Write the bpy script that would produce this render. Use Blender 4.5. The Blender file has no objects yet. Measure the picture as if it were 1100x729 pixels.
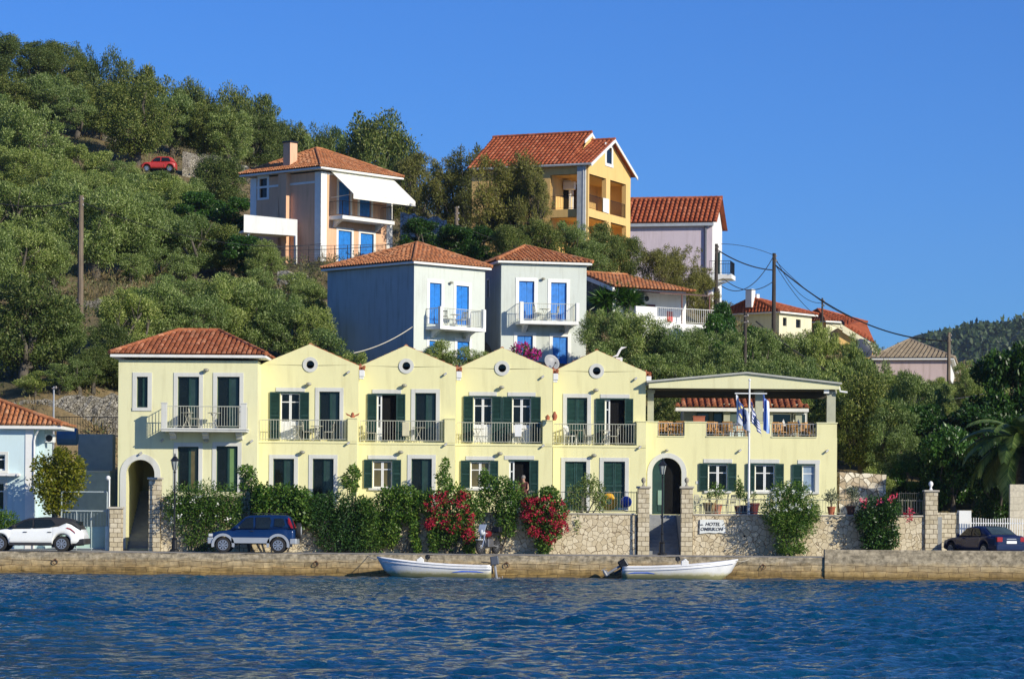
import bpy, math, random
import numpy as np
from mathutils import Vector, Matrix, noise
R = math.radians
rnd = random.Random(7)
scene = bpy.context.scene
COL = scene.collection
# ---------------------------------------------------------------- camera
F = 3000.0; HOR = 548.0; CH = 2.85; ROLL = R(0.42)
cam_d = bpy.data.cameras.new('camera'); cam = bpy.data.objects.new('camera', cam_d); COL.objects.link(cam)
cam_d.sensor_width = 36; cam_d.lens = F * 36 / 1100; cam_d.shift_y = (HOR - 364.5) / 1100
cam_d.clip_start = 1; cam_d.clip_end = 8000
cam.location = (0, 0, CH)
cam.rotation_euler = (Matrix.Rotation(R(90), 3, 'X') @ Matrix.Rotation(ROLL, 3, 'Z')).to_euler()
scene.camera = cam
def ray(px, py):
    a, b = px - 550, HOR - py
    c, s = math.cos(ROLL), math.sin(ROLL)
    return (a * c - b * s) / F, (a * s + b * c) / F
def P(px, py, Y):
    u, v = ray(px, py); return Vector((u * Y, Y, CH + v * Y))
# ---------------------------------------------------------------- light
AZ, EL = R(50), R(24)
sdir = Vector((math.sin(AZ) * math.cos(EL), -math.cos(AZ) * math.cos(EL), math.sin(EL)))
sl = bpy.data.lights.new('sun', 'SUN'); sl.energy = 5.0; sl.angle = R(0.53); sl.color = (1.0, 0.92, 0.76)
so = bpy.data.objects.new('sun', sl); COL.objects.link(so); so.rotation_euler = sdir.to_track_quat('Z', 'Y').to_euler(); so.location = (60, -60, 80)
w = bpy.data.worlds.new('World'); scene.world = w; w.use_nodes = True
nt = w.node_tree; bg = nt.nodes['Background']; sky = nt.nodes.new('ShaderNodeTexSky')
sky.sky_type = 'NISHITA'; sky.sun_disc = False; sky.sun_elevation = EL; sky.sun_rotation = R(130)
sky.air_density = 1.0; sky.dust_density = 0.35; sky.ozone_density = 3.2; sky.altitude = 300
tn = nt.nodes.new('ShaderNodeMix'); tn.data_type = 'RGBA'; tn.blend_type = 'MULTIPLY'; tn.inputs[0].default_value = 1; tn.inputs[7].default_value = (0.31, 0.71, 1.42, 1)
nt.links.new(sky.outputs[0], tn.inputs[6]); nt.links.new(tn.outputs[2], bg.inputs[0]); bg.inputs[1].default_value = 0.088
scene.view_settings.view_transform = 'Standard'; scene.view_settings.look = 'None'
scene.view_settings.exposure = 0.10; scene.view_settings.gamma = 1.0
# ---------------------------------------------------------------- materials
MATS = {}
def nodes(name):
    m = bpy.data.materials.new(name); m.use_nodes = True; n = m.node_tree
    return m, n, n.nodes['Principled BSDF']
def N(n, t, **kw):
    x = n.nodes.new(t)
    for k, v in kw.items():
        if k in x.inputs: x.inputs[k].default_value = v
        else: setattr(x, k, v)
    return x
def ramp(n, fac, stops):
    r = n.nodes.new('ShaderNodeValToRGB'); n.links.new(fac, r.inputs[0]); e = r.color_ramp.elements
    while len(e) < len(stops): e.new(0.5)
    for k, (p, c) in enumerate(stops): e[k].position = p; e[k].color = (*c, 1)
    return r.outputs[0]
def mixc(n, fac, a, b, mode='MIX'):
    m = n.nodes.new('ShaderNodeMix'); m.data_type = 'RGBA'; m.blend_type = mode
    for s, v in ((0, fac), (6, a), (7, b)):
        if isinstance(v, bpy.types.NodeSocket): n.links.new(v, m.inputs[s])
        elif isinstance(v, tuple): m.inputs[s].default_value = (*v, 1)
        else: m.inputs[s].default_value = v
    return m.outputs[2]
def bump(n, b, h, st=0.3, dist=0.05):
    x = n.nodes.new('ShaderNodeBump'); x.inputs['Strength'].default_value = st; x.inputs['Distance'].default_value = dist
    n.links.new(h, x.inputs['Height']); n.links.new(x.outputs[0], b.inputs['Normal'])
def coord(n, which='Object', scale=(1, 1, 1)):
    t = n.nodes.new('ShaderNodeTexCoord'); m = n.nodes.new('ShaderNodeMapping'); m.inputs['Scale'].default_value = scale
    n.links.new(t.outputs[which], m.inputs[0]); return m.outputs[0]
def noi(n, vec, scale, detail=4, rough=0.55):
    x = N(n, 'ShaderNodeTexNoise', Scale=scale, Detail=detail, Roughness=rough); n.links.new(vec, x.inputs['Vector']); return x.outputs[0]
def plain(name, col, rough=0.6, metal=0.0, var=0.12, scale=3.0, bmp=0.0, spec=None, streak=False):
    if name in MATS: return MATS[name]
    m, n, b = nodes(name)
    v = coord(n, 'Object', (1, 1, 0.25) if streak else (1, 1, 1))
    f = noi(n, v, scale, 5)
    lo = tuple(c * (1 - var) for c in col); hi = tuple(min(1, c * (1 + var)) for c in col)
    n.links.new(ramp(n, f, [(0.3, lo), (0.7, hi)]), b.inputs['Base Color'])
    b.inputs['Roughness'].default_value = rough; b.inputs['Metallic'].default_value = metal
    if spec is not None: b.inputs['Specular IOR Level'].default_value = spec
    if bmp: bump(n, b, noi(n, coord(n), 18, 3), bmp, 0.02)
    MATS[name] = m; return m
def plaster(name, col, dirt=0.1):
    m, n, b = nodes(name)
    v = coord(n); f = noi(n, v, 0.7, 6, 0.6); g = noi(n, coord(n, 'Object', (1.5, 1.5, 0.18)), 2.2, 5, 0.6)
    base = ramp(n, f, [(0.3, tuple(c * (1 - dirt * .6) for c in col)), (0.72, col)])
    st = ramp(n, g, [(0.50, (1, 1, 1)), (0.74, (1 - dirt * 1.3, 1 - dirt * 1.4, 1 - dirt * 1.6))])
    n.links.new(mixc(n, 1.0, base, st, 'MULTIPLY'), b.inputs['Base Color'])
    b.inputs['Roughness'].default_value = 0.85; b.inputs['Specular IOR Level'].default_value = 0.25
    bump(n, b, noi(n, v, 30, 3), 0.15, 0.01); MATS[name] = m; return m
def rubble(name, c1, c2, mortar, scale=3.2, edge=0.06, bm=0.6):
    m, n, b = nodes(name); v0 = coord(n)
    wv = N(n, 'ShaderNodeTexNoise', Scale=2.5, Detail=2.0); n.links.new(v0, wv.inputs['Vector'])
    ad = n.nodes.new('ShaderNodeVectorMath'); ad.operation = 'MULTIPLY_ADD'; n.links.new(wv.outputs['Color'], ad.inputs[0])
    ad.inputs[1].default_value = (0.16, 0.16, 0.16); n.links.new(v0, ad.inputs[2]); v = ad.outputs[0]
    a = N(n, 'ShaderNodeTexVoronoi', Scale=scale); n.links.new(v, a.inputs['Vector'])
    d = N(n, 'ShaderNodeTexVoronoi', Scale=scale); d.feature = 'DISTANCE_TO_EDGE'; n.links.new(v, d.inputs['Vector'])
    sep = n.nodes.new('ShaderNodeSeparateColor'); n.links.new(a.outputs['Color'], sep.inputs[0])
    col = ramp(n, sep.outputs[0], [(0.1, c1), (0.9, c2)])
    fn = noi(n, v0, 9, 5); col = mixc(n, 0.5, col, ramp(n, fn, [(0.3, (0.6, 0.58, 0.54)), (0.65, (1.05, 1.04, 1.0))]), 'MULTIPLY')
    e = ramp(n, d.outputs['Distance'], [(edge * 0.45, (0, 0, 0)), (edge, (1, 1, 1))])
    n.links.new(mixc(n, e, mortar, col), b.inputs['Base Color']); b.inputs['Roughness'].default_value = 0.9
    h = mixc(n, 0.35, e, fn); bump(n, b, h, bm, 0.05); MATS[name] = m; return m
def blocks(name, c1, c2, mortar, bw=0.32, bh=0.2, ms=0.02):
    m, n, b = nodes(name); t = n.nodes.new('ShaderNodeTexCoord'); sp = n.nodes.new('ShaderNodeSeparateXYZ'); n.links.new(t.outputs['Object'], sp.inputs[0])
    s = n.nodes.new('ShaderNodeMath'); s.operation = 'ADD'; n.links.new(sp.outputs[0], s.inputs[0]); n.links.new(sp.outputs[1], s.inputs[1])
    cb = n.nodes.new('ShaderNodeCombineXYZ'); n.links.new(s.outputs[0], cb.inputs[0]); n.links.new(sp.outputs[2], cb.inputs[1])
    nz = N(n, 'ShaderNodeTexNoise', Scale=1.7, Detail=2.0); n.links.new(cb.outputs[0], nz.inputs['Vector'])
    ad = n.nodes.new('ShaderNodeVectorMath'); ad.operation = 'MULTIPLY_ADD'; n.links.new(nz.outputs['Color'], ad.inputs[0]); ad.inputs[1].default_value = (0.06, 0.06, 0); n.links.new(cb.outputs[0], ad.inputs[2])
    br = N(n, 'ShaderNodeTexBrick', Scale=1.0); br.inputs['Brick Width'].default_value = bw; br.inputs['Row Height'].default_value = bh
    br.inputs['Mortar Size'].default_value = ms; br.inputs['Mortar Smooth'].default_value = 0.3; br.inputs['Color1'].default_value = (*c1, 1); br.inputs['Color2'].default_value = (*c2, 1); br.inputs['Mortar'].default_value = (*mortar, 1)
    n.links.new(ad.outputs[0], br.inputs['Vector'])
    fn = noi(n, coord(n), 8, 6); col = mixc(n, 0.6, br.outputs['Color'], ramp(n, fn, [(0.3, (0.55, 0.52, 0.48)), (0.65, (1.1, 1.08, 1.0))]), 'MULTIPLY')
    n.links.new(col, b.inputs['Base Color']); b.inputs['Roughness'].default_value = 0.9
    iv = n.nodes.new('ShaderNodeMath'); iv.operation = 'SUBTRACT'; iv.inputs[0].default_value = 1; n.links.new(br.outputs['Fac'], iv.inputs[1])
    bump(n, b, mixc(n, 0.3, iv.outputs[0], fn), 0.6, 0.03); MATS[name] = m; return m
def tile_mat(name, cols):
    m, n, b = nodes(name); g = n.nodes.new('ShaderNodeNewGeometry')
    k = len(cols); c = ramp(n, g.outputs['Random Per Island'], [(i / (k - 1), q) for i, q in enumerate(cols)])
    f = noi(n, coord(n), 2.0, 6); c = mixc(n, 0.75, c, ramp(n, f, [(0.32, (0.55, 0.5, 0.46)), (0.62, (1.05, 1.0, 0.98))]), 'MULTIPLY')
    n.links.new(c, b.inputs['Base Color']); b.inputs['Roughness'].default_value = 0.85; b.inputs['Specular IOR Level'].default_value = 0.2; MATS[name] = m; return m
def leaf_mat(name, cols, trans=0.3, rough=0.55, objvar=0.25, spec=0.3):
    m, n, b = nodes(name); g = n.nodes.new('ShaderNodeNewGeometry'); oi = n.nodes.new('ShaderNodeObjectInfo')
    k = len(cols); c = ramp(n, g.outputs['Random Per Island'], [(i / (k - 1), q) for i, q in enumerate(cols)])
    c2 = ramp(n, oi.outputs['Random'], [(0.0, (1 - objvar * 1.3, 1 - objvar, 1 - objvar)), (0.5, (1, 1, 1)), (1.0, (1 + objvar, 1 + objvar * .6, 1.0 - objvar * .2))])
    c = mixc(n, 1.0, c, c2, 'MULTIPLY')
    n.links.new(c, b.inputs['Base Color']); b.inputs['Roughness'].default_value = rough; b.inputs['Specular IOR Level'].default_value = spec
    tr = n.nodes.new('ShaderNodeBsdfTranslucent'); n.links.new(mixc(n, 1.0, c, (1.2, 1.3, 0.5), 'MULTIPLY'), tr.inputs[0])
    mx = n.nodes.new('ShaderNodeMixShader'); mx.inputs[0].default_value = trans
    n.links.new(b.outputs[0], mx.inputs[1]); n.links.new(tr.outputs[0], mx.inputs[2]); n.links.new(mx.outputs[0], n.nodes['Material Output'].inputs[0])
    MATS[name] = m; return m
def glassy(name, col, rough=0.06, spec=0.5):
    m, n, b = nodes(name); f = noi(n, coord(n), 1.5, 3)
    n.links.new(ramp(n, f, [(0.35, tuple(c * .6 for c in col)), (0.7, col)]), b.inputs['Base Color']); b.inputs['Roughness'].default_value = rough
    b.inputs['Specular IOR Level'].default_value = spec; MATS[name] = m; return m

YEL = plaster('yellow_plaster', (0.80, 0.755, 0.41), 0.10)
YEL2 = plaster('yellow_plaster_pale', (0.75, 0.725, 0.44), 0.10)
TRIM = plaster('grey_white_trim', (0.64, 0.64, 0.58), 0.12)
WHITE = plaster('white_paint_wall', (0.80, 0.80, 0.76), 0.08)
DPOLE = plain('dark_pole_wood', (0.045, 0.035, 0.028), 0.9, var=0.35, scale=4, bmp=0.4, streak=True) if False else None
MINT = plaster('pale_blue_plaster', (0.58, 0.72, 0.74), 0.1)
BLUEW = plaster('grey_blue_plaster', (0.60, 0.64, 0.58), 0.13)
BLUEW2 = plaster('shaded_side_plaster', (0.38, 0.46, 0.50), 0.22)  # darker, bluer copy of the front plaster: shade put into the side wall colour
SALM = plaster('salmon_plaster', (0.76, 0.46, 0.29), 0.14)
OCHR = plaster('ochre_plaster', (0.78, 0.52, 0.20), 0.1)
LILA = plaster('lilac_plaster', (0.66, 0.57, 0.62), 0.14)
PINK = plaster('dusty_pink_plaster', (0.62, 0.49, 0.46), 0.2)
CREAM = plaster('cream_plaster', (0.75, 0.70, 0.48), 0.12)
GREENS = plain('dark_green_paint', (0.012, 0.045, 0.034), 0.5, var=0.25)
GREEN2 = plain('dark_green_leaf_paint', (0.02, 0.062, 0.048), 0.45, var=0.3)
WP = plain('white_paint', (0.78, 0.78, 0.74), 0.45, var=0.05)
GM = plain('grey_metal', (0.40, 0.40, 0.38), 0.45, 0.3, var=0.1)
RAILM = plain('railing_metal', (0.50, 0.50, 0.40), 0.5, 0.0, var=0.1)
BLK = plain('black_metal', (0.012, 0.013, 0.015), 0.4, 0.2, var=0.3)
BLUED = plain('blue_door_paint', (0.015, 0.20, 0.62), 0.5, var=0.18, scale=5)
GLS = glassy('dark_window_glass', (0.008, 0.011, 0.011), 0.05, 0.3)
GLG = glassy('greenish_window_glass', (0.03, 0.055, 0.045), 0.06)
CURT = glassy('curtained_window_glass', (0.16, 0.13, 0.05), 0.08)
DARK = plain('opening_shade_black', (0.010, 0.010, 0.010), 0.9, spec=0.1)  # black colour standing in for the shade inside openings
CONC = plain('pale_concrete', (0.46, 0.42, 0.34), 0.9, var=0.2, scale=2.5, bmp=0.2)
PAVE = plain('grey_paving', (0.26, 0.27, 0.27), 0.9, var=0.15, scale=4, bmp=0.2)
ASPH = plain('asphalt', (0.07, 0.068, 0.062), 0.95, var=0.2, scale=6, bmp=0.3)
STONE = rubble('crazy_paved_stone', (0.54, 0.45, 0.29), (0.72, 0.63, 0.45), (0.24, 0.18, 0.11), 4.4, 0.05)
DRY = rubble('dry_stone', (0.30, 0.27, 0.20), (0.50, 0.46, 0.37), (0.06, 0.05, 0.035), 6.5, 0.08, 0.9)
BLOCK = blocks('pillar_stone_block', (0.50, 0.43, 0.29), (0.68, 0.61, 0.46), (0.19, 0.15, 0.10), 0.34, 0.21, 0.015)
TER = tile_mat('terracotta_tile', [(0.26, 0.085, 0.04), (0.46, 0.17, 0.075), (0.36, 0.12, 0.055), (0.56, 0.27, 0.15)])
TER2 = tile_mat('orange_tile', [(0.36, 0.14, 0.06), (0.52, 0.22, 0.095), (0.46, 0.19, 0.08), (0.56, 0.30, 0.16)])
TER3 = tile_mat('red_tile', [(0.32, 0.08, 0.035), (0.42, 0.12, 0.05), (0.37, 0.10, 0.042), (0.48, 0.17, 0.085)])
TERB = tile_mat('beige_tile', [(0.40, 0.34, 0.24), (0.50, 0.43, 0.31), (0.34, 0.28, 0.2)])
WOOD = plain('orange_wood', (0.50, 0.26, 0.07), 0.5, var=0.2)
BARK = plain('olive_bark', (0.10, 0.085, 0.065), 0.95, var=0.4, scale=6, bmp=0.6)
DPOLE = plain('dark_pole_wood', (0.05, 0.04, 0.032), 0.9, var=0.35, scale=4, bmp=0.4, streak=True)
POLEW = plain('weathered_pole_wood', (0.17, 0.13, 0.09), 0.9, var=0.35, scale=4, bmp=0.4, streak=True)
POT = plain('terracotta_pot', (0.36, 0.11, 0.05), 0.8, var=0.2)
# ---------------------------------------------------------------- mesh builder
class MB:
    def __init__(s): s.v = []; s.f = []; s.m = []; s.mi = 0
    def add(s, vs, fs):
        o = len(s.v); s.v += [tuple(v) for v in vs]
        for f in fs: s.f.append(tuple(i + o for i in f)); s.m.append(s.mi)
        return s
    def poly(s, pts): return s.add(pts, [tuple(range(len(pts)))])
    def box(s, x0, x1, y0, y1, z0, z1):
        if x0 > x1: x0, x1 = x1, x0
        if y0 > y1: y0, y1 = y1, y0
        if z0 > z1: z0, z1 = z1, z0
        return s.add([(x0, y0, z0), (x1, y0, z0), (x1, y1, z0), (x0, y1, z0), (x0, y0, z1), (x1, y0, z1), (x1, y1, z1), (x0, y1, z1)],
                     [(0, 3, 2, 1), (4, 5, 6, 7), (0, 1, 5, 4), (1, 2, 6, 5), (2, 3, 7, 6), (3, 0, 4, 7)])
    def prism(s, pts, d):   # closed polygon swept by vector d
        n = len(pts); d = Vector(d); a = [Vector(p) for p in pts]; b = [p + d for p in a]
        return s.add(a + b, [tuple(range(n))[::-1], tuple(range(n, 2 * n))] + [(i, (i + 1) % n, (i + 1) % n + n, i + n) for i in range(n)])
    def tube(s, path, rad, n=6, cap=True):
        path = [Vector(p) for p in path]
        if not isinstance(rad, (list, tuple)): rad = [rad] * len(path)
        o = len(s.v); up = None
        for i, p in enumerate(path):
            t = (path[min(i + 1, len(path) - 1)] - path[max(i - 1, 0)]).normalized()
            if up is None: up = t.orthogonal().normalized()
            else: up = (up - t * up.dot(t)); up = up.normalized() if up.length > 1e-5 else t.orthogonal().normalized()
            w_ = t.cross(up)
            for k in range(n):
                a = 2 * math.pi * k / n; s.v.append(tuple(p + (up * math.cos(a) + w_ * math.sin(a)) * rad[i]))
        for i in range(len(path) - 1):
            for k in range(n):
                a = o + i * n + k; b = o + i * n + (k + 1) % n; s.f.append((a, b, b + n, a + n)); s.m.append(s.mi)
        if cap:
            s.f.append(tuple(o + k for k in range(n))[::-1]); s.m.append(s.mi)
            e = o + (len(path) - 1) * n; s.f.append(tuple(e + k for k in range(n))); s.m.append(s.mi)
        return s
    def lathe(s, c, prof, n=12, axis='Z'):
        o = len(s.v); c = Vector(c)
        for r, h in prof:
            for k in range(n):
                a = 2 * math.pi * k / n; x, y = r * math.cos(a), r * math.sin(a)
                p = {'Z': (x, y, h), 'Y': (x, h, y), 'X': (h, x, y)}[axis]; s.v.append(tuple(c + Vector(p)))
        for i in range(len(prof) - 1):
            for k in range(n):
                a = o + i * n + k; b = o + i * n + (k + 1) % n
                s.f.append((a, b, b + n, a + n)); s.m.append(s.mi)
        s.f.append(tuple(o + k for k in range(n))); s.m.append(s.mi)
        e = o + (len(prof) - 1) * n; s.f.append(tuple(e + k for k in range(n))); s.m.append(s.mi)
        return s
    def ball(s, c, r, n=8, sx=1, sy=1, sz=1):
        prof = [(math.sin(math.pi * i / n) * r + 1e-4, -math.cos(math.pi * i / n) * r) for i in range(n + 1)]
        o = len(s.v); s.lathe((0, 0, 0), prof, n + 2)
        for i in range(o, len(s.v)):
            v = s.v[i]; s.v[i] = (c[0] + v[0] * sx, c[1] + v[1] * sy, c[2] + v[2] * sz)
        return s
    def build(s, name, mat, parent=None, smooth=False, bevel=0.0, off=(0, 0, 0)):
        me = bpy.data.meshes.new(name)
        vs = [(v[0] - off[0], v[1] - off[1], v[2] - off[2]) for v in s.v] if any(off) else s.v
        me.from_pydata(vs, [], s.f)
        for m in (mat if isinstance(mat, (list, tuple)) else [mat]): me.materials.append(m)
        if any(s.m): me.polygons.foreach_set('material_index', s.m)
        if smooth: me.polygons.foreach_set('use_smooth', [True] * len(me.polygons))
        me.update()
        o = bpy.data.objects.new(name, me); COL.objects.link(o)
        if parent: o.parent = parent
        if bevel:
            b = o.modifiers.new('bevel', 'BEVEL'); b.width = bevel; b.segments = 2; b.limit_method = 'ANGLE'; b.angle_limit = R(40)
        return o
def fixn(o):
    import bmesh
    bm = bmesh.new(); bm.from_mesh(o.data); bmesh.ops.recalc_face_normals(bm, faces=bm.faces); bm.to_mesh(o.data); bm.free(); return o
def npmesh(name, co, nf, k, mat, parent=None, smooth=False, mi=None):
    """co: (nf*k,3) array, nf separate k-gons"""
    me = bpy.data.meshes.new(name); me.vertices.add(len(co)); me.vertices.foreach_set('co', co.astype(np.float32).ravel())
    me.loops.add(nf * k); me.loops.foreach_set('vertex_index', np.arange(nf * k, dtype=np.int32))
    me.polygons.add(nf); me.polygons.foreach_set('loop_start', np.arange(0, nf * k, k, dtype=np.int32)); me.polygons.foreach_set('loop_total', np.full(nf, k, dtype=np.int32))
    for m in (mat if isinstance(mat, (list, tuple)) else [mat]): me.materials.append(m)
    if mi is not None: me.polygons.foreach_set('material_index', mi.astype(np.int32))
    me.update(calc_edges=True); o = bpy.data.objects.new(name, me); COL.objects.link(o)
    if parent: o.parent = parent
    return o
def gridmesh(name, X, Y, Z, mat, smooth=True):
    h, w_ = X.shape; co = np.stack([X, Y, Z], -1).reshape(-1, 3)
    i = np.arange(h * w_).reshape(h, w_); q = np.stack([i[:-1, :-1], i[:-1, 1:], i[1:, 1:], i[1:, :-1]], -1).reshape(-1, 4)
    me = bpy.data.meshes.new(name); me.vertices.add(len(co)); me.vertices.foreach_set('co', co.astype(np.float32).ravel())
    me.loops.add(q.size); me.loops.foreach_set('vertex_index', q.astype(np.int32).ravel()); me.polygons.add(len(q))
    me.polygons.foreach_set('loop_start', np.arange(0, q.size, 4, dtype=np.int32)); me.polygons.foreach_set('loop_total', np.full(len(q), 4, dtype=np.int32))
    me.polygons.foreach_set('use_smooth', np.full(len(q), smooth)); me.materials.append(mat); me.update(calc_edges=True)
    o = bpy.data.objects.new(name, me); COL.objects.link(o); return o
def tag(o, label=None, cat=None, group=None, kind=None):
    if label: o['label'] = label
    if cat: o['category'] = cat
    if group: o['group'] = group
    if kind: o['kind'] = kind
    return o
def empty(name, loc, rz=0, label=None, cat=None, group=None):
    o = bpy.data.objects.new(name, None); COL.objects.link(o); o.location = loc; o.rotation_euler = (0, 0, rz); o.empty_display_size = 0.3
    return tag(o, label, cat, group)
def kids(o): return [c for c in bpy.data.objects if c.parent == o]
def copy_tree(o, loc=None, rz=None, sc=None, label=None, group=None, ch=None):
    c = o.copy(); COL.objects.link(c)
    for k in (ch if ch is not None else kids(o)):
        d = k.copy(); COL.objects.link(d); d.parent = c
        for g in kids(k):
            e = g.copy(); COL.objects.link(e); e.parent = d
    if loc is not None: c.location = loc
    if rz is not None: c.rotation_euler = (0, 0, rz)
    if sc is not None: c.scale = sc
    if label: c['label'] = label
    if group: c['group'] = group
    return c
class Frame:
    """local frame of a building: x along the front, y into it, z world height; root is an Empty at the base"""
    def __init__(s, px, Y, yaw, zb, name=None, label=None, cat=None, group=None, x0=None):
        s.o = Vector((x0 if x0 is not None else P(px, HOR, Y).x, Y, 0)); s.yaw = yaw; s.zb = zb
        s.ex = Vector((math.cos(yaw), math.sin(yaw), 0)); s.ey = Vector((-math.sin(yaw), math.cos(yaw), 0))
        s.root = empty(name, (s.o.x, s.o.y, zb), yaw, label, cat, group) if name else None
    def hit(s, px, py, d=0.0):
        u, v = ray(px, py); D = Vector((u, 1, 0)); t = (s.o.dot(s.ey) + d) / D.dot(s.ey)
        return (D * t - s.o).dot(s.ex), CH + v * t
    def hits(s, px, py, x):
        u, v = ray(px, py); D = Vector((u, 1, 0)); t = (s.o.dot(s.ex) + x) / D.dot(s.ex)
        return (D * t - s.o).dot(s.ey), CH + v * t
    def world(s, x, y, z): p = s.o + s.ex * x + s.ey * y; return Vector((p.x, p.y, z))
    def part(s, mb, name, mat, parent=None, **k): return mb.build(name, mat, parent or s.root, off=(0, 0, s.zb), **k)
# ---------------------------------------------------------------- building pieces
def wall_holes(mb, x0, x1, z0, z1, y, holes, dep=0.2, plane='xz', fx=None):
    """vertical wall face with rectangular openings and reveals going back by dep"""
    xs = sorted(set([x0, x1] + [min(max(h[i], x0), x1) for h in holes for i in (0, 1)]))
    zs = sorted(set([z0, z1] + [min(max(h[i], z0), z1) for h in holes for i in (2, 3)]))
    V = (lambda a, b, c: (a, b, c)) if plane == 'xz' else (lambda a, b, c: (b, a, c))
    for i in range(len(xs) - 1):
        for j in range(len(zs) - 1):
            cx, cz = (xs[i] + xs[i + 1]) / 2, (zs[j] + zs[j + 1]) / 2
            if any(h[0] < cx < h[1] and h[2] < cz < h[3] for h in holes): continue
            mb.poly([V(xs[i], y, zs[j]), V(xs[i + 1], y, zs[j]), V(xs[i + 1], y, zs[j + 1]), V(xs[i], y, zs[j + 1])])
    for h in holes:
        a, b, c, d = h[:4]; e = y + (h[4] if len(h) > 4 else dep)
        mb.poly([V(a, y, c), V(a, y, d), V(a, e, d), V(a, e, c)]); mb.poly([V(b, y, c), V(b, e, c), V(b, e, d), V(b, y, d)])
        mb.poly([V(a, y, d), V(b, y, d), V(b, e, d), V(a, e, d)]); mb.poly([V(a, y, c), V(a, e, c), V(b, e, c), V(b, y, c)])
def tile_plane(mb, A, B, C, D, sp=0.2, ln=0.38, r=None, under=True, hgt=1.0):
    """barrel tiles on the roof plane with eave A-B and upper edge D-C"""
    A, B, C, D = map(Vector, (A, B, C, D)); u = (B - A); L = u.length; u /= L
    nrm = u.cross(((C + D) / 2 - (A + B) / 2)).normalized()
    if nrm.z < 0: nrm = -nrm
    v = nrm.cross(u).normalized()
    if v.z < 0: v = -v
    top = [((p - A).dot(u), (p - A).dot(v)) for p in (A, D, C, B)]
    if under: mb.poly([A - nrm * .02, B - nrm * .02, C - nrm * .02, D - nrm * .02] if (C - D).length > .01 else [A - nrm * .02, B - nrm * .02, C - nrm * .02])
    r = r or sp * 0.36; n = max(2, int(L / sp))
    for i in range(n):
        uc = (i + 0.5) * L / n; vt = 0
        for (a, b), (c, d) in zip(top, top[1:]):
            if a <= uc <= c and c > a + 1e-6: vt = max(vt, b + (d - b) * (uc - a) / (c - a))
        k = max(1, round(vt / ln)); 
        if vt < 0.05: continue
        st = vt / k
        for j in range(k):
            v0, v1 = j * st - 0.03, (j + 1) * st + 0.03; h0 = 0.035 * hgt; h1 = 0.0; r0, r1 = r * 1.12, r * 0.9
            jit = rnd.uniform(-.008, .008); o = len(mb.v)
            for vv, hh, rr in ((v0, h0, r0), (v1, h1, r1)):
                for q in range(5):
                    a = math.pi * q / 4; p = A + u * (uc + jit + math.cos(a) * rr) + v * vv + nrm * (hh + math.sin(a) * rr * 0.85 * hgt)
                    mb.v.append(tuple(p))
            for q in range(4): mb.f.append((o + q, o + q + 1, o + q + 6, o + q + 5)); mb.m.append(mb.mi)
            mb.f.append((o, o + 1, o + 2, o + 3, o + 4)); mb.m.append(mb.mi)
def ridge(mb, a, b, r=0.1, ln=0.4):
    a, b = Vector(a), Vector(b); n = max(1, int((b - a).length / ln))
    for i in range(n):
        p, q = a.lerp(b, i / n), a.lerp(b, (i + 1.12) / n); mb.tube([p, q], [r * 1.1, r * .92], 8)
def hip_roof(Fm, x0, x1, y0, y1, ze, zr, ov, rx0, rx1, ry, mat, sp=0.2, name='roof', dirs='fblr', fascia=None, **k):
    mb = MB(); a = (x0 - ov, y0 - ov, ze); b = (x1 + ov, y0 - ov, ze); c = (x1 + ov, y1 + ov, ze); d = (x0 - ov, y1 + ov, ze)
    p = (rx0, ry, zr); q = (rx1, ry, zr)
    if isinstance(ry, tuple): p = (rx0, ry[0], zr); q = (rx1, ry[1], zr)
    tile_plane(mb, a, b, q, p, sp, **k); tile_plane(mb, b, c, q, q, sp, **k); tile_plane(mb, c, d, p, q, sp, **k); tile_plane(mb, d, a, p, p, sp, **k)
    up = 0.05
    for s, t in ((a, p), (b, q), (c, q), (d, p), (p, q)):
        if (Vector(s) - Vector(t)).length > .3: ridge(mb, Vector(s) + Vector((0, 0, up)), Vector(t) + Vector((0, 0, up)))
    ro = Fm.part(mb, name, mat)
    f = MB(); t = .13
    X0, X1, Y0, Y1 = x0 - ov + .03, x1 + ov - .03, y0 - ov + .03, y1 + ov - .03
    f.box(X0, X1, Y0, Y1, ze - .03 - t, ze - .035)
    Fm.part(f, 'cornice', fascia or WHITE, bevel=.01); return ro
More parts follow.
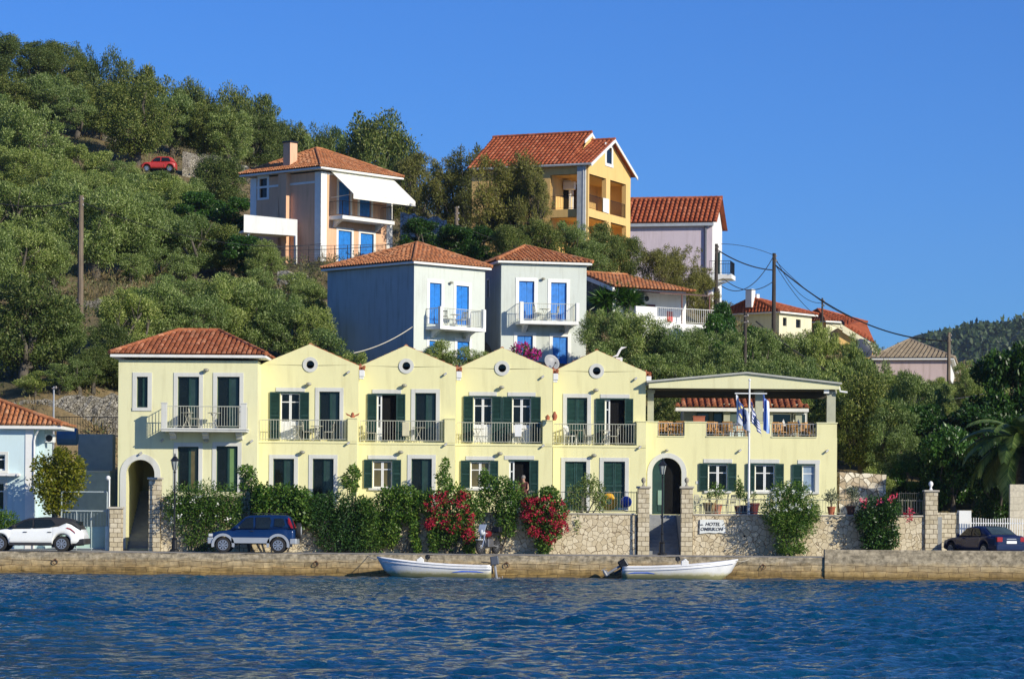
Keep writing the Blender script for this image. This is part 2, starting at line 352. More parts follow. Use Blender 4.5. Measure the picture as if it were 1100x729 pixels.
# ---------------------------------------------------------------- openings
def lrect(Fm, r, d):
    x0, zt = Fm.hit(r[0], r[2], d); x1, zb = Fm.hit(r[1], r[3], d)
    xm = (r[0] + r[1]) / 2; zt = Fm.hit(xm, r[2], d)[1]; zb = Fm.hit(xm, r[3], d)[1]; return x0, x1, zb, zt
def surround(Fm, h, d, t=0.19, mat=None, bottom=True, name='window_surround', pr=0.03):
    x0, x1, zb, zt = h; mb = MB(); y = d - pr
    mb.box(x0 - t, x1 + t, y, d + .02, zt, zt + t); mb.box(x0 - t, x0, y, d + .02, zb, zt); mb.box(x1, x1 + t, y, d + .02, zb, zt)
    if bottom: mb.box(x0 - t, x1 + t, y - .02, d + .02, zb - t * .8, zb)
    return Fm.part(mb, name, mat or TRIM, bevel=.006)
def leaf(Fm, x0, x1, zb, zt, y, fm, gm, panel=0.0, rows=2, name='window', parent=None, st=0.055, top=.33):
    """one glazed leaf: frame with transoms, pane child, optional solid lower panel"""
    mb = MB(); mb.box(x0, x0 + st, y, y + .05, zb, zt); mb.box(x1 - st, x1, y, y + .05, zb, zt)
    mb.box(x0 + st, x1 - st, y, y + .05, zb, zb + st * 1.3); mb.box(x0 + st, x1 - st, y, y + .05, zt - st, zt)
    zp = zb + panel * (zt - zb)
    if panel: mb.box(x0 + st, x1 - st, y + .012, y + .045, zb + st * 1.3, zp); mb.box(x0 + st + .08, x1 - st - .08, y - .002, y + .02, zb + .16, zp - .1)
    if rows == 2: zz = zt - (zt - zp) * top; mb.box(x0 + st, x1 - st, y + .004, y + .046, zz, zz + .045)
    o = Fm.part(mb, name, fm, parent)
    g = MB(); g.box(x0 + st * .5, x1 - st * .5, y + .02, y + .03, zp, zt - st * .5); Fm.part(g, 'pane', gm, o); return o
def shutter(Fm, x0, x1, zb, zt, d, mat=None):
    mb = MB(); y0, y1 = d - .075, d - .03; st = .06; m_ = mat or GREENS
    mb.box(x0, x0 + st, y0, y1, zb, zt); mb.box(x1 - st, x1, y0, y1, zb, zt)
    for z in (zb, (zb + zt) / 2 - .03, zt - .07): mb.box(x0 + st, x1 - st, y0, y1, z, z + .07)
    z = zb + .09
    while z < zt - .1:
        mb.add([(x0 + st, y0 + .005, z), (x1 - st, y0 + .005, z), (x1 - st, y1, z + .05), (x0 + st, y1, z + .05)], [(0, 1, 2, 3)]); z += .062
    mb.box(x0 + st, x1 - st, y1 - .004, y1, zb + .05, zt - .05)
    return Fm.part(mb, 'shutter', m_)
def opening(Fm, holes, rect, d=0.0, kind='green', sh=(), t=.19, door=False, gm=None, sur=True, fm=None):
    """rect in photo pixels; sh = shutter pixel spans"""
    x0, x1, zb, zt = lrect(Fm, rect, d); holes.append((x0, x1, zb, zt)); y = d + .10; w_ = x1 - x0; nm = 'door' if door else 'window'
    if sh:
        if sur:
            mb = MB(); mb.box(x0 - t * 1.2, x1 + t * 1.2, d - .03, d + .02, zt, zt + t)
            if not door: mb.box(x0 - t, x1 + t, d - .10, d + .02, zb - .1, zb)
            Fm.part(mb, 'lintel', TRIM, bevel=.006)
        mb = MB(); mb.box(x0, x1, d - .04, d + .09, zt - .07, zt); Fm.part(mb, 'shutter_rail', GREENS)
        for a, b in sh:
            a_ = Fm.hit(a, rect[2], d)[0]; b_ = Fm.hit(b, rect[2], d)[0]; shutter(Fm, a_, b_, zb, zt - .02, d)
    elif sur: surround(Fm, (x0, x1, zb, zt), d, t, bottom=not door)
    zt2 = zt - (.075 if sh else .0)
    if kind == 'white':
        g = gm or GLS; xm = (x0 + x1) / 2
        for a, b in ((x0, xm - .004), (xm + .004, x1)): leaf(Fm, a, b, zb, zt2, y, WP, g, .40 if door else 0, name=nm)
    elif kind == 'white1': leaf(Fm, x0, x1, zb, zt2, y, WP, gm or GLS, .0, name=nm)
    elif kind == 'green':
        xm = x0 + w_ * .52
        leaf(Fm, x0, xm, zb, zt2, y + .05, GREENS, GLS, 0, 1, name=nm, st=.05); leaf(Fm, xm, x1, zb, zt2, y + .01, GREENS, gm or GLG, 0, 1, name=nm, st=.10)
    elif kind == 'closed':
        shutter(Fm, x0 + .01, (x0 + x1) / 2 - .01, zb, zt2, y + .06, GREEN2); shutter(Fm, (x0 + x1) / 2 + .01, x1 - .01, zb, zt2, y + .06, GREEN2)
    elif kind == 'open':
        leaf(Fm, x0, x0 + w_ * .26, zb, zt2, y - .02, WP, GLS, .3 if door else 0, name=nm, st=.07)
        g = MB(); g.box(x0 + w_ * .26, x1, d + .17, d + .2, zb, zt); Fm.part(g, 'doorway_shade_panel', DARK)  # flat black panel, the open room's shade painted on it
    elif kind == 'blue':
        for a, b in ((x0 + .02, (x0 + x1) / 2 - .01), ((x0 + x1) / 2 + .01, x1 - .02)):
            mb = MB(); mb.box(a, b, y, y + .05, zb, zt)
            for k in range(1, 5): q = a + (b - a) * k / 5; mb.box(q - .008, q + .008, y - .01, y, zb + .1, zt - .1)
            for z in (zb + .08, zb + (zt - zb) * .45, zt - .16): mb.box(a + .02, b - .02, y - .018, y - .001, z, z + .08)
            Fm.part(mb, 'shutter', BLUED)
    return x0, x1, zb, zt
def arch_pts(xa, xb, zs, n=16):
    c, r = (xa + xb) / 2, (xb - xa) / 2; return [(c - r * math.cos(math.pi * i / n), zs + r * math.sin(math.pi * i / n)) for i in range(n + 1)]
def arch_open(mb, xa, xb, zb, zs, y, dep, n=16):
    """spandrels and soffit for an arched opening whose bounding rect is a hole"""
    pts = arch_pts(xa, xb, zs, n); r = (xb - xa) / 2; zt = zs + r
    for i in range(n):
        (a, b), (c, d) = pts[i], pts[i + 1]
        mb.poly([(a, y, b), (c, y, d), (c, y, zt), (a, y, zt)]); mb.poly([(a, y, b), (a, y + dep, b), (c, y + dep, d), (c, y, d)])
def arch_trim(Fm, xa, xb, zb, zs, y, t, mat=None):
    mb = MB(); i_ = arch_pts(xa, xb, zs); o_ = arch_pts(xa - t, xb + t, zs); n = len(i_)
    for k in range(n - 1):
        a, b, c, d = i_[k], i_[k + 1], o_[k + 1], o_[k]
        mb.prism([(p[0], y - .035, p[1]) for p in (a, b, c, d)], (0, .04, 0))
    mb.box(xa - t, xa, y - .035, y + .005, zb, zs); mb.box(xb, xb + t, y - .035, y + .005, zb, zs)
    return Fm.part(mb, 'arch_surround', mat or TRIM)
def railing(Fm, segs, zb, zt, sp=.115, mat=None, parent=None, r=.011, name='railing'):
    mb = MB()
    for (xa, ya), (xb, yb) in segs:
        a, b = Vector((xa, ya, 0)), Vector((xb, yb, 0)); L = (b - a).length; n = max(1, int(L / sp))
        for z, q in ((zt, .02), (zb + .09, .014)): mb.tube([a + Vector((0, 0, z)), b + Vector((0, 0, z))], q, 5)
        for i in range(n + 1):
            p = a.lerp(b, i / n); mb.tube([p + Vector((0, 0, zb + .09 if 0 < i < n else zb)), p + Vector((0, 0, zt))], r if 0 < i < n else .018, 4, False)
    return Fm.part(mb, name, mat or RAILM, parent)
def wall_lamp(Fm, px, py, d, s=1.0):
    x, z = Fm.hit(px, py, d); mb = MB(); mb.lathe((x, d, z), [(.06 * s, 0), (.06 * s, -.03 * s)], 10, 'Y'); mb.tube([(x, d, z), (x, d - .12, z + .03)], .02 * s, 6)
    o = Fm.part(mb, 'wall_lamp', GM); g = MB(); g.ball((x, d - .17 * s, z + .02), .11 * s, 8, 1.25, 1, .8); Fm.part(g, 'lamp_shade', plain('frosted_lamp', (.3, .29, .22), .3, var=.2), o, smooth=True); return o
def spot(Fm, px, py, d):
    x, z = Fm.hit(px, py, d); mb = MB(); mb.tube([(x - .05, d - .13, z - .05), (x + .07, d - .06, z + .06)], .05, 8); mb.box(x + .02, x + .06, d - .06, d, z + .03, z + .07); return Fm.part(mb, 'spot_light', GM)

HG = 'joined wings of the pale yellow waterfront hotel'
ZT = 2.72            # terrace level
ZSTREET = 0.95
# ---------------------------------------------------------------- left wing
L = Frame(200, 130.0, 0, ZSTREET, 'hotel_wing', 'yellow two-storey wing with tiled hip roof and white balcony over a dark arched stairway', 'building', HG)
xa, _ = L.hit(127, 450); xb, _ = L.hit(276.5, 450); hl = []
zE = L.hit(200, 387, 0)[1]; zF = L.hit(218, 460, 0)[1]
opening(L, hl, (147, 158.5, 404.5, 437.5), kind='green', t=.2)
opening(L, hl, (191, 213.5, 404.5, 460), kind='green', door=True); opening(L, hl, (233.3, 257, 404.5, 460), kind='green', door=True)
opening(L, hl, (191, 213, 479.5, 528), kind='green', door=True, gm=CURT); opening(L, hl, (232.5, 255, 479, 528), kind='green', door=True, gm=plain('green_curtain', (.14, .24, .08), .5))
ax0 = L.hit(135.5, 520)[0]; ax1 = L.hit(166, 520)[0]; azt = L.hit(150, 493.5)[1]; azs = azt - (ax1 - ax0) / 2
mb = MB(); hh = hl + [(ax0, ax1, ZSTREET, azt, .4)]
wall_holes(mb, xa, xb, ZSTREET - .3, zE, 0, hh, .2); arch_open(mb, ax0, ax1, ZSTREET, azs, 0, .4)
mb.poly([(xb, 0, ZSTREET), (xb, 9, ZSTREET), (xb, 9, zE), (xb, 0, zE)]); mb.poly([(xa, 0, ZSTREET), (xa, 0, zE), (xa, 9, zE), (xa, 9, ZSTREET)])
mb.poly([(xa, 9, ZSTREET), (xa, 9, zE), (xb, 9, zE), (xb, 9, ZSTREET)])
# passage walls behind the arch
mb.poly([(ax0, .4, 0.5), (ax0, 6, 0.5), (ax0, 6, 5.2), (ax0, .4, 5.2)]); mb.poly([(ax1, .4, 0.5), (ax1, .4, 5.2), (ax1, 6, 5.2), (ax1, 6, 0.5)])
mb.poly([(ax0, .4, 5.2), (ax0, 6, 5.2), (ax1, 6, 5.2), (ax1, .4, 5.2)]); mb.poly([(ax0, 6, .5), (ax1, 6, .5), (ax1, 6, 5.2), (ax0, 6, 5.2)])
L.part(mb, 'wall', YEL2); arch_trim(L, ax0, ax1, ZSTREET, azs, 0, .28)
mb = MB()
for i in range(16): mb.box(ax0 + .01, ax1 - .01, .5 + i * .3, 6, ZSTREET - .1, ZSTREET + .17 * (i + 1))
L.part(mb, 'stairs', PAVE)
zR = L.hit(212, 356, 4.5)[1]; rx0 = L.hit(191, 356, 4.2)[0]; rx1 = L.hit(235, 356, 4.2)[0]
hip_roof(L, xa, xb + .05, 0, 8.6, L.hit(200, 380, -.35)[1], zR, .38, rx0, rx1, 4.3, TER, .235)
bx0 = L.hit(173, 460, -1.15)[0]; bx1 = L.hit(264.5, 460, -1.15)[0]; zb_ = L.hit(220, 459.5, -1.15)[1]
mb = MB(); mb.box(bx0, bx1, -1.15, .0, zb_ - .17, zb_); mb.box(bx0 - .04, bx1 + .04, -1.19, 0, zb_ - .07, zb_ - .03)
for c in (bx0 + .45, (bx0 + bx1) / 2, bx1 - .4): mb.prism([(c - .14, 0, zb_ - .17), (c - .14, -.75, zb_ - .17), (c - .14, -.7, zb_ - .28), (c - .14, -.4, zb_ - .34), (c - .14, -.3, zb_ - .48), (c - .14, 0, zb_ - .52)], (.28, 0, 0))
bal = L.part(mb, 'balcony', TRIM, bevel=.008)
mb = MB(); hp = 1.12
for c in (bx0, bx1 - .26): mb.box(c, c + .26, -1.15, -.89, zb_, zb_ + hp); mb.box(c - .02, c + .28, -1.17, -.87, zb_ + hp, zb_ + hp + .05)
L.part(mb, 'balcony_post', TRIM, bal, bevel=.006)
railing(L, [((bx0 + .26, -1.08), (bx1 - .26, -1.08)), ((bx0 + .05, -.89), (bx0 + .05, 0)), ((bx1 - .05, -.89), (bx1 - .05, 0))], zb_, zb_ + 1.0, .125, parent=bal)
wall_lamp(L, 222, 398, 0); wall_lamp(L, 222, 474, 0); spot(L, 151, 487, 0); spot(L, 174, 473, 0); spot(L, 270, 474, 0)
# ---------------------------------------------------------------- gabled wings
def gable_unit(i, Y, label, fx0, fx1, feetL, apex, feetR, rnd_c, lamp_u, lamp_l, up, lo, rail, pillar, yf, spots):
    Fm = Frame((fx0 + fx1) / 2, Y, 0, ZT - .2, 'hotel_wing', label, 'building', HG); D = 0.85
    x0 = Fm.hit(fx0, 450, D)[0]; x1 = Fm.hit(fx1, 450, D)[0]; xc, za = Fm.hit(*apex, D); zl = Fm.hit(*feetL, D)[1]; zr = Fm.hit(*feetR, D)[1]; zf = (zl + zr) / 2
    zfl = Fm.hit((fx0 + fx1) / 2, yf, 0)[1]
    hu = []; hw = []
    for o in up: opening(Fm, hu, o[0], D, o[1], o[2], door=True)
    for o in lo: opening(Fm, hw, o[0], 0, o[1], o[2], door=o[3], gm=o[4] if len(o) > 4 else None)
    rc, rz = Fm.hit(*rnd_c, D); rr = .19
    mb = MB(); wall_holes(mb, x0, x1, zfl - .3, zf, D, hu, .2)
    # gable triangle as a fan round the circular opening
    n = 20; ring = [(rc + rr * math.cos(2 * math.pi * k / n), rz + rr * math.sin(2 * math.pi * k / n)) for k in range(n)]
    lowrz = rz - rr - .06
    tri = [(x1, zf), (xc, za), (x0, zf)]
    if lowrz > zf:
        def inside_x(z, side): t = (z - zf) / (za - zf); return (x1 + (xc - x1) * t) if side > 0 else (x0 + (xc - x0) * t)
        mb.poly([(x0, D, zf), (x1, D, zf), (inside_x(lowrz, 1), D, lowrz), (inside_x(lowrz, -1), D, lowrz)])
        tri = [(inside_x(lowrz, 1), lowrz), (xc, za), (inside_x(lowrz, -1), lowrz)]
    outer = []
    for k in range(n):
        a = 2 * math.pi * k / n; dx, dz = math.cos(a), math.sin(a); best = 9
        for (p, q) in zip(tri, tri[1:] + tri[:1]):
            ex, ez = q[0] - p[0], q[1] - p[1]; den = dx * ez - dz * ex
            if abs(den) < 1e-6: continue
            t = ((p[0] - rc) * ez - (p[1] - rz) * ex) / den; u_ = ((p[0] - rc) * dz - (p[1] - rz) * dx) / den
            if t > 0 and -1e-3 <= u_ <= 1.001: best = min(best, t)
        outer.append((rc + dx * best, rz + dz * best, a))
    angs = [(math.atan2(c[1] - rz, c[0] - rc) % (2 * math.pi), c) for c in tri]
    for k in range(n):
        a0, a1 = 2 * math.pi * k / n, 2 * math.pi * (k + 1) / n; o0, o1 = outer[k], outer[(k + 1) % n]
        pts = [(ring[k][0], D, ring[k][1]), (o0[0], D, o0[1])] + [(c[0], D, c[1]) for g, c in angs if a0 < g < a1] + [(o1[0], D, o1[1]), (ring[(k + 1) % n][0], D, ring[(k + 1) % n][1])]
        mb.poly(pts); q, s = ring[k], ring[(k + 1) % n]; mb.poly([(q[0], D, q[1]), (s[0], D, s[1]), (s[0], D + .2, s[1]), (q[0], D + .2, q[1])])
    # coping top of the gable, sides, back
    mb.poly([(x0, D, zf), (xc, D, za), (xc, D + .3, za), (x0, D + .3, zf)]); mb.poly([(x1, D, zf), (x1, D + .3, zf), (xc, D + .3, za), (xc, D, za)])
    mb.poly([(x0, D, zfl - .3), (x0, D, zf), (x0, 9.5, zf), (x0, 9.5, zfl - .3)]); mb.poly([(x1, D, zfl - .3), (x1, 9.5, zfl - .3), (x1, 9.5, zf), (x1, D, zf)])
    mb.poly([(x0, 9.5, zfl - 3), (x0, 9.5, zf), (xc, 9.5, za - .1), (x1, 9.5, zf), (x1, 9.5, zfl - 3)])
    # lower storey, one step further forward
    wall_holes(mb, x0, x1, ZT - .2, zfl, 0, hw, .2)
    mb.poly([(x1, 0, ZT - .2), (x1, 3, ZT - .2), (x1, 3, zfl), (x1, 0, zfl)]); mb.poly([(x0, 0, ZT - .2), (x0, 0, zfl), (x0, 3, zfl), (x0, 3, ZT - .2)])
    mb.poly([(x0, 0, zfl), (x1, 0, zfl), (x1, D, zfl), (x0, D, zfl)]); mb.box(x0 - .02, x1 - .002, -.035, -.001, zfl - .1, zfl - .02)
    # pillar and side parapet at the balcony's right end
    p0 = Fm.hit(pillar[0], 460, -.02)[0]; p1 = x1 - .005; zp = Fm.hit(pillar[0], pillar[1], 0)[1]; mb.box(p0, p1, -.02, D, zfl, zp); mb.box(p0 - .03, p1, -.05, D - .01, zp, zp + .05)
    Fm.part(mb, 'wall', YEL)
    g = MB(); g.lathe((rc, D + .15, rz), [(rr + .02, 0), (rr + .02, .02)], 20, 'Y'); Fm.part(g, 'round_window', GLS)
    g = MB(); ri, ro = rr, rr + .17
    for k in range(24):
        a, b = 2 * math.pi * k / 24, 2 * math.pi * (k + 1) / 24
        g.prism([(rc + ri * math.cos(a), D - .04, rz + ri * math.sin(a)), (rc + ri * math.cos(b), D - .04, rz + ri * math.sin(b)), (rc + ro * math.cos(b), D - .04, rz + ro * math.sin(b)), (rc + ro * math.cos(a), D - .04, rz + ro * math.sin(a))], (0, .045, 0))
    Fm.part(g, 'round_surround', TRIM)
    g = MB(); e = -.06
    tile_plane(g, (x0 - .1, 9.6, zf + e - .04), (x0 - .1, D + .3, zf + e - .04), (xc, D + .3, za + e), (xc, 9.6, za + e), .22); tile_plane(g, (x1 + .1, D + .3, zf + e - .04), (x1 + .1, 9.6, zf + e - .04), (xc, 9.6, za + e), (xc, D + .3, za + e), .22)
    ridge(g, (xc, D + .35, za - .02), (xc, 9.6, za - .02), .09)
    tile_plane(g, (x1 - .12, D + .1, zf - .16), (x1 + .3, D + .1, zf - .22), (x1 + .2, D + .9, zf + .08), (x1 - .12, D + .9, zf + .08), .2)
    Fm.part(g, 'roof', TER)
    g = MB(); g.box(x1 + .02, x1 + .26, D + .02, D + .5, zf - .5, zf - .2); g.box(x1 + .02, x1 + .22, D + .06, D + .4, zf - .62, zf - .5); Fm.part(g, 'gutter_box', WHITE, bevel=.01)
    rx = Fm.hit(rail[0], 460, 0)[0]; ry = p0
    railing(Fm, [((max(rx, x0 + .02), .05), (ry, .05))], zfl, Fm.hit(rail[0], rail[1], 0)[1], .125)
    wall_lamp(Fm, *lamp_u, D); wall_lamp(Fm, *lamp_l, 0)
    for s in spots: spot(Fm, s[0], s[1], D if s[1] < 450 else 0)
    return Fm, x0, x1, zfl, D, zp, p0
U1 = gable_unit(0, 130.7, 'first gabled yellow wing from the left, one white glazed door on its balcony', 277.5, 385, (282, 391), (333, 369.5), (384.5, 393.5), (333.4, 391.5), (332, 413), (325, 486),
    [((301.5, 322, 420.5, 472), 'white', ((290, 300.8), (322.2, 332.2))), ((343, 364.5, 420.5, 472), 'green', ())],
    [((293.5, 315.5, 492.5, 545), 'green', (), True), ((336, 358, 492.5, 545), 'green', (), True)], (279, 450.5), (373.5, 449.5), 473.5, [(374, 400), (374, 476)])
U2 = gable_unit(1, 131.5, 'second gabled yellow wing, its left balcony door standing open and dark', 385.5, 489.5, (387, 393), (436, 371), (489, 394.5), (436.5, 393), (434.5, 414.5), (430.5, 486),
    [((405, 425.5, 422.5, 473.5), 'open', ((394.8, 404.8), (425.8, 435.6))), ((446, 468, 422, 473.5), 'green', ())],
    [((400.5, 421, 493, 524), 'white', ((391, 400), (421.3, 431)), False, CURT), ((442, 463.5, 492.5, 545), 'green', (), True)], (387, 451.5), (477.5, 450), 475, [(478, 402), (478.5, 477.5)])
U3 = gable_unit(2, 132.3, 'third gabled yellow wing, two white glazed doors with green shutters on its balcony', 490, 593.5, (492, 395), (539.4, 373.3), (592, 397), (539.5, 395.3), (539, 416.5), (537, 487.5),
    [((509, 528.3, 425, 475), 'white', ((497.8, 508.3), (528.6, 538.9))), ((550.5, 570, 425.5, 475.5), 'white', ((539.8, 550.2), (570.3, 581)))],
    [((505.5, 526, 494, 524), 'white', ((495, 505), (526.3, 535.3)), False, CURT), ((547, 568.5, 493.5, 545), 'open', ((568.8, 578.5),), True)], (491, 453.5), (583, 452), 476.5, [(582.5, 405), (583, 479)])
U4 = gable_unit(3, 133.1, 'fourth gabled yellow wing, beside the roofed restaurant terrace, with a white cowl on its roof', 594, 693.5, (594, 398), (641.3, 376), (693, 400), (641, 398.3), (640, 419.5), (638, 489.5),
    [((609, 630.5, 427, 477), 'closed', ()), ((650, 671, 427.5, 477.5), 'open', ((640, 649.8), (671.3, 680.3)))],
    [((607, 629.5, 495.5, 548), 'closed', (), True), ((648.5, 671, 495.5, 548), 'closed', (), True)], (595, 455), (684, 453), 478, [(682.5, 407), (687, 480.5)])
# ---------------------------------------------------------------- restaurant wing
Rw = Frame(796, 133.9, 0, ZT - .2, 'restaurant_wing', 'yellow restaurant wing with arched door and low gabled canopy over its rooftop tables', 'building', HG)
rx0_ = Rw.hit(693.5, 500)[0]; rx1_ = Rw.hit(899, 500)[0]; hr = []
opening(Rw, hr, (760.8, 781.3, 497, 527), kind='white', sh=((751, 760.5), (781.6, 791.2))); opening(Rw, hr, (811, 832, 497.3, 527.5), kind='white', sh=((801.5, 810.7), (832.3, 842)))
opening(Rw, hr, (862, 875.5, 498, 528), kind='white1', sh=((851, 861.7),), gm=plain('pale_blue_curtain', (.25, .33, .42), .3)); 
bx = lrect(Rw, (862, 875.5, 498, 528), 0); g = MB(); g.box(bx[1] + .002, bx[1] + .2, -.028, .02, bx[2] - .1, bx[3] - .002); Rw.part(g, 'window_surround', TRIM)
dx0, dz1 = Rw.hit(700.8, 491.5); dx1 = Rw.hit(732.2, 500)[0]; dz1 = Rw.hit(716, 491.5)[1]; dzs = dz1 - (dx1 - dx0) / 2
zpar = Rw.hit(800, 454)[1]; znot = Rw.hit(800, 469.5)[1]
mb = MB(); wall_holes(mb, rx0_, rx1_, ZT - .2, znot, 0, hr + [(dx0, dx1, ZT, dz1, .3)], .2); arch_open(mb, dx0, dx1, ZT, dzs, 0, .3)
for a, b in ((693.5, 706.5), (735.5, 758.5), (806, 828.5), (877.5, 899)):
    x_, y_ = Rw.hit(a, 460)[0], Rw.hit(b, 460)[0]; mb.box(x_, y_, 0, .3, znot, zpar); 
mb.poly([(rx1_, 0, ZT - .2), (rx1_, 12, ZT - .2), (rx1_, 12, znot), (rx1_, 0, znot)]); mb.poly([(rx0_, 0, znot - .15), (rx1_, 0, znot - .15), (rx1_, 12, znot - .15), (rx0_, 12, znot - .15)])
mb.box(rx1_ - .3, rx1_, .3, 9, znot, zpar); mb.poly([(rx0_, 12, ZT - 1), (rx0_, 12, znot), (rx1_, 12, znot), (rx1_, 12, ZT - 1)])
Rw.part(mb, 'wall', YEL)
g = MB()
for a, b in ((693.5, 706.5), (735.5, 758.5), (806, 828.5), (877.5, 899)):
    x_, y_ = Rw.hit(a, 460)[0], Rw.hit(b, 460)[0]; g.box(x_ - .02, y_ + .04, -.04, .34, zpar, zpar + .05)
for a, b in ((706.5, 735.5), (758.5, 806), (828.5, 877.5)):
    x_, y_ = Rw.hit(a, 460)[0], Rw.hit(b, 460)[0]; g.box(x_ + .002, y_ - .002, -.04, .3, znot, znot + .05)
Rw.part(g, 'parapet_coping', YEL2)
for a, b in ((706.5, 735.5), (758.5, 806), (828.5, 877.5)):
    x_, y_ = Rw.hit(a, 460)[0], Rw.hit(b, 460)[0]; railing(Rw, [((x_ + .03, .06), (y_ - .03, .06))], znot + .05, zpar - .04, .14, mat=GM)
arch_trim(Rw, dx0, dx1, ZT, dzs, 0, .24)
g = MB(); dm = dx0 + (dx1 - dx0) * .42; ap = [p for p in arch_pts(dx0, dx1, dzs, 24) if p[0] <= dm]
g.prism([(dm, .16, ZT), (dx0, .16, ZT)] + [(p[0], .16, p[1]) for p in ap] + [(dm, .16, ap[-1][1])], (0, .06, 0)); g.box(dx0 + .3, dm - .08, .13, .16, ZT + .15, ZT + .95)
dd = Rw.part(g, 'door', GREENS); g = MB(); g.box(dx0 + .28, dm - .1, .115, .15, ZT + .45, ZT + 1.15); Rw.part(g, 'door_notice', plain('notice_panel', (.22, .34, .26), .5), dd)
g = MB(); g.poly([(dx0, .3, ZT), (dx1, .3, ZT), (dx1, .3, dz1), (dx0, .3, dz1)]); Rw.part(g, 'doorway_shade_panel', DARK)  # black sheet closes the arch, painted as the unlit room behind
wall_lamp(Rw, 716, 484, 0, .7); spot(Rw, 794.5, 484, 0); spot(Rw, 888, 484.5, 0)
g = MB(); a = Rw.hit(748, 518); g.box(a[0] - .02, a[0] + .25, -.02, 0, a[1] - .07, a[1] + .07); Rw.part(g, 'name_plate', TRIM)
# canopy
cf = -.35; cl = Rw.hit(697, 411, cf); cr = Rw.hit(902, 413, cf); cp = Rw.hit(802, 401.5, cf); cb = Rw.hit(800, 417.3, cf)[1]
mb = MB(); mb.prism([(cl[0], cf, cb), (cr[0], cf, cb), (cr[0], cf, cr[1]), (cp[0], cf, cp[1]), (cl[0], cf, cl[1])], (0, .22, 0))
cn = Rw.part(mb, 'canopy', YEL2)
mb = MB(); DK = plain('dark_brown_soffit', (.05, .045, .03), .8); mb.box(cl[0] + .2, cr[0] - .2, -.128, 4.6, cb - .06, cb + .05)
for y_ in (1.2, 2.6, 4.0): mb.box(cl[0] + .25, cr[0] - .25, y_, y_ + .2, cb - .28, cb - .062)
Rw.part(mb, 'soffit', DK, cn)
mb = MB()
for (p, q) in ((cl, cp), (cp, cr)):
    mb.prism([(p[0] - (.1 if p is cl else 0), cf - .12, p[1] + .01), (q[0] + (.1 if q is cr else 0), cf - .12, q[1] + .01), (q[0] + (.1 if q is cr else 0), cf - .12, q[1] + .1), (p[0] - (.1 if p is cl else 0), cf - .12, p[1] + .1)], (0, 5.2, 0))
Rw.part(mb, 'canopy_roof', plain('grey_metal_sheet', (.42, .42, .36), .5), cn)
for px, w_, y_ in ((815.5, .36, .45), (893, .42, .05), (699, .3, .5)):
    x_ = Rw.hit(px, 430, y_)[0]; g = MB(); g.box(x_ - w_ / 2, x_ + w_ / 2, y_, y_ + .36, zpar - .2 if px != 699 else znot, cb + .12); g.box(x_ - w_ / 2 - .05, x_ + w_ / 2 + .05, y_ - .05, y_ + .41, cb - .2, cb - .02); Rw.part(g, 'canopy_post', plain('olive_grey_post', (.42, .42, .30), .8))
g = MB(); x_, z_ = Rw.hit(888, 420, -.2); g.box(x_ - .12, x_ + .12, -.2, .2, z_ - .1, z_ + .1); x_, z_ = Rw.hit(903, 421, 0); g.tube([(x_ - .1, -.2, z_ + .25), (x_ - .05, -.2, z_ + .03), (x_ + .3, -.2, z_ - .02)], .05, 6); Rw.part(g, 'gutter_pipe', WP, cn)
# bar room at the back of the roof terrace
yb = 8.2; b0 = Rw.hit(735, 440, yb)[0]; b1 = Rw.hit(868, 440, yb)[0]; bt = Rw.hit(800, 438, yb)[1]
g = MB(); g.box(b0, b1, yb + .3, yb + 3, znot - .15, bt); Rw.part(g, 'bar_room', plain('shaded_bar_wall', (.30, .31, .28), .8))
for i, (p, q, mm) in enumerate(((748, 762, GLG), (766, 778, GLG), (781, 800, MINT), (826, 850, GLG), (852, 866, GLG))):
    u0, u1 = Rw.hit(p, 440, yb + .3)[0], Rw.hit(q, 440, yb + .3)[0]; leaf(Rw, u0, u1, znot + .1, bt - .25, yb + .22, WP if i > 2 else GREENS, mm, 0, 1)
for p in (780, 826, 857): x_ = Rw.hit(p, 440, yb)[0]; g = MB(); g.box(x_ - .16, x_ + .16, yb - .5, yb - .18, znot - .15, bt + .2); Rw.part(g, 'bar_post', plain('olive_grey_post', (.42, .42, .30), .8))
g = MB(); tz = Rw.hit(800, 437, yb - .8)[1]; c0 = Rw.hit(725, 437, yb - .8)[0]; c1 = Rw.hit(870, 437, yb - .8)[0]
tile_plane(g, (c0, yb - .8, tz), (c1, yb - .8, tz), (c1 - 1.0, yb + 1.4, tz + .85), (c0 + 1.0, yb + 1.4, tz + .85), .3); Rw.part(g, 'bar_roof', TER)
g = MB(); g.box(c0 + .05, c1 - .05, yb - .75, yb + .2, tz - .22, tz - .05); Rw.part(g, 'bar_cornice', WHITE)
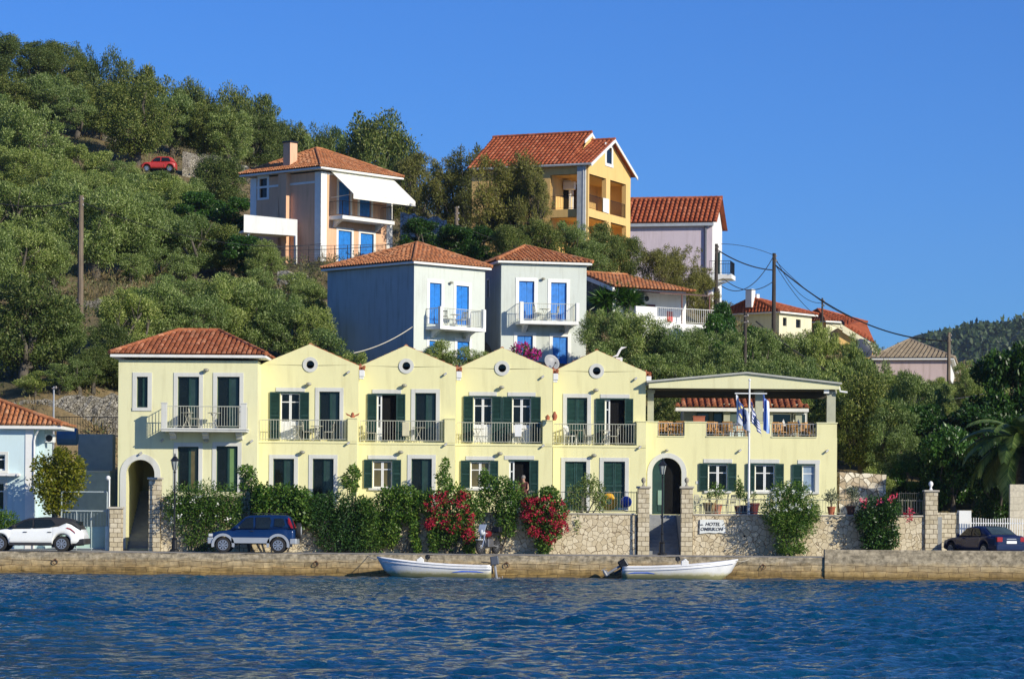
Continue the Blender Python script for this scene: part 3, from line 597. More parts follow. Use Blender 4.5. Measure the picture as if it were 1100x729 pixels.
# ---------------------------------------------------------------- terrain
ctl = []
def cz(X, Y, Z): ctl.append((X, Y, Z))
def cp(px, py, Y): p = P(px, py, Y); ctl.append((p.x, p.y, p.z))
for x in (-60, -40, -22, -8, 6, 20, 30, 45, 70): cz(x, 124, .7)
for x in (-22, -12, -4, 4, 12, 20): cz(x, 138, 1.8)
for x in (-22, -12, 0, 12): cz(x, 146, 4.5)
cz(-30, 134, .8); cz(-24, 138, .9); cz(-30, 144, 5.5); cz(-60, 134, 1.2); cz(-60, 150, 9); cz(60, 140, 2); cz(60, 170, 9); cz(30, 134, 1.4); cz(20, 140, 3.2)
for q in ((70, 425, 149), (10, 430, 150), (100, 400, 153), (50, 385, 158), (100, 335, 168), (30, 310, 178), (150, 290, 186), (443, 402, 160), (600, 402, 160), (350, 400, 160), (250, 370, 163),
          (343, 283, 192), (420, 280, 197), (290, 305, 184), (640, 292, 193), (560, 290, 188), (480, 285, 186), (740, 345, 212), (700, 392, 170), (700, 352, 178), (655, 340, 178),
          (810, 362, 218), (860, 362, 235), (980, 412, 215), (920, 524, 141), (920, 465, 163), (1000, 485, 158), (1080, 545, 134), (1080, 450, 190), (850, 430, 175), (1000, 430, 195),
          (0, 92, 272), (75, 110, 271), (150, 135, 269), (230, 160, 266), (300, 188, 262), (430, 228, 256), (600, 268, 255), (800, 355, 262), (1050, 410, 280), (-200, 60, 275), (1400, 420, 300),
          (165, 186, 232), (60, 200, 225), (0, 210, 222), (240, 232, 222), (100, 265, 200), (0, 270, 198), (200, 262, 203), (-250, 300, 180), (-250, 180, 230)): cp(*q)
for x in (-120, -60, 0, 60, 120): cz(x, 340, 12); cz(x, 430, 2)
cz(-130, 124, .7); cz(130, 124, .7); cz(130, 260, 14); cz(-130, 200, 25); cz(-140, 270, 48)
C_ = np.array(ctl)
def _U(r2): return np.where(r2 > 0, r2 * np.log(np.maximum(r2, 1e-12)), 0)
def _tps():
    n = len(C_); xy = C_[:, :2] / 50; d = ((xy[:, None] - xy[None]) ** 2).sum(-1); K = _U(d) + np.eye(n) * 2e-3
    Pm = np.hstack([np.ones((n, 1)), xy]); A = np.zeros((n + 3, n + 3)); A[:n, :n] = K; A[:n, n:] = Pm; A[n:, :n] = Pm.T
    return np.linalg.solve(A, np.concatenate([C_[:, 2], np.zeros(3)]))
_W = _tps()
def terr(X, Y):
    X = np.asarray(X, float); Y = np.asarray(Y, float); s = X.shape; q = np.stack([X.ravel(), Y.ravel()], -1) / 50; xy = C_[:, :2] / 50
    d = ((q[:, None] - xy[None]) ** 2).sum(-1); z = _U(d) @ _W[:len(C_)] + _W[-3] + q @ _W[-2:]
    z = z.reshape(s); z = z + .35 * np.sin(X * .31 + Y * .13) * np.sin(Y * .27 - X * .1) * np.clip((Y - 145) / 20, 0, 1)
    fr = np.clip((Y - 124) / 14, 0, 1); return np.where(Y < 138, np.minimum(z, .6 + 1.5 * fr * fr), z)
def tz(x, y): return float(terr(np.array([x]), np.array([y]))[0])
def on_ground(px, py, y0=128, y1=290):
    u, v = ray(px, py); ys = np.arange(y0, y1, .5); g = terr(u * ys, ys); r = CH + v * ys; k = np.nonzero(g >= r)[0]
    y = ys[k[0]] if len(k) else y1; return Vector((u * y, y, tz(u * y, y)))
gx, gy = np.meshgrid(np.linspace(-150, 150, 201), np.concatenate([np.linspace(123.5, 300, 180), np.linspace(304, 430, 30)]))
gz = terr(gx.ravel()[:], gy.ravel()[:]).reshape(gx.shape)
rs = np.random.RandomState(3); gz = gz + rs.normal(0, .07, gz.shape) * (gy > 140)
m, n, b = nodes('hillside_soil'); v = coord(n); f1 = noi(n, v, .12, 6, .6); f2 = noi(n, v, 1.6, 6, .7)
c = ramp(n, f1, [(.35, (.10, .10, .04)), (.5, (.20, .15, .07)), (.65, (.27, .20, .11))]); c = mixc(n, .7, c, ramp(n, f2, [(.35, (.35, .38, .3)), (.6, (1.1, 1.05, .95))]), 'MULTIPLY')
n.links.new(c, b.inputs['Base Color']); b.inputs['Roughness'].default_value = .95; bump(n, b, f2, .8, .25); SOIL = m
tag(gridmesh('hillside', gx, gy, gz, SOIL), kind='structure')
# ---------------------------------------------------------------- quay and road
m, n, b = nodes('quay_masonry'); v = coord(n); t = n.nodes.new('ShaderNodeTexCoord'); sp = n.nodes.new('ShaderNodeSeparateXYZ'); n.links.new(t.outputs['Object'], sp.inputs[0])
cb = n.nodes.new('ShaderNodeCombineXYZ'); n.links.new(sp.outputs[0], cb.inputs[0]); n.links.new(sp.outputs[2], cb.inputs[1])
nz = N(n, 'ShaderNodeTexNoise', Scale=.9, Detail=3.0); n.links.new(cb.outputs[0], nz.inputs['Vector'])
ad = n.nodes.new('ShaderNodeVectorMath'); ad.operation = 'MULTIPLY_ADD'; n.links.new(nz.outputs['Color'], ad.inputs[0]); ad.inputs[1].default_value = (.5, .26, 0); n.links.new(cb.outputs[0], ad.inputs[2])
br = N(n, 'ShaderNodeTexBrick', Scale=1.0); br.inputs['Brick Width'].default_value = .9; br.inputs['Row Height'].default_value = .24; br.inputs['Mortar Size'].default_value = .018; br.inputs['Mortar Smooth'].default_value = .6
br.inputs['Color1'].default_value = (.36, .31, .21, 1); br.inputs['Color2'].default_value = (.24, .20, .13, 1); br.inputs['Mortar'].default_value = (.13, .10, .06, 1); n.links.new(ad.outputs[0], br.inputs['Vector'])
mr = n.nodes.new('ShaderNodeMapRange'); n.links.new(sp.outputs[2], mr.inputs[0]); mr.inputs[1].default_value = -.25; mr.inputs[2].default_value = 1.0
nw = noi(n, coord(n, 'Object', (1, 1, .6)), 2.4, 5); mh = n.nodes.new('ShaderNodeMath'); mh.operation = 'MULTIPLY_ADD'; n.links.new(nw, mh.inputs[0]); mh.inputs[1].default_value = .3; n.links.new(mr.outputs[0], mh.inputs[2])
hc = ramp(n, mh.outputs[0], [(.30, (.20, .17, .07)), (.44, (.50, .40, .19)), (.58, (.80, .68, .45)), (.8, (.95, .90, .80))])
col = mixc(n, 1.0, br.outputs['Color'], hc, 'MULTIPLY'); fac = ramp(n, mh.outputs[0], [(.83, (0, 0, 0)), (.95, (1, 1, 1))]); fn = noi(n, v, 5, 6, .7)
col = mixc(n, fac, mixc(n, 1.0, col, (1.5, 1.5, 1.5), 'MULTIPLY'), ramp(n, fn, [(.3, (.22, .19, .13)), (.65, (.44, .39, .29))])); col = mixc(n, .6, col, ramp(n, fn, [(.32, (.38, .36, .33)), (.6, (1.2, 1.15, 1.08))]), 'MULTIPLY'); col = mixc(n, .55, col, ramp(n, noi(n, coord(n, 'Object', (.5, 1, 5)), 1.6, 5, .7), [(.36, (.45, .42, .36)), (.56, (1.1, 1.06, 1.0))]), 'MULTIPLY')
n.links.new(col, b.inputs['Base Color']); b.inputs['Roughness'].default_value = .85; bump(n, b, mixc(n, .5, br.outputs['Fac'], fn), -.5, .06); QUAY = m
QY = 119.2
def quay_strip(name, x0, x1, y, zt, depth):
    nx = int((x1 - x0) / .3); xs = np.linspace(x0, x1, nx); zs = np.array([-1.6, -.4, -.05, .12, .16, .34, .38, .56, .6, .74, zt - .03, zt]); X, Z = np.meshgrid(xs, zs)
    rr = np.random.RandomState(5); Yv = np.full_like(X, y) + rr.normal(0, .018, X.shape) - .05 * (np.abs(Z - zs[1]) < 1e-6) - .09 * (Z < .1) + .03 * ((Z > .15) & (Z < .17)) + .03 * ((Z > .36) & (Z < .39))
    Zt = Z + rr.normal(0, .006, Z.shape) * (Z > .7)
    X = np.vstack([X, xs[None]]); Yv = np.vstack([Yv, np.full((1, nx), y + depth)]); Zt = np.vstack([Zt, np.full((1, nx), zt)])
    return tag(gridmesh(name, X, Yv, Zt, QUAY, False), kind='structure')
quay_strip('quay', -120, 120, QY, .93, 1.0)
x8 = P(885.5, 600, QY).x
g = MB(); g.box(x8, 120, QY - .10, QY + .35, -1.6, 1.28); 
hq = g.build('quay_parapet', QUAY, bevel=.02); tag(hq, kind='structure')
g = MB(); g.poly([(-120, QY + .55, .934), (120, QY + .55, .934), (120, 125, .934), (-120, 125, .934)]); tag(g.build('road', plain('worn_concrete_road', (.30, .28, .24), .9, var=.2, scale=2, bmp=.2)), kind='structure')
g = MB(); g.box(-120, P(118, 600, 124).x, 124.2, 137, .5, .945); tag(g.build('forecourt', PAVE), kind='structure')
g = MB(); g.box(P(1005, 600, 124).x + .02, 120, 124.2, 133, .5, .95); tag(g.build('pavement', PAVE), kind='structure')
# ---------------------------------------------------------------- water
def waves(X, Y):
    rr = np.random.RandomState(11); Z = np.zeros_like(X)
    for i in range(64):
        lam = .32 * (3.0 / .32) ** (rr.rand() ** 1.35); th = rr.normal(-1.3, .6); k = 2 * np.pi / lam; a = .0118 * lam ** .85 * rr.uniform(.5, 1.3)
        ph = k * (X * math.cos(th) + Y * math.sin(th)) + rr.rand() * 6.28 + .6 * np.sin(X * .21 + i) + .5 * np.sin(Y * .17 + i * 2.1); Z += a * (1 - 2 * np.abs(np.sin(ph / 2)) ** 1.3) * .8
    return Z
X, Y = np.meshgrid(np.arange(-32, 32.01, .105), np.arange(38, 119.8, .11))
env = np.clip((32 - np.abs(X)) / 3, 0, 1) * np.clip((Y - 38) / 3, 0, 1) * (0.75 + .35 * np.sin(X * .09 + Y * .05) * np.sin(Y * .08 - X * .04)) * np.clip(.5 + (119 - Y) / 16, .5, 1)
Zw = waves(X, Y); Zw = (Zw - Zw.mean()) * env
m, n, b = nodes('sea_water'); b.inputs['Base Color'].default_value = (.003, .030, .070, 1); b.inputs['Roughness'].default_value = .06; b.inputs['IOR'].default_value = 1.30
v = coord(n, 'Object', (1, 1.3, 1)); f = noi(n, v, 3.2, 5, .6); f2 = noi(n, v, 9, 3, .6); bump(n, b, mixc(n, .3, f, f2), .9, .20)
fl = noi(n, coord(n), .06, 3); n.links.new(ramp(n, fl, [(.35, (.0003, .036, .080)), (.65, (.0006, .056, .115))]), b.inputs['Base Color']); SEA = m
o = gridmesh('water', X, Y, Zw, SEA); tag(o, kind='structure')
g = MB(); 
for a in ((-900, 900, -300, 38), (-900, -32, 38, 119.8), (32, 900, 38, 119.8)): g.poly([(a[0], a[2], 0), (a[1], a[2], 0), (a[1], a[3], 0), (a[0], a[3], 0)])
tag(g.build('open_water', SEA), kind='structure')
# ---------------------------------------------------------------- far hill and valley ground
X, Y = np.meshgrid(np.linspace(-900, 1500, 240), np.linspace(430, 2600, 110))
def ridge_h(x):
    px = 550 + x * F / 1500; h = np.interp(px, [-900, 500, 850, 905, 950, 975, 1000, 1035, 1070, 1100, 1250, 1600, 2600], [0, 0, 10, 40, 78, 86, 92, 96, 97, 101, 112, 150, 120]); return h
Zf = 2 + ridge_h(X) * np.exp(-((Y - 1500) / 420) ** 2); rs = np.random.RandomState(8)
for k in range(12): Zf += 5 * rs.rand() * np.sin(X * rs.uniform(.004, .03) + rs.rand() * 6) * np.sin(Y * rs.uniform(.004, .03) + rs.rand() * 6) * np.clip(ridge_h(X) / 60, 0, 1)
m, n, b = nodes('far_hill_scrub'); v = coord(n); f = noi(n, v, .14, 8, .8); f2 = noi(n, v, .012, 4)
c = ramp(n, f, [(.38, (.020, .035, .018)), (.50, (.05, .075, .032)), (.60, (.10, .11, .06)), (.70, (.30, .27, .2))]); n.links.new(c, b.inputs['Base Color']); b.inputs['Roughness'].default_value = 1; bump(n, b, f, 1, 6)
tag(gridmesh('far_hill', X, Y, Zf, m), kind='structure')
# ---------------------------------------------------------------- garden wall, pillars, gate, terrace
def top_line(px, py, Y): return P(px, py, Y).z
WY = 124.0
def W(px, Y=WY): return P(px, HOR + 5, Y).x
GW = empty('garden_wall', (0, WY, .93), 0, 'crazy-paved stone garden wall between the gate pillar and the far right pillar, holding up the terrace', 'wall')
g = MB(); zt_ = 2.70; g.box(W(744.5), W(993.5), WY, WY + .4, .5, zt_); g.build('stone_wall', STONE, GW, off=(0, WY, .93)); 
g = MB(); g.box(W(744.5), W(993.5), WY - .05, WY + .45, zt_, zt_ + .07); g.build('coping', CONC, GW, off=(0, WY, .93), bevel=.01)
GW2 = empty('garden_wall', (0, WY, .93), 0, 'crazy-paved stone garden wall left of the gate, half hidden by hedges and red flowering bushes', 'wall')
g = MB(); g.box(W(271), W(683.5), WY, WY + .4, .5, zt_); g.build('stone_wall', STONE, GW2, off=(0, WY, .93)); g = MB(); g.box(W(271), W(683.5), WY - .05, WY + .45, zt_, zt_ + .07); g.build('coping', CONC, GW2, off=(0, WY, .93), bevel=.01)
GW3 = empty('garden_wall', (0, WY, .93), 0, 'short stone garden wall behind the white-flowered bush at the stairway', 'wall')
g = MB(); g.box(W(173), W(257), WY, WY + .4, .5, 3.3); g.build('stone_wall', STONE, GW3, off=(0, WY, .93)); g = MB(); g.box(W(173), W(257), WY - .05, WY + .45, 3.3, 3.37); g.build('coping', CONC, GW3, off=(0, WY, .93), bevel=.01)
def pillar(px0, px1, pyt, label, finial=0):
    x0, x1 = W(px0), W(px1); zt = top_line((px0 + px1) / 2, pyt, WY); o = empty('gate_pillar', ((x0 + x1) / 2, WY, .93), 0, label, 'pillar'); w_ = (x1 - x0) / 2
    g = MB(); g.box(-w_, w_, -.12, .42, -.3, zt - .93 - .09); g.build('shaft', BLOCK, o, bevel=.012); g = MB(); g.box(-w_ - .06, w_ + .06, -.18, .48, zt - .93 - .09, zt - .93); g.build('cap', CONC, o, bevel=.015)
    if finial: g = MB(); g.lathe((0, .15, zt - .93), [(.1, 0), (.07, .03), (.035, .12), (.09, .2), (.11, .28), (.07, .36), (.01, .4)], 10); g.build('finial', plain('stone_finial', (.30, .27, .2), .8) if finial == 1 else WHITE, o, smooth=True)
    return o
pillar(118, 131, 544, 'short stone block pillar left of the arched stairway'); pillar(160, 172.5, 512.5, 'tall stone block pillar right of the arched stairway')
pillar(258, 270, 512.5, 'tall stone block pillar above the blue car, vine on its top'); pillar(685, 697.5, 522, 'stone block pillar left of the lamp post gateway', 1)
pillar(731.5, 744, 522, 'stone block pillar right of the lamp post gateway', 1); pillar(993.5, 1007, 526, 'stone block pillar at the right end of the garden wall', 2)
g = MB(); x0, x1 = W(172.5, 126), W(1006, 126); g.box(x0, W(697), WY + .4, 130, .5, ZT - .02); g.box(W(732), x1, WY + .4, 144, .5, ZT - .02); g.box(W(697), W(732), 128, 134, .5, ZT - .02)
tag(g.build('terrace', PAVE), kind='structure')
g = MB(); 
for i in range(11): g.box(W(697.5), W(731.5), WY + .9 + i * .3, 128.01, .93, .93 + (i + 1) * (ZT - .95) / 11)
tag(g.build('gateway_steps', PAVE), 'grey paved steps rising behind the street lamp between two stone pillars', 'steps')
def rail_on(x0, x1, y, z0, z1, label, sp=.13, mat=None):
    o = empty('garden_railing', ((x0 + x1) / 2, y, z0), 0, label, 'railing'); g = MB(); n = int((x1 - x0) / sp); hw = (x1 - x0) / 2
    for i in range(n + 1): xx = -hw + 2 * hw * i / n; g.tube([(xx, 0, .06), (xx, 0, z1 - z0 + (.05 if i % 2 else -.02))], .011, 4, False)
    g.build('bars', mat or GM, o); g = MB()
    for z in (.08, z1 - z0 - .03): g.tube([(-hw, 0, z), (hw, 0, z)], .018, 5)
    for i in range(int(hw) + 1): xx = -hw + 2 * hw * i / max(1, int(hw)); g.tube([(xx, 0, -.02), (xx, 0, z1 - z0)], .025, 5)
    g.build('rails', mat or GM, o); return o
zc = zt_ + .07; DG = plain('dark_railing_metal', (.06, .06, .05), .5, .2)
rail_on(W(568), W(684), WY + .2, zc, zc + .95, 'tall metal garden railing left of the gate pillar, plants behind it', .12, plain('olive_railing', (.22, .21, .15), .5))
rail_on(W(745), W(992), WY + .22, zc, zc + .68, 'thin pale railing on the stone wall from gate to far right pillar', .13, plain('pale_railing', (.38, .37, .27), .5))
rail_on(W(966), W(992), WY + .12, zc, zc + 1.0, 'short dark railing beside the far right stone pillar', .09, DG)
# sign
s0, s1 = W(751.5), W(779.5); sz1 = top_line(765, 557.5, WY); sz0 = top_line(765, 573, WY); SG = empty('hotel_sign', ((s0 + s1) / 2, WY - .03, sz0), 0, 'white stone-shaped hotel sign with grey lettering on the crazy-paved wall', 'sign')
g = MB(); hw = (s1 - s0) / 2; H_ = sz1 - sz0; g.prism([(-hw, 0, 0), (-hw * .3, 0, .05), (hw * .25, 0, .03), (hw * .5, 0, .06), (hw, 0, .02), (hw * .94, 0, H_ * .6), (hw * .82, 0, H_ * .97), (0, 0, H_), (-hw * .96, 0, H_ * .98)], (0, -.05, 0)); fixn(g.build('board', plain('white_marble', (.72, .74, .70), .6, var=.08), SG))
def text(s, size, loc, parent, mat, name='lettering', ext=.006, shear=0.0, sx=1):
    cu = bpy.data.curves.new('t', 'FONT'); cu.body = s; cu.size = size; cu.align_x = 'CENTER'; cu.extrude = ext; cu.shear = shear; cu.offset = .006
    t = bpy.data.objects.new('t', cu); me = bpy.data.meshes.new_from_object(t); bpy.data.objects.remove(t); o = bpy.data.objects.new(name, me); me.materials.clear(); me.materials.append(mat)
    COL.objects.link(o); o.parent = parent; o.rotation_euler = (R(90), 0, 0); o.location = loc; o.scale = (sx, 1, 1); return o
INK = plain('dark_grey_lettering', (.06, .065, .075), .7)
text('HOTEL', .21, (0, -.058, H_ * .56), SG, INK, shear=.25); text('OMIRIKON', .20, (-.05, -.058, H_ * .22), SG, INK, shear=.2)
g = MB()
for sgn in (-1, 1):
    for k in range(3): x_ = sgn * (.40 + k * .04); z_ = H_ * .60 + k * .035 * (1 if sgn > 0 else -.2); g.prism([(x_, -.052, z_), (x_ + sgn * .08, -.052, z_ + .05), (x_ + sgn * .05, -.052, z_ - .01)], (0, -.01, 0))
g.build('leaf_emblem', INK, SG)
g = MB(); g.box(W(799), W(801), WY - .01, WY, 1.75, 1.83); tag(g.build('drain_hole', DARK, GW, off=(0, WY, .93)))  # dark block on the wall face, its colour stands for a hole's shade
# right of the garden: low wall, white picket fence, pale gate wall
o = empty('garden_wall', (W(1035, 127), 127, .95), 0, 'old stone wall right of the last pillar, ending in a pale rendered block', 'wall'); zz = top_line(1030, 548, 127)
g = MB(); g.box(W(1007, 127) - W(1035, 127), W(1030, 127) - W(1035, 127), 0, .4, -.4, zz - .95 - .1); g.build('stone_wall', BLOCK, o); g = MB(); g.box(W(1030, 127) - W(1035, 127), W(1043, 127) - W(1035, 127), -.1, .5, -.4, zz - .95); g.build('rendered_block', WHITE, o)
o = empty('rendered_wall', (W(1095, 128), 128, .95), 0, 'tall pale cream wall at the right edge under the palm', 'wall'); g = MB(); g.box(W(1085, 128) - W(1095, 128), 8, 0, .3, -.4, top_line(1090, 520, 128) - .95); g.build('wall_face', blocks('cream_blocks', (.60, .55, .42), (.66, .6, .47), (.5, .45, .34), .5, .3, .01), o)
o = empty('picket_fence', (W(1065, 126.5), 126.5, .95), 0, 'white metal picket fence behind the dark sedan', 'fence'); g = MB(); a, b_ = W(1043, 126.5) - W(1065, 126.5), W(1140, 126.5) - W(1065, 126.5); k = a; hz = top_line(1065, 557, 126.5) - .95
while k < b_: g.box(k, k + .035, -.012, .012, .05, hz + .05 * math.sin(k * 2) ** 2); k += .11
g.build('pickets', WP, o); g = MB(); g.box(a, b_, .015, .045, hz - .22, hz - .17); g.box(a, b_, .015, .045, .2, .25); g.build('rails', WP, o)
# stone walls up the hillside
def hill_wall(px0, px1, pt0, pt1, Y0, Y1, hgt, label, mat=DRY, rag=.16):
    a, c = P(px0, pt0, Y0), P(px1, pt1, Y1); n = max(6, int((c - a).length / .35)); o = empty('stone_wall', ((a.x + c.x) / 2, (a.y + c.y) / 2, min(a.z, c.z) - hgt), 0, label, 'wall'); rows = 7
    X, Y, Z = [], [], []
    dx = Vector((c.x - a.x, c.y - a.y, 0)).normalized(); nr = Vector((dx.y, -dx.x, 0))
    V = []; Fq = []
    for i in range(n + 1):
        p = a.lerp(c, i / n); top = p.z + rnd.uniform(-rag, rag)
        prof = [(0 + rnd.uniform(-.05, .05), top - hgt * (1 - k / rows)) for k in range(rows)] + [(0, top), (.55, top + rnd.uniform(-.05, .05)), (.6, top - hgt)]
        for d, z in prof: q = Vector((p.x, p.y, 0)) - nr * d + nr * rnd.uniform(-.03, .03); V.append((q.x - o.location.x, q.y - o.location.y, z - o.location.z))
    k = rows + 3
    for i in range(n):
        for j in range(k - 1): Fq.append((i * k + j, (i + 1) * k + j, (i + 1) * k + j + 1, i * k + j + 1))
    g = MB(); g.add(V, Fq); w_ = g.build('masonry', mat, o); fixn(w_); return o
hill_wall(12, 127, 430, 424, 149, 148, 2.2, 'long dry stone retaining wall between the pale blue house and the hotel')
hill_wall(42, 128, 325, 322, 172, 170, 1.4, 'tumbled dry stone terrace wall behind the wooden pole, lower one')
hill_wall(25, 150, 300, 296, 184, 182, 1.6, 'dry stone terrace wall under the dark olive trunk')
hill_wall(-12, 18, 84 + 82, 84 + 80, 236, 235, 2.5, 'stone terrace wall at the left edge under the hilltop trees')
hill_wall(48, 92, 152, 160, 238, 236, 4, 'pale stone terrace wall on the upper left hillside')
hill_wall(92, 128, 146, 148, 244, 243, 3.6, 'stone ruin wall left of the red vehicle')
hill_wall(196, 222, 163, 168, 233, 233, 3.6, 'pale square stone hut wall right of the red vehicle'); hill_wall(222, 268, 166, 180, 238, 236, 3, 'broken pale stone wall behind the salmon house')
hill_wall(298, 327, 292, 294, 181, 180, 1.9, 'sunlit stone wall below the salmon house fence', rubble('pale_dry_stone', (.42, .38, .28), (.56, .51, .4), (.08, .07, .05), 4, .07, .9))
hill_wall(430, 480, 228, 236, 208, 208, 3, 'white stone wall between the salmon house and the bare trees', rubble('white_dry_stone', (.5, .48, .42), (.68, .66, .6), (.12, .11, .1), 3.5, .06, .9))
hill_wall(902, 952, 507, 509, 137, 138, 2.2, 'old whitewashed stone wall behind the pots at the right end of the terrace', rubble('old_limed_stone', (.36, .29, .2), (.66, .62, .52), (.16, .13, .09), 2.8, .06, .6), .04)
hill_wall(150, 200, 178, 182, 240, 238, 2.4, 'dark stone hut wall behind the red vehicle')
HB = 'houses on the hillside above the hotel'
def shell(Fm, Lx, Ly, zt, z0, front, side, mf, ms, dep=.2):
    mb = MB(); wall_holes(mb, 0, Lx, z0, zt, 0, front, dep); 
    mb.poly([(Lx, 0, z0), (Lx, Ly, z0), (Lx, Ly, zt), (Lx, 0, zt)]); mb.poly([(0, Ly, z0), (0, Ly, zt), (Lx, Ly, zt), (Lx, Ly, z0)]); Fm.part(mb, 'wall', mf)
    mb = MB(); wall_holes(mb, 0, Ly, z0, zt, 0, side, dep, 'yz'); return Fm.part(mb, 'side_wall', ms)
def balcony(Fm, pl, pr, py, dd, hgt=1.0, post=True, th=.2, mat=None, rm=None):
    x0, z = Fm.hit(pl, py, 0); x1 = Fm.hit(pr, py, -dd)[0]; z = Fm.hit((pl + pr) / 2, py, -dd)[1]; mb = MB(); mb.box(x0, x1, -dd, 0, z - th, z)
    for c in (x0 + .5, x1 - .5): mb.prism([(c - .12, 0, z - th), (c - .12, -dd * .7, z - th), (c - .12, -dd * .4, z - th - .16), (c - .12, 0, z - th - .5)], (.24, 0, 0))
    b = Fm.part(mb, 'balcony', mat or WHITE, bevel=.008)
    if post: mb = MB(); mb.box(x0, x0 + .2, -dd, -dd + .2, z, z + hgt + .08); mb.box(x1 - .2, x1, -dd, -dd + .2, z, z + hgt + .08); Fm.part(mb, 'balcony_post', mat or WHITE, b)
    railing(Fm, [((x0 + .1, -dd + .1), (x1 - .1, -dd + .1)), ((x0 + .05, -dd + .1), (x0 + .05, 0)), ((x1 - .05, -dd + .1), (x1 - .05, 0))], z, z + hgt, .13, rm or RAILM, b); return x0, x1, z
# blue and white house, nearer one
A = Frame(443, 158, R(44), 8.5, 'blue_white_house', 'white house with blue doors and a big shaded blue-grey side wall', 'house', HB)
Lx = A.hit(520.8, 330)[0]; Ly = A.hits(351.5, 340, 0)[0]; ze = A.hit(443.5, 284)[1]; ho = []
for r in ((461.5, 473.8, 304, 348), (490, 503.3, 307, 349), (491, 503.8, 367, 405), (461, 473.5, 366, 405)): opening(A, ho, r, kind='blue', t=.2, door=True)
for o in [c for c in kids(A.root) if c.name.startswith('window_surround')]: o.data.materials[0] = WP
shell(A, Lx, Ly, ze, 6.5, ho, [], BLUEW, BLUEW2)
ax, az = A.hit(448, 261.5, Ly / 2); hip_roof(A, 0, Lx, 0, Ly, ze + .2, az, .3, ax, ax + .05, Ly / 2, TER2, .24)
x0, x1, z = balcony(A, 457, 522, 350.5, 1.25); wall_lamp(A, 483, 304, 0, .9); wall_lamp(A, 497.5, 363, 0, .9)
# blue and white house, farther one
B = Frame(536.7, 162, R(14), 8.5, 'blue_white_house', 'white house with blue doors facing the bay squarely, satellite dish at its corner', 'house', HB)
Lx = B.hit(629.8, 330)[0]; Ly = 7.5; ze = B.hit(583, 284.5)[1]; ho = []
for r in ((557.6, 573.6, 302, 343), (592, 608.4, 303.5, 344), (555.5, 572, 360.5, 400), (593.8, 609.6, 361.5, 400)): opening(B, ho, r, kind='blue', t=.2, door=True)
for o in [c for c in kids(B.root) if c.name.startswith('window_surround')]: o.data.materials[0] = WP
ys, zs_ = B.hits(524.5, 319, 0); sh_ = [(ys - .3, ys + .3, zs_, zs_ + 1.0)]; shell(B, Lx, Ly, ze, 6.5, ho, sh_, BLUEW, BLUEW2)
g = MB(); g.box(.12, .15, ys - .3, ys + .3, zs_, zs_ + 1); B.part(g, 'window', GLS); g = MB(); y0_, y1_ = ys - .42, ys + .42; g.box(-.03, .02, y0_, ys - .3, zs_, zs_ + 1.1); g.box(-.03, .02, ys + .3, y1_, zs_, zs_ + 1.1); g.box(-.03, .02, y0_, y1_, zs_ + 1.0, zs_ + 1.12); B.part(g, 'window_surround', WHITE)
ax, az = B.hit(563.5, 265, Ly / 2); hip_roof(B, 0, Lx, 0, Ly, ze + .2, az, .3, ax, ax + .05, Ly / 2, TER2, .24)
balcony(B, 553.5, 622.5, 344.5, 1.15); wall_lamp(B, 583, 300, 0, .9); wall_lamp(B, 565, 355, 0, .9); wall_lamp(B, 602, 356, 0, .9)
# salmon house
S = Frame(342.2, 192, R(49), 19.2, 'salmon_house', 'two-storey salmon house with white corners, blue doors, white awning and tall chimney', 'house', HB)
Lx = S.hit(420.8, 240)[0]; Ly = S.hits(269.5, 240, 0)[0]; ze = S.hit(342.5, 184)[1]; ho = []
for r in ((364, 376, 196, 231), (386.5, 398.5, 199, 233), (363.4, 377.4, 248, 281.5), (387.2, 401, 251, 283)): opening(S, ho, r, kind='blue', t=.2, door=True)
for o in [c for c in kids(S.root) if c.name.startswith('window_surround')]: o.data.materials[0] = WP
ys0, zq = S.hits(287, 212, 0); ys1 = S.hits(279, 212, 0)[0]; zq2 = S.hits(283, 192, 0)[1]; shell(S, Lx, Ly, ze, 16, ho, [(ys0, ys1, zq, zq2)], SALM, SALM)
g = MB(); g.box(.12, .15, ys0, ys1, zq, zq2); S.part(g, 'window', GLS); g = MB(); g.box(-.04, .02, ys0 - .2, ys0, zq - .15, zq2 + .2); g.box(-.04, .02, ys1, ys1 + .2, zq - .15, zq2 + .2); g.box(-.045, .02, ys0 - .15, ys1 + .15, zq2, zq2 + .28); g.box(-.04, .02, ys0, ys1, zq - .15, zq); S.part(g, 'window_surround', WP)
g = MB(); 
for (x_, y_) in ((0, 0), (Lx, 0), (0, Ly)):
    w1 = .55; xa_ = (-.04, w1) if x_ == 0 else (Lx - w1, Lx + .04)
    if y_ == 0: g.box(xa_[0], xa_[1], -.04, .0, 16, ze)
    if x_ == 0: g.box(-.04, 0, (-.04 if y_ == 0 else Ly - w1), (w1 if y_ == 0 else Ly + .04), 16, ze)
S.part(g, 'corner_pilaster', WP)
g = MB(); g.box(-.035, 0, .6, Ly - .6, ze - .75, ze - .6); g.box(.6, Lx - .6, -.035, 0, ze - .15, ze - .02); S.part(g, 'string_course', WP)
ax, az = S.hit(339.5, 160, Ly / 2); hip_roof(S, 0, Lx, 0, Ly, ze + .28, az, .62, ax, ax + .6, Ly / 2, TER2, .24)
yc0 = S.hits(299.5, 200, -.35)[0]; yc1 = S.hits(308, 200, -.35)[0]; yl, yh = sorted((yc0, yc1)); g = MB(); g.box(-.4, 0, yl, yh, 16, ze + .1)
g.prism([(-.4, yl - 0, 16), (-.4, yh + .8, 16), (-.4, yh + .7, ze - 3), (-.4, yh, ze - 1)], (.4, 0, 0)); S.part(g, 'chimney_breast', SALM)
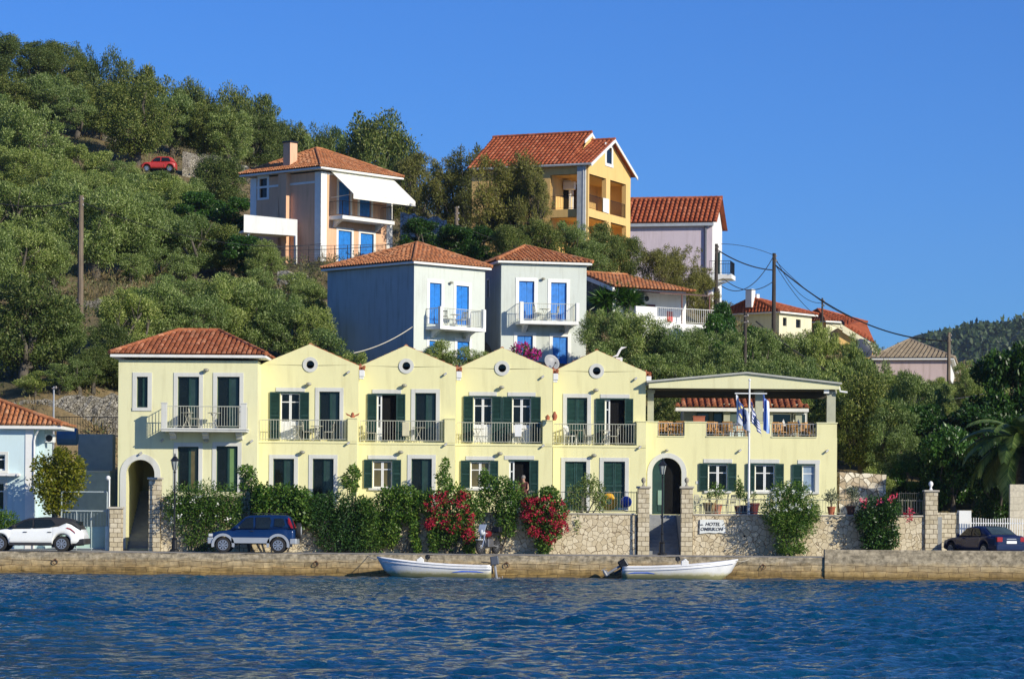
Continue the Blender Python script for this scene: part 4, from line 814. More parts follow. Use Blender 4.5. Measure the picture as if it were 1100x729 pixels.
zc_ = S.hits(304, 153, .3)[1]; g = MB(); g.box(.0, .7, yl + .05, yh - .05, ze, zc_ - .1); ch_ = S.part(g, 'chimney', SALM); g = MB(); g.box(-.06, .76, yl - .02, yh + .02, zc_ - .1, zc_); S.part(g, 'chimney_cap', BLK, ch_)
x0, x1, z = balcony(S, 353.5, 424, 233.5, 1.3, 1.0, False, .25, rm=BLK)
g = MB(); a0 = S.hit(354, 183, 0); a1 = S.hit(419, 191, 0); o0 = S.hit(380.5, 208.5, -2.3); o1 = S.hit(439, 212, -2.3); xo0, xo1 = a0[0], a1[0] + .15; zo = o0[1]
g.prism([(xo0, -.02, a0[1]), (xo0, -2.3, zo), (xo0, -2.32, zo + .04), (xo0, -.02, a0[1] + .05)], (xo1 - xo0, 0, 0)); g.box(xo0, xo1, -2.33, -2.30, zo - .32, zo); S.part(g, 'awning', plain('white_canvas', (.80, .79, .70), .8, var=.04))
g = MB()
for x_ in (xo0 + .1, xo1 - .1): g.tube([(x_, 0, zo - .1), (x_, -2.25, zo + .02)], .03, 5)
S.part(g, 'awning_arm', GM)
# side porch
zp0 = S.hits(319, 254, -1.2)[1]; zp1 = S.hits(319, 236.5, -1.2)[1]; ypn = S.hits(317, 245, -1.2)[0]
def sl_(w): d = w - S.o; return Vector((d.dot(S.ex), d.dot(S.ey), w.z))
qa, qb = sl_(P(262, 231.5, 191.9)), sl_(P(319.5, 237, 192.9)); qa0, qb0 = qa - Vector((0, 0, 1.15)), qb - Vector((0, 0, 1.05)); bk = sl_(P(319.5, 237, 193.9)) - qb
g = MB(); g.prism([qa0, qb0, qb, qa], bk * .12); g.prism([qa0 + bk * .13, qb0 + bk * .13, qb0 + Vector((0, 1.6, 0)), qa0 + Vector((1.2, 2.2, 0))], (0, 0, .15)); g.prism([qa + Vector((0, 0, .0)), qb, qb + bk * .2, qa + bk * .2], (0, 0, .07)); S.part(g, 'porch_roof', WHITE)
g = MB(); [g.box(q_.x - .08 + dx_, q_.x + .08 + dx_, q_.y - .02, q_.y + .14, 16, q_.z) for q_, dx_ in ((qb0, -.1), (qa0, .5))]; S.part(g, 'porch_post', WP)
# ochre house
O = Frame(629.3, 194, R(66), 18, 'ochre_house', 'big ochre house with red-brown roof, attic window and open loggias', 'house', HB)
Lx = O.hit(677.3, 210)[0]; Ly = O.hits(507, 200, 0)[0]; zeave = O.hit(629.5, 172)[1]; xg, zg = O.hit(657, 150.5, 0); xg = Lx / 2 + .02; za = zg; hf = []; dpt = .32
for r in ((633, 651, 189.5, 226.5), (655.5, 672.3, 195.5, 232.5), (632.6, 651, 233, 285), (656, 672.3, 238.5, 285)): x0, x1, zb, zt = lrect(O, r, 0); hf.append((x0, x1, zb, zt, dpt))
zsl = (hf[0][2] + hf[1][2]) / 2; ztp = (hf[0][3] + hf[1][3]) / 2 ; hf = [(h[0], h[1], zsl if i < 2 else zsl - 3.6, ztp if i < 2 else zsl - .55, dpt) for i, h in enumerate(hf)]
aw = lrect(O, (651.5, 656.8, 158.5, 176), 0); ya = O.hits(623, 200, 0)[0]; yb_ = O.hits(591, 200, 0)[0]; hs_ = [(ya, yb_, zsl, ztp, dpt), (ya, yb_, zsl - 3.6, zsl - .55, dpt)]
mb = MB(); wall_holes(mb, 0, Lx, 14, zeave, 0, hf, dpt); 
aw = (aw[0], aw[1], max(aw[2], zeave + .05), aw[3]); mb.poly([(0, 0, zeave), (Lx, 0, zeave), (Lx / 2, 0, za)]); mb.poly([(Lx, 0, 14), (Lx, Ly, 14), (Lx, Ly, zeave), (Lx, 0, zeave)])
wall_holes(mb, 0, Ly, 14, zeave, 0, hs_, dpt, 'yz'); yb2 = 2.6; xb2 = 2.4
for z0_, z1_ in ((zsl, ztp), (zsl - 3.6, zsl - .55)):
    mb.poly([(xb2, yb2, z0_), (Lx - .02, yb2, z0_), (Lx - .02, yb2, z1_), (xb2, yb2, z1_)]); mb.poly([(xb2, yb2, z0_), (xb2, yb2, z1_), (xb2, yb_, z1_), (xb2, yb_, z0_)])
    for z_ in (z0_, z1_): mb.poly([(.02, .02, z_), (Lx - .02, .02, z_), (Lx - .02, yb2, z_), (.02, yb2, z_)]); mb.poly([(.02, yb2, z_), (xb2, yb2, z_), (xb2, yb_, z_), (.02, yb_, z_)])
    mb.poly([(.02, yb_, z0_), (xb2, yb_, z0_), (xb2, yb_, z1_), (.02, yb_, z1_)]); mb.poly([(Lx - .02, .3, z0_), (Lx - .02, yb2, z0_), (Lx - .02, yb2, z1_), (Lx - .02, .3, z1_)])
O.part(mb, 'wall', OCHR)
g = MB(); g.box(aw[0], aw[1], -.02, 0, aw[2], aw[3]); w0 = O.part(g, 'attic_window', GLS); surround(O, aw, -.0, .28, WP)
for (xa2, kd) in ((1.0 + xb2, 0), (4.6, 0)): g = MB(); g.box(xa2, xa2 + .95, yb2 - .04, yb2, zsl, zsl + 2.2); d_ = O.part(g, 'door', GLS); g = MB(); g.box(xa2 - .15, xa2, yb2 - .07, yb2, zsl, zsl + 2.3); g.box(xa2 + .95, xa2 + 1.1, yb2 - .07, yb2, zsl, zsl + 2.3); g.box(xa2, xa2 + .95, yb2 - .07, yb2, zsl + 2.2, zsl + 2.3); O.part(g, 'door_frame', WP, d_)
yd = (yb2 + yb_) / 2 + .2; g = MB(); g.box(xb2 - .04, xb2, yd - .5, yd + .5, zsl, zsl + 2.2); d_ = O.part(g, 'door', GLS); g = MB(); g.box(xb2 - .08, xb2, yd - .65, yd - .5, zsl, zsl + 2.3); g.box(xb2 - .08, xb2, yd + .5, yd + .65, zsl, zsl + 2.3); g.box(xb2 - .08, xb2, yd - .5, yd + .5, zsl + 2.2, zsl + 2.32); O.part(g, 'door_frame', WP, d_)
g = MB(); g.box(xb2 - .35, xb2, yb_ - .95, yb_ - .1, ztp - .8, ztp - .25); O.part(g, 'air_conditioner', WP, bevel=.03)
for h in hf[:2]: railing(O, [((h[0], .1), (h[1], .1))], zsl, zsl + 1.0, .12, BLK)
railing(O, [((.1, ya), (.1, yb_))], zsl, zsl + .95, .12, BLK)
g = MB(); g.prism([(hf[0][1] - .55, .02, zsl + .05), (hf[0][1] + .35, -.06, zsl + .0), (hf[0][1] + .35, -.06, zsl + 1.02), (hf[0][1] - .55, .02, zsl + 1.02)], (0, -.03, 0)); tag(O.part(g, 'white_towel', WP), 'white towel hung over the loggia rail')
g = MB(); zr2 = za - .05; e = zeave - .02; hy = O.hits(530, 147, Lx / 2)[0]; yh = Ly = hy - .35
ov = .4; sl_ = (za - zeave) / (Lx / 2); tile_plane(g, (-ov, yh + ov, e - ov * sl_), (-ov, -ov, e - ov * sl_), (Lx / 2, -ov, zr2), (Lx / 2, hy, zr2), .30, .42, hgt=.8); tile_plane(g, (Lx + ov, -ov, e - ov * sl_), (Lx + ov, yh + ov, e - ov * sl_), (Lx / 2, hy, zr2), (Lx / 2, -ov, zr2), .30, .42, hgt=.8)
ridge(g, (Lx / 2, -ov, zr2 + .05), (Lx / 2, hy, zr2 + .05), .12)
# raised rear roof
zr3 = O.hits(631, 143, Lx / 2)[1]; y3 = O.hits(636, 141.5, Lx / 2)[0]; k_ = (zr3 - zr2)
tile_plane(g, (-ov + .0, Ly + ov, e - ov * sl_ + .04), (-ov, y3, e - ov * sl_ + .04), (Lx / 2, y3, zr3), (Lx / 2, hy, zr3), .30, .42, hgt=.8); tile_plane(g, (Lx + ov, y3, e - ov * sl_ + .04), (Lx + ov, Ly + ov, e - ov * sl_ + .04), (Lx / 2, hy, zr3), (Lx / 2, y3, zr3), .3, .42, hgt=.8); ridge(g, (Lx / 2, y3, zr3 + .05), (Lx / 2, hy, zr3 + .05), .12)
O.part(g, 'roof', TER3)
g = MB()
for sx in (-1, 1): a_ = Vector((Lx / 2 + sx * (Lx / 2 + ov), -ov - .02, e - ov * sl_)); g.prism([a_, (Lx / 2, -ov - .02, za), (Lx / 2, -ov - .02, za - .22), a_ - Vector((0, 0, .22))], (0, .06, 0))
g.prism([(Lx / 2, y3 - .03, zr3), (Lx / 2 - 1.3, y3 - .03, zr3 - 1.3 * sl_ * 1.1), (Lx / 2 - 1.3, y3 - .03, zr3 - 1.3 * sl_ * 1.1 - .2), (Lx / 2, y3 - .03, zr3 - .25)], (0, .05, 0)); g.prism([(Lx / 2, y3 - .03, zr3), (Lx / 2 + 1.3, y3 - .03, zr3 - 1.3 * sl_ * 1.1), (Lx / 2 + 1.3, y3 - .03, zr3 - 1.3 * sl_ * 1.1 - .2), (Lx / 2, y3 - .03, zr3 - .25)], (0, .05, 0))
O.part(g, 'bargeboard', WP)
g = MB(); g.poly([(Lx / 2 - 2.2, y3 + .02, zr2 - 1.2), (Lx / 2 + 2.2, y3 + .02, zr2 - 1.2), (Lx / 2, y3 + .02, zr3 - .02)]); g.poly([(0, Ly, zeave), (Lx, Ly, zeave), (Lx / 2, Ly, zr3 - .05)]); g.poly([(0, Ly, 14), (0, Ly, zeave), (Lx, Ly, zeave), (Lx, Ly, 14)]); O.part(g, 'upper_gable', OCHR)
g = MB(); g.tube([(-.14, .3, zeave - .3), (-.14, .3, 14)], .11, 8); g.tube([(-ov, -ov, e - ov * sl_ - .05), (-ov, Ly, e - ov * sl_ - .05)], .09, 6); g.box(-.22, -.01, .15, .75, 14, zeave - .35); O.part(g, 'drainpipe', plain('grey_pipe', (.45, .47, .47), .5))
# lilac house
Lm = Frame(763, 214, R(78), 15, 'lilac_house', 'long lilac house with a steep red tiled roof and a balcony on its end wall', 'house', HB)
Lx = Lm.hit(775.6, 260)[0]; Ly = Lm.hits(640, 260, 0)[0]; ze = Lm.hit(763, 237.5)[1]; zr = Lm.hits(766, 213, Lx / 2)[1]
yw0 = Lm.hits(683.6, 260, 0)[0]; yw1 = Lm.hits(678, 260, 0)[0]; zw0 = Lm.hits(681, 264, 0)[1]; zw1 = Lm.hits(681, 257, 0)[1]
shell(Lm, Lx, Ly, ze, 12, [], [(yw0, yw1 + .9, zw0, zw1)], WHITE, LILA); g = MB(); g.poly([(0, 0, ze), (Lx, 0, ze), (Lx / 2, 0, zr - .1)]); Lm.part(g, 'gable_wall', WHITE)
g = MB(); g.box(.14, .16, yw0, yw1 + .9, zw0, zw1); Lm.part(g, 'window', GLS); g = MB(); g.box(-.03, .02, yw0 - .15, yw1 + 1.05, zw1, zw1 + .12); g.box(-.05, .02, yw0 - .15, yw1 + 1.05, zw0 - .15, zw0); g.box(-.03, .02, yw0 - .15, yw0, zw0, zw1); Lm.part(g, 'window_surround', WP)
g = MB(); tile_plane(g, (-.35, Ly, ze + .02), (-.35, -.4, ze + .02), (Lx / 2, -.4, zr), (Lx / 2, Ly, zr), .36, .5, hgt=1.2); tile_plane(g, (Lx + .35, -.4, ze - .05), (Lx + .35, Ly, ze - .05), (Lx / 2, Ly, zr), (Lx / 2, -.4, zr), .36); ridge(g, (Lx / 2, -.4, zr + .05), (Lx / 2, Ly, zr + .05), .13); Lm.part(g, 'roof', TER3)
g = MB(); g.box(-.35, 0, -.1, Ly, ze - .25, ze - .02); Lm.part(g, 'eave_board', plain('blue_grey_eave', (.38, .42, .46), .6)); g = MB(); g.tube([(-.1, .5, ze - .2), (-.1, .5, 12)], .09, 6); Lm.part(g, 'drainpipe', plain('dark_pipe', (.12, .13, .15), .5))
x0, x1, z = balcony(Lm, 766.5, 786, 288, 1.7, 1.0, False, .35, rm=BLK)
for z_ in (z, z - 3.0): g = MB(); g.box(Lx * .3, Lx * .3 + .5, -.08, -.02, z_ + .05, z_ + 2.2); g.box(Lx * .62, Lx * .62 + .5, -.08, -.02, z_ + .05, z_ + 2.2); Lm.part(g, 'shutter', GREENS); g = MB(); g.box(Lx * .3 + .5, Lx * .62, -.03, -.005, z_, z_ + 2.2); Lm.part(g, 'door', GLS)
# white house with orange roof
Wh = Frame(656.5, 177, R(33), 12.5, 'white_house', 'small white house with low orange tiled roof, grey stone end wall and brown veranda', 'house', HB)
e0 = Wh.hit(656.5, 307)[1]; Lx = Wh.hit(737, 325)[0]; Ly = Wh.hits(630, 310, 0)[0] ; rzz = Wh.hits(631.5, 291, -.1)[1]; Ly = max(3.5, min(Ly, 6.5)); ho = []
shell(Wh, Lx, Ly, e0 - .1, 11, [], [], WHITE, rubble('grey_stone_end', (.10, .10, .09), (.24, .23, .2), (.05, .05, .045), 3.5, .05)); g = MB()
xr = Wh.hit(695, 297, Ly)[0]; rh_ = Wh.hit(660, 295, Ly)[1] - e0; rh_ = min(max(rh_, .9), 1.9); tile_plane(g, (-.2, -.4, e0 - .05), (Lx + .5, -.4, e0 - .05), (Lx - 2.2, Ly, e0 + rh_), (-.2, Ly, e0 + rh_), .27, .45); tile_plane(g, (Lx + .5, -.4, e0 - .05), (Lx + .5, 2 * Ly + .4, e0 - .05), (Lx - 2.2, Ly, e0 + rh_), (Lx - 2.2, Ly, e0 + rh_), .27); tile_plane(g, (Lx + .5, 2 * Ly + .4, e0 - .05), (-.2, 2 * Ly + .4, e0 - .05), (-.2, Ly, e0 + rh_), (Lx - 2.2, Ly, e0 + rh_), .3)
ridge(g, (-.2, Ly, e0 + rh_ + .05), (Lx - 2.2, Ly, e0 + rh_ + .05)); Wh.part(g, 'roof', TER2)
g = MB(); g.prism([(-.02, 0, e0 - .25), (-.02, Ly, e0 + rh_ - .2), (-.02, 2 * Ly, e0 - .25)], (.04, 0, 0)); Wh.part(g, 'gable_end', rubble('grey_stone_gable', (.12, .12, .11), (.26, .25, .22), (.05, .05, .045), 3.5, .05)); g = MB(); g.prism([(-.22, -.3, e0 - .1), (-.22, Ly, e0 + rh_ - .05), (-.22, Ly, e0 + rh_ - .3), (-.22, -.3, e0 - .35)], (.15, 0, 0)); Wh.part(g, 'bargeboard', WP)
v0 = Wh.hit(683, 315, 0)[0]; v1 = Lx + .3; vz = e0 - .3; g = MB(); g.prism([(v0, 0, vz + .05), (v0, -2.6, vz - .25), (v0, -2.6, vz - .2), (v0, 0, vz + .12)], (v1 - v0, 0, 0)); Wh.part(g, 'veranda_roof', plain('brown_metal', (.12, .06, .04), .6))
g = MB(); 
for x_ in (v0 + (v1 - v0) * .42, v1 - .3): g.tube([(x_, -2.5, 11), (x_, -2.5, vz - .2)], .05, 6)
Wh.part(g, 'veranda_post', plain('rust_post', (.15, .05, .035), .6))
for r, mm in (((693.5, 703.5, 327, 345), plain('dark_red_paint', (.10, .012, .015), .5)), ((716.5, 722.5, 334.5, 346), plain('red_paint', (.45, .03, .02), .5))): q = lrect(Wh, r, 0); g = MB(); g.box(q[0], q[1], -.04, -.005, q[2], q[3]); Wh.part(g, 'door', mm)
q = lrect(Wh, (688.5, 694, 317, 325), 0); g = MB(); g.box(q[0], q[1], -.35, -.01, q[2], q[3]); ac = Wh.part(g, 'air_conditioner', WP, bevel=.02); g = MB(); g.lathe(((q[0] + q[1]) / 2, -.36, (q[2] + q[3]) / 2), [(.18, 0), (.16, -.01)], 12, 'Y'); Wh.part(g, 'fan_grille', BLK, ac)
g = MB(); fz = Wh.hit(705, 346, -3)[1]; g.box(Wh.hit(683, 345, -3)[0], v1, -3, 0, 10, fz); g.box(Wh.hit(683, 345, -3)[0], Wh.hit(706, 345, -3)[0], -3, -2.85, fz, fz + .95); Wh.part(g, 'veranda', WHITE)
railing(Wh, [((Wh.hit(706, 345, -3)[0], -2.9), (v1, -2.9))], fz, fz + .95, .15, WP)
# far roofs
def box_house(px, Y, yaw, label, name, zb, pr, pl, pye, apex, mw, ms, mr, ov=.4, sp=.3, rl=.1, wins=()):
    Q = Frame(px, Y, yaw, zb, name, label, 'house', HB); Lx = Q.hit(pr, pye)[0]; Ly = Q.hits(pl, pye, 0)[0]; ze = Q.hit(px, pye)[1]; ho = []
    for r in wins: x0, x1, a, b_ = lrect(Q, r, 0); ho.append((x0, x1, a, b_)); g = MB(); g.box(x0, x1, .15, .18, a, b_); Q.part(g, 'window', GLS)
    shell(Q, Lx, Ly, ze, zb - 2, ho, [], mw, ms); ax, az = Q.hit(apex[0], apex[1], Ly / 2); ry = Ly / 2
    if yaw > R(60): ax = Lx / 2; ry, az = Q.hits(apex[0], apex[1], ax)
    hip_roof(Q, 0, Lx, 0, Ly, ze + .15, az, ov, ax - rl, ax + rl, ry, mr, sp); return Q, Lx, Ly, ze
Q, Lx, Ly, ze = box_house(835.5, 222, R(50), 'pale yellow house with a red hip roof and white chimneys on the skyline', 'yellow_house', 16, 872, 780, 336, (809, 320), CREAM, YEL2, TER3, wins=((841, 845, 341, 350), (855, 860, 343, 352)))
c = Q.hit(808, 317, Ly / 2); g = MB(); g.box(c[0] - .5, c[0], Ly / 2 - .3, Ly / 2 + .3, c[1] - 1, c[1] + .45); g.box(c[0] + .2, c[0] + .6, Ly / 2 - .3, Ly / 2 + .3, c[1] - 1, c[1] + .1); Q.part(g, 'chimney', WHITE)
box_house(886, 236, R(35), 'red pyramid roof house behind the pale yellow house on the skyline', 'red_roof_house', 16, 925, 862, 346, (879.5, 332.5), CREAM, OCHR, TER3)
V_ = Frame(940, 226, R(-62), 14, 'red_roof_house', 'cream house with a red roof and long white sloping eave beside the skyline dish', 'house', HB)
g = MB(); w1 = 7.5; dz = 2.0; zt = P(930, 372, 226).z; p_ = lambda px, py, Y: V_.root.matrix_world.inverted() @ P(px, py, Y) if False else None
V_.root.rotation_euler = (0, 0, 0); V_.yaw = 0; V_.ex = Vector((1, 0, 0)); V_.ey = Vector((0, 1, 0))
def vh(px, py, d): x, z = V_.hit(px, py, d); return (x, d, z)
g = MB(); tile_plane(g, vh(906, 350, 0), vh(941, 370, 0), vh(929.5, 344, 5), vh(903, 343.5, 5), .3, .45); V_.part(g, 'roof', TER3)
g = MB(); a_, b2_ = Vector(vh(903, 347.5, -.1)), Vector(vh(941.5, 371.5, -.1)); g.prism([a_, b2_, b2_ - Vector((0, 0, .35)), a_ - Vector((0, 0, .35))], (0, .3, 0)); a_, b2_ = a_ + Vector((.1, -.6, -.5)), b2_ + Vector((0, -.6, -.45)); g.prism([a_, b2_, b2_ - Vector((0, 0, .22)), a_ - Vector((0, 0, .22))], (0, .3, 0)); V_.part(g, 'eave_board', CREAM)
g = MB(); a_ = vh(900, 352, .4); b2_ = vh(938, 374, .4); g.prism([a_, b2_, (b2_[0], .4, 12), (a_[0], .4, 12)], (0, 6, 0)); V_.part(g, 'wall', OCHR)
Q, Lx, Ly, ze = box_house(1019, 208, R(80), 'dusty pink house with a beige ribbed pyramid roof under the far hill', 'pink_house', 12, 1034, 941, 383, (977, 365), WHITE, PINK, TERB, ov=.35, sp=.34)
# pale blue house at the left edge
Bl = Frame(33, 127.5, 0, .93, 'pale_blue_house', 'pale blue house with an orange tiled roof at the left edge behind the white car', 'house'); 
x1 = Bl.hit(35.5, 500)[0]; x0 = Bl.hit(-60, 500)[0]; ze = Bl.hit(20, 459)[1]; ho = []
opening(Bl, ho, (-9, 5.5, 488, 505), kind='white1', t=.14); opening(Bl, ho, (-12, 4.5, 518, 548), kind='white1', t=.14)
mb = MB(); wall_holes(mb, x0, x1, .5, ze, 0, ho, .2); mb.poly([(x1, 0, .5), (x1, 1.2, .5), (x1, 1.2, ze), (x1, 0, ze)]); x2 = Bl.hit(47.5, 500, 1.2)[0]; mb.poly([(x1, 1.2, .5), (x2, 1.2, .5), (x2, 1.2, ze), (x1, 1.2, ze)]); mb.poly([(x2, 1.2, .5), (x2, 3.4, .5), (x2, 3.4, ze), (x2, 1.2, ze)]); mb.poly([(x2, 3.4, .5), (x0, 3.4, .5), (x0, 3.4, ze), (x2, 3.4, ze)]); Bl.part(mb, 'wall', MINT)
g = MB(); g.box(x1 - .35, x1 + .03, -.04, .002, .5, ze); g.box(x0, Bl.hit(22, 511)[0], -.5, 0, Bl.hit(10, 511)[1], Bl.hit(10, 508)[1]); Bl.part(g, 'trim', WP)
xo = Bl.hit(67, 460, -.3)[0]; zr_ = Bl.hit(-14, 425, 1.6)[1]; g = MB(); er = (xo, -.45, ze + .12); el = (x0 - 2, -.45, ze + .12); pr_ = (Bl.hit(-16, 425, 1.6)[0], 1.6, zr_); tile_plane(g, el, er, pr_, (pr_[0] - 2.5, 1.6, zr_), .23); tile_plane(g, er, (xo, 3.6, ze + .12), pr_, pr_, .23); ridge(g, Vector(er) + Vector((0, 0, .05)), Vector(pr_) + Vector((0, 0, .05))); Bl.part(g, 'roof', TER2)
g = MB(); g.box(x0, xo - .05, -.4, 3.5, ze - .06, ze + .08); Bl.part(g, 'cornice', WP); g = MB(); g.tube([(x1 + .35, -.3, ze), (x1 + .12, -.1, ze - .35), (x1 + .06, -.08, ze - .6), (x1 + .06, -.08, .95)], .045, 6); Bl.part(g, 'drainpipe', WP)
q = lrect(Bl, (48, 58, 466, 475), 1.15); g = MB(); g.box(q[0], q[1], 1.1, 1.6, q[2], q[3]); ac = Bl.part(g, 'air_conditioner', WP, bevel=.02); g = MB(); g.lathe(((q[0] + q[1]) / 2, 1.09, (q[2] + q[3]) / 2), [(.16, 0), (.15, -.01)], 12, 'Y'); Bl.part(g, 'fan_grille', BLK, ac)
# grey-blue shed
Sh = Frame(90, 133, 0, .93, 'shed', 'grey-blue panelled shed in the shade left of the hotel', 'shed'); g = MB(); a = Sh.hit(84, 466, 2)[0]; b_ = Sh.hit(121, 466, 2)[0]; z = Sh.hit(100, 466, 2)[1]; g.box(a, b_, 2, 3, .9, z)
k = a
BP = plain('grey_blue_panel', (.48, .46, .38), .6, var=.1); Sh.part(g, 'back_panel', BP); a = Sh.hit(64, 506, 0)[0]; b_ = Sh.hit(118, 506, 0)[0]; z = Sh.hit(100, 507, 0)[1]; g = MB(); g.box(a, b_, 0, 1.8, .9, z); Sh.part(g, 'front_box', plain('teal_grey_panel', (.34, .38, .34), .6)); g = MB(); g.box(a, b_, -.05, 1.85, z, z + .08); Sh.part(g, 'lid', BP); g = MB(); x_ = Sh.hit(62, 470, .5)[0]; x3 = Sh.hit(83, 470, .5)[0]; z = Sh.hit(70, 479, .5)[1]; g.tube([(x_, .5, z + .45), (x3, .5, z + .45)], .42, 12); Sh.part(g, 'water_tank', plain('blue_tank', (.08, .18, .28), .5))
OL = leaf_mat('olive_leaf', [(.050, .095, .014), (.128, .192, .036), (.25, .32, .085), (.44, .50, .22)], .25)
OLD = leaf_mat('dark_evergreen_leaf', [(.030, .058, .009), (.068, .106, .018), (.13, .17, .036), (.25, .27, .09)], .22)
BRN = leaf_mat('olive_brown_twig_leaf', [(.09, .10, .018), (.16, .165, .03), (.22, .21, .045), (.13, .11, .05)], .2)
GLO = leaf_mat('glossy_green_leaf', [(.018, .060, .008), (.035, .10, .014), (.06, .15, .022), (.10, .20, .04)], .3, .35, .15, .5)
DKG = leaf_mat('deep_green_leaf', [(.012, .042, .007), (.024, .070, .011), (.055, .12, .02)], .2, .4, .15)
LEM = leaf_mat('yellow_green_leaf', [(.13, .16, .01), (.24, .24, .014), (.36, .30, .025), (.10, .13, .01)], .35, .4)
IVY = leaf_mat('vine_leaf', [(.020, .060, .008), (.048, .12, .014), (.10, .19, .025), (.19, .27, .055)], .3, .45, .12)
REDF = leaf_mat('crimson_bract', [(.28, .008, .02), (.50, .02, .045), (.42, .014, .08)], .15, .6, .05)
PNKF = leaf_mat('pink_bract', [(.60, .06, .12), (.70, .10, .20), (.6, .03, .05)], .3, .6, .05)
MAGF = leaf_mat('magenta_bract', [(.40, .02, .20), (.55, .04, .30)], .3, .6, .05)
WHF = leaf_mat('white_petal', [(.8, .8, .74), (.7, .72, .66)], .2, .6, .02)
def leafcloud(seed, blobs, n, ln, wd, shell=.55, droop=0.0, up=.2, bl=None, jit=.0):
    """n diamond leaves spread through the blobs (cx,cy,cz,rx,ry,rz)"""
    r = np.random.RandomState(seed); B = np.array(blobs, float); vol = (B[:, 3] * B[:, 4] * B[:, 5]) ** .72; k = r.choice(len(B), n, p=vol / vol.sum()); b = B[k]
    d = r.normal(size=(n, 3)); d /= np.linalg.norm(d, axis=1)[:, None]; rad = (shell + (1 - shell) * r.rand(n) ** .6)[:, None] * (1 + jit * r.normal(size=(n, 1)))
    c = b[:, :3] + d * rad * b[:, 3:6]
    ax = r.normal(size=(n, 3)) + d * .7; ax[:, 2] += up - droop; ax /= np.linalg.norm(ax, axis=1)[:, None]
    nr = d * .8 + r.normal(size=(n, 3)) * .75; nr[:, 2] += .25; sd = np.cross(ax, nr); sd /= np.linalg.norm(sd, axis=1)[:, None] + 1e-9
    L = (ln * (.6 + .8 * r.rand(n)))[:, None]; Wd = (wd * (.7 + .6 * r.rand(n)))[:, None]
    co = np.stack([c, c + ax * L * .5 + sd * Wd * .5, c + ax * L, c + ax * L * .5 - sd * Wd * .5], 1).reshape(-1, 3); return co
def crown_blobs(seed, n, R_, H_, z0, br=(.22, .42), flat=.85, lean=0):
    r = random.Random(seed); out = []
    for i in range(n):
        a = r.uniform(0, 6.283); t = r.random() ** .5; h = r.uniform(-1, 1); q = math.sqrt(max(0, 1 - h * h * .8)) * t; s = r.uniform(*br)
        out.append((math.cos(a) * q * R_ * (1 - s * .6) + lean * h, math.sin(a) * q * R_ * (1 - s * .6), z0 + H_ * (h * .5 * (1 - s * .7) + .5), s * R_ * r.uniform(.85, 1.25), s * R_ * r.uniform(.85, 1.2), s * R_ * r.uniform(.6, 1.0) * flat))
    return out
def limbs(mb, seed, blobs, z0, r0=.2, k=6, base=(0, 0, -.6), split=.35):
    r = random.Random(seed); tips = sorted(blobs, key=lambda b: -b[3])[:k]; fork = Vector((r.uniform(-.12, .12), r.uniform(-.12, .12), z0 * split))
    mb.tube([base, (base[0] * .5 + fork.x * .5 + r.uniform(-.05, .05), base[1] * .5 + fork.y * .5, fork.z * .4), fork], [r0 * 1.35, r0 * 1.02, r0 * .9], 8)
    for t in tips:
        e = Vector(t[:3]); m1 = fork.lerp(e, .35) + Vector((r.uniform(-.2, .2), r.uniform(-.2, .2), r.uniform(-.15, .1))); m2 = fork.lerp(e, .7) + Vector((r.uniform(-.15, .15), r.uniform(-.15, .15), r.uniform(0, .2)))
        mb.tube([fork - Vector((0, 0, .1)), m1, m2, e], [r0 * .62, r0 * .42, r0 * .26, r0 * .1], 6)
        for q in range(2):
            s = m2 + Vector((r.uniform(-.9, .9), r.uniform(-.9, .9), r.uniform(.1, .9))) * t[3]; mb.tube([m1.lerp(m2, .6), s], [r0 * .2, r0 * .06], 4)
PROTO = {}
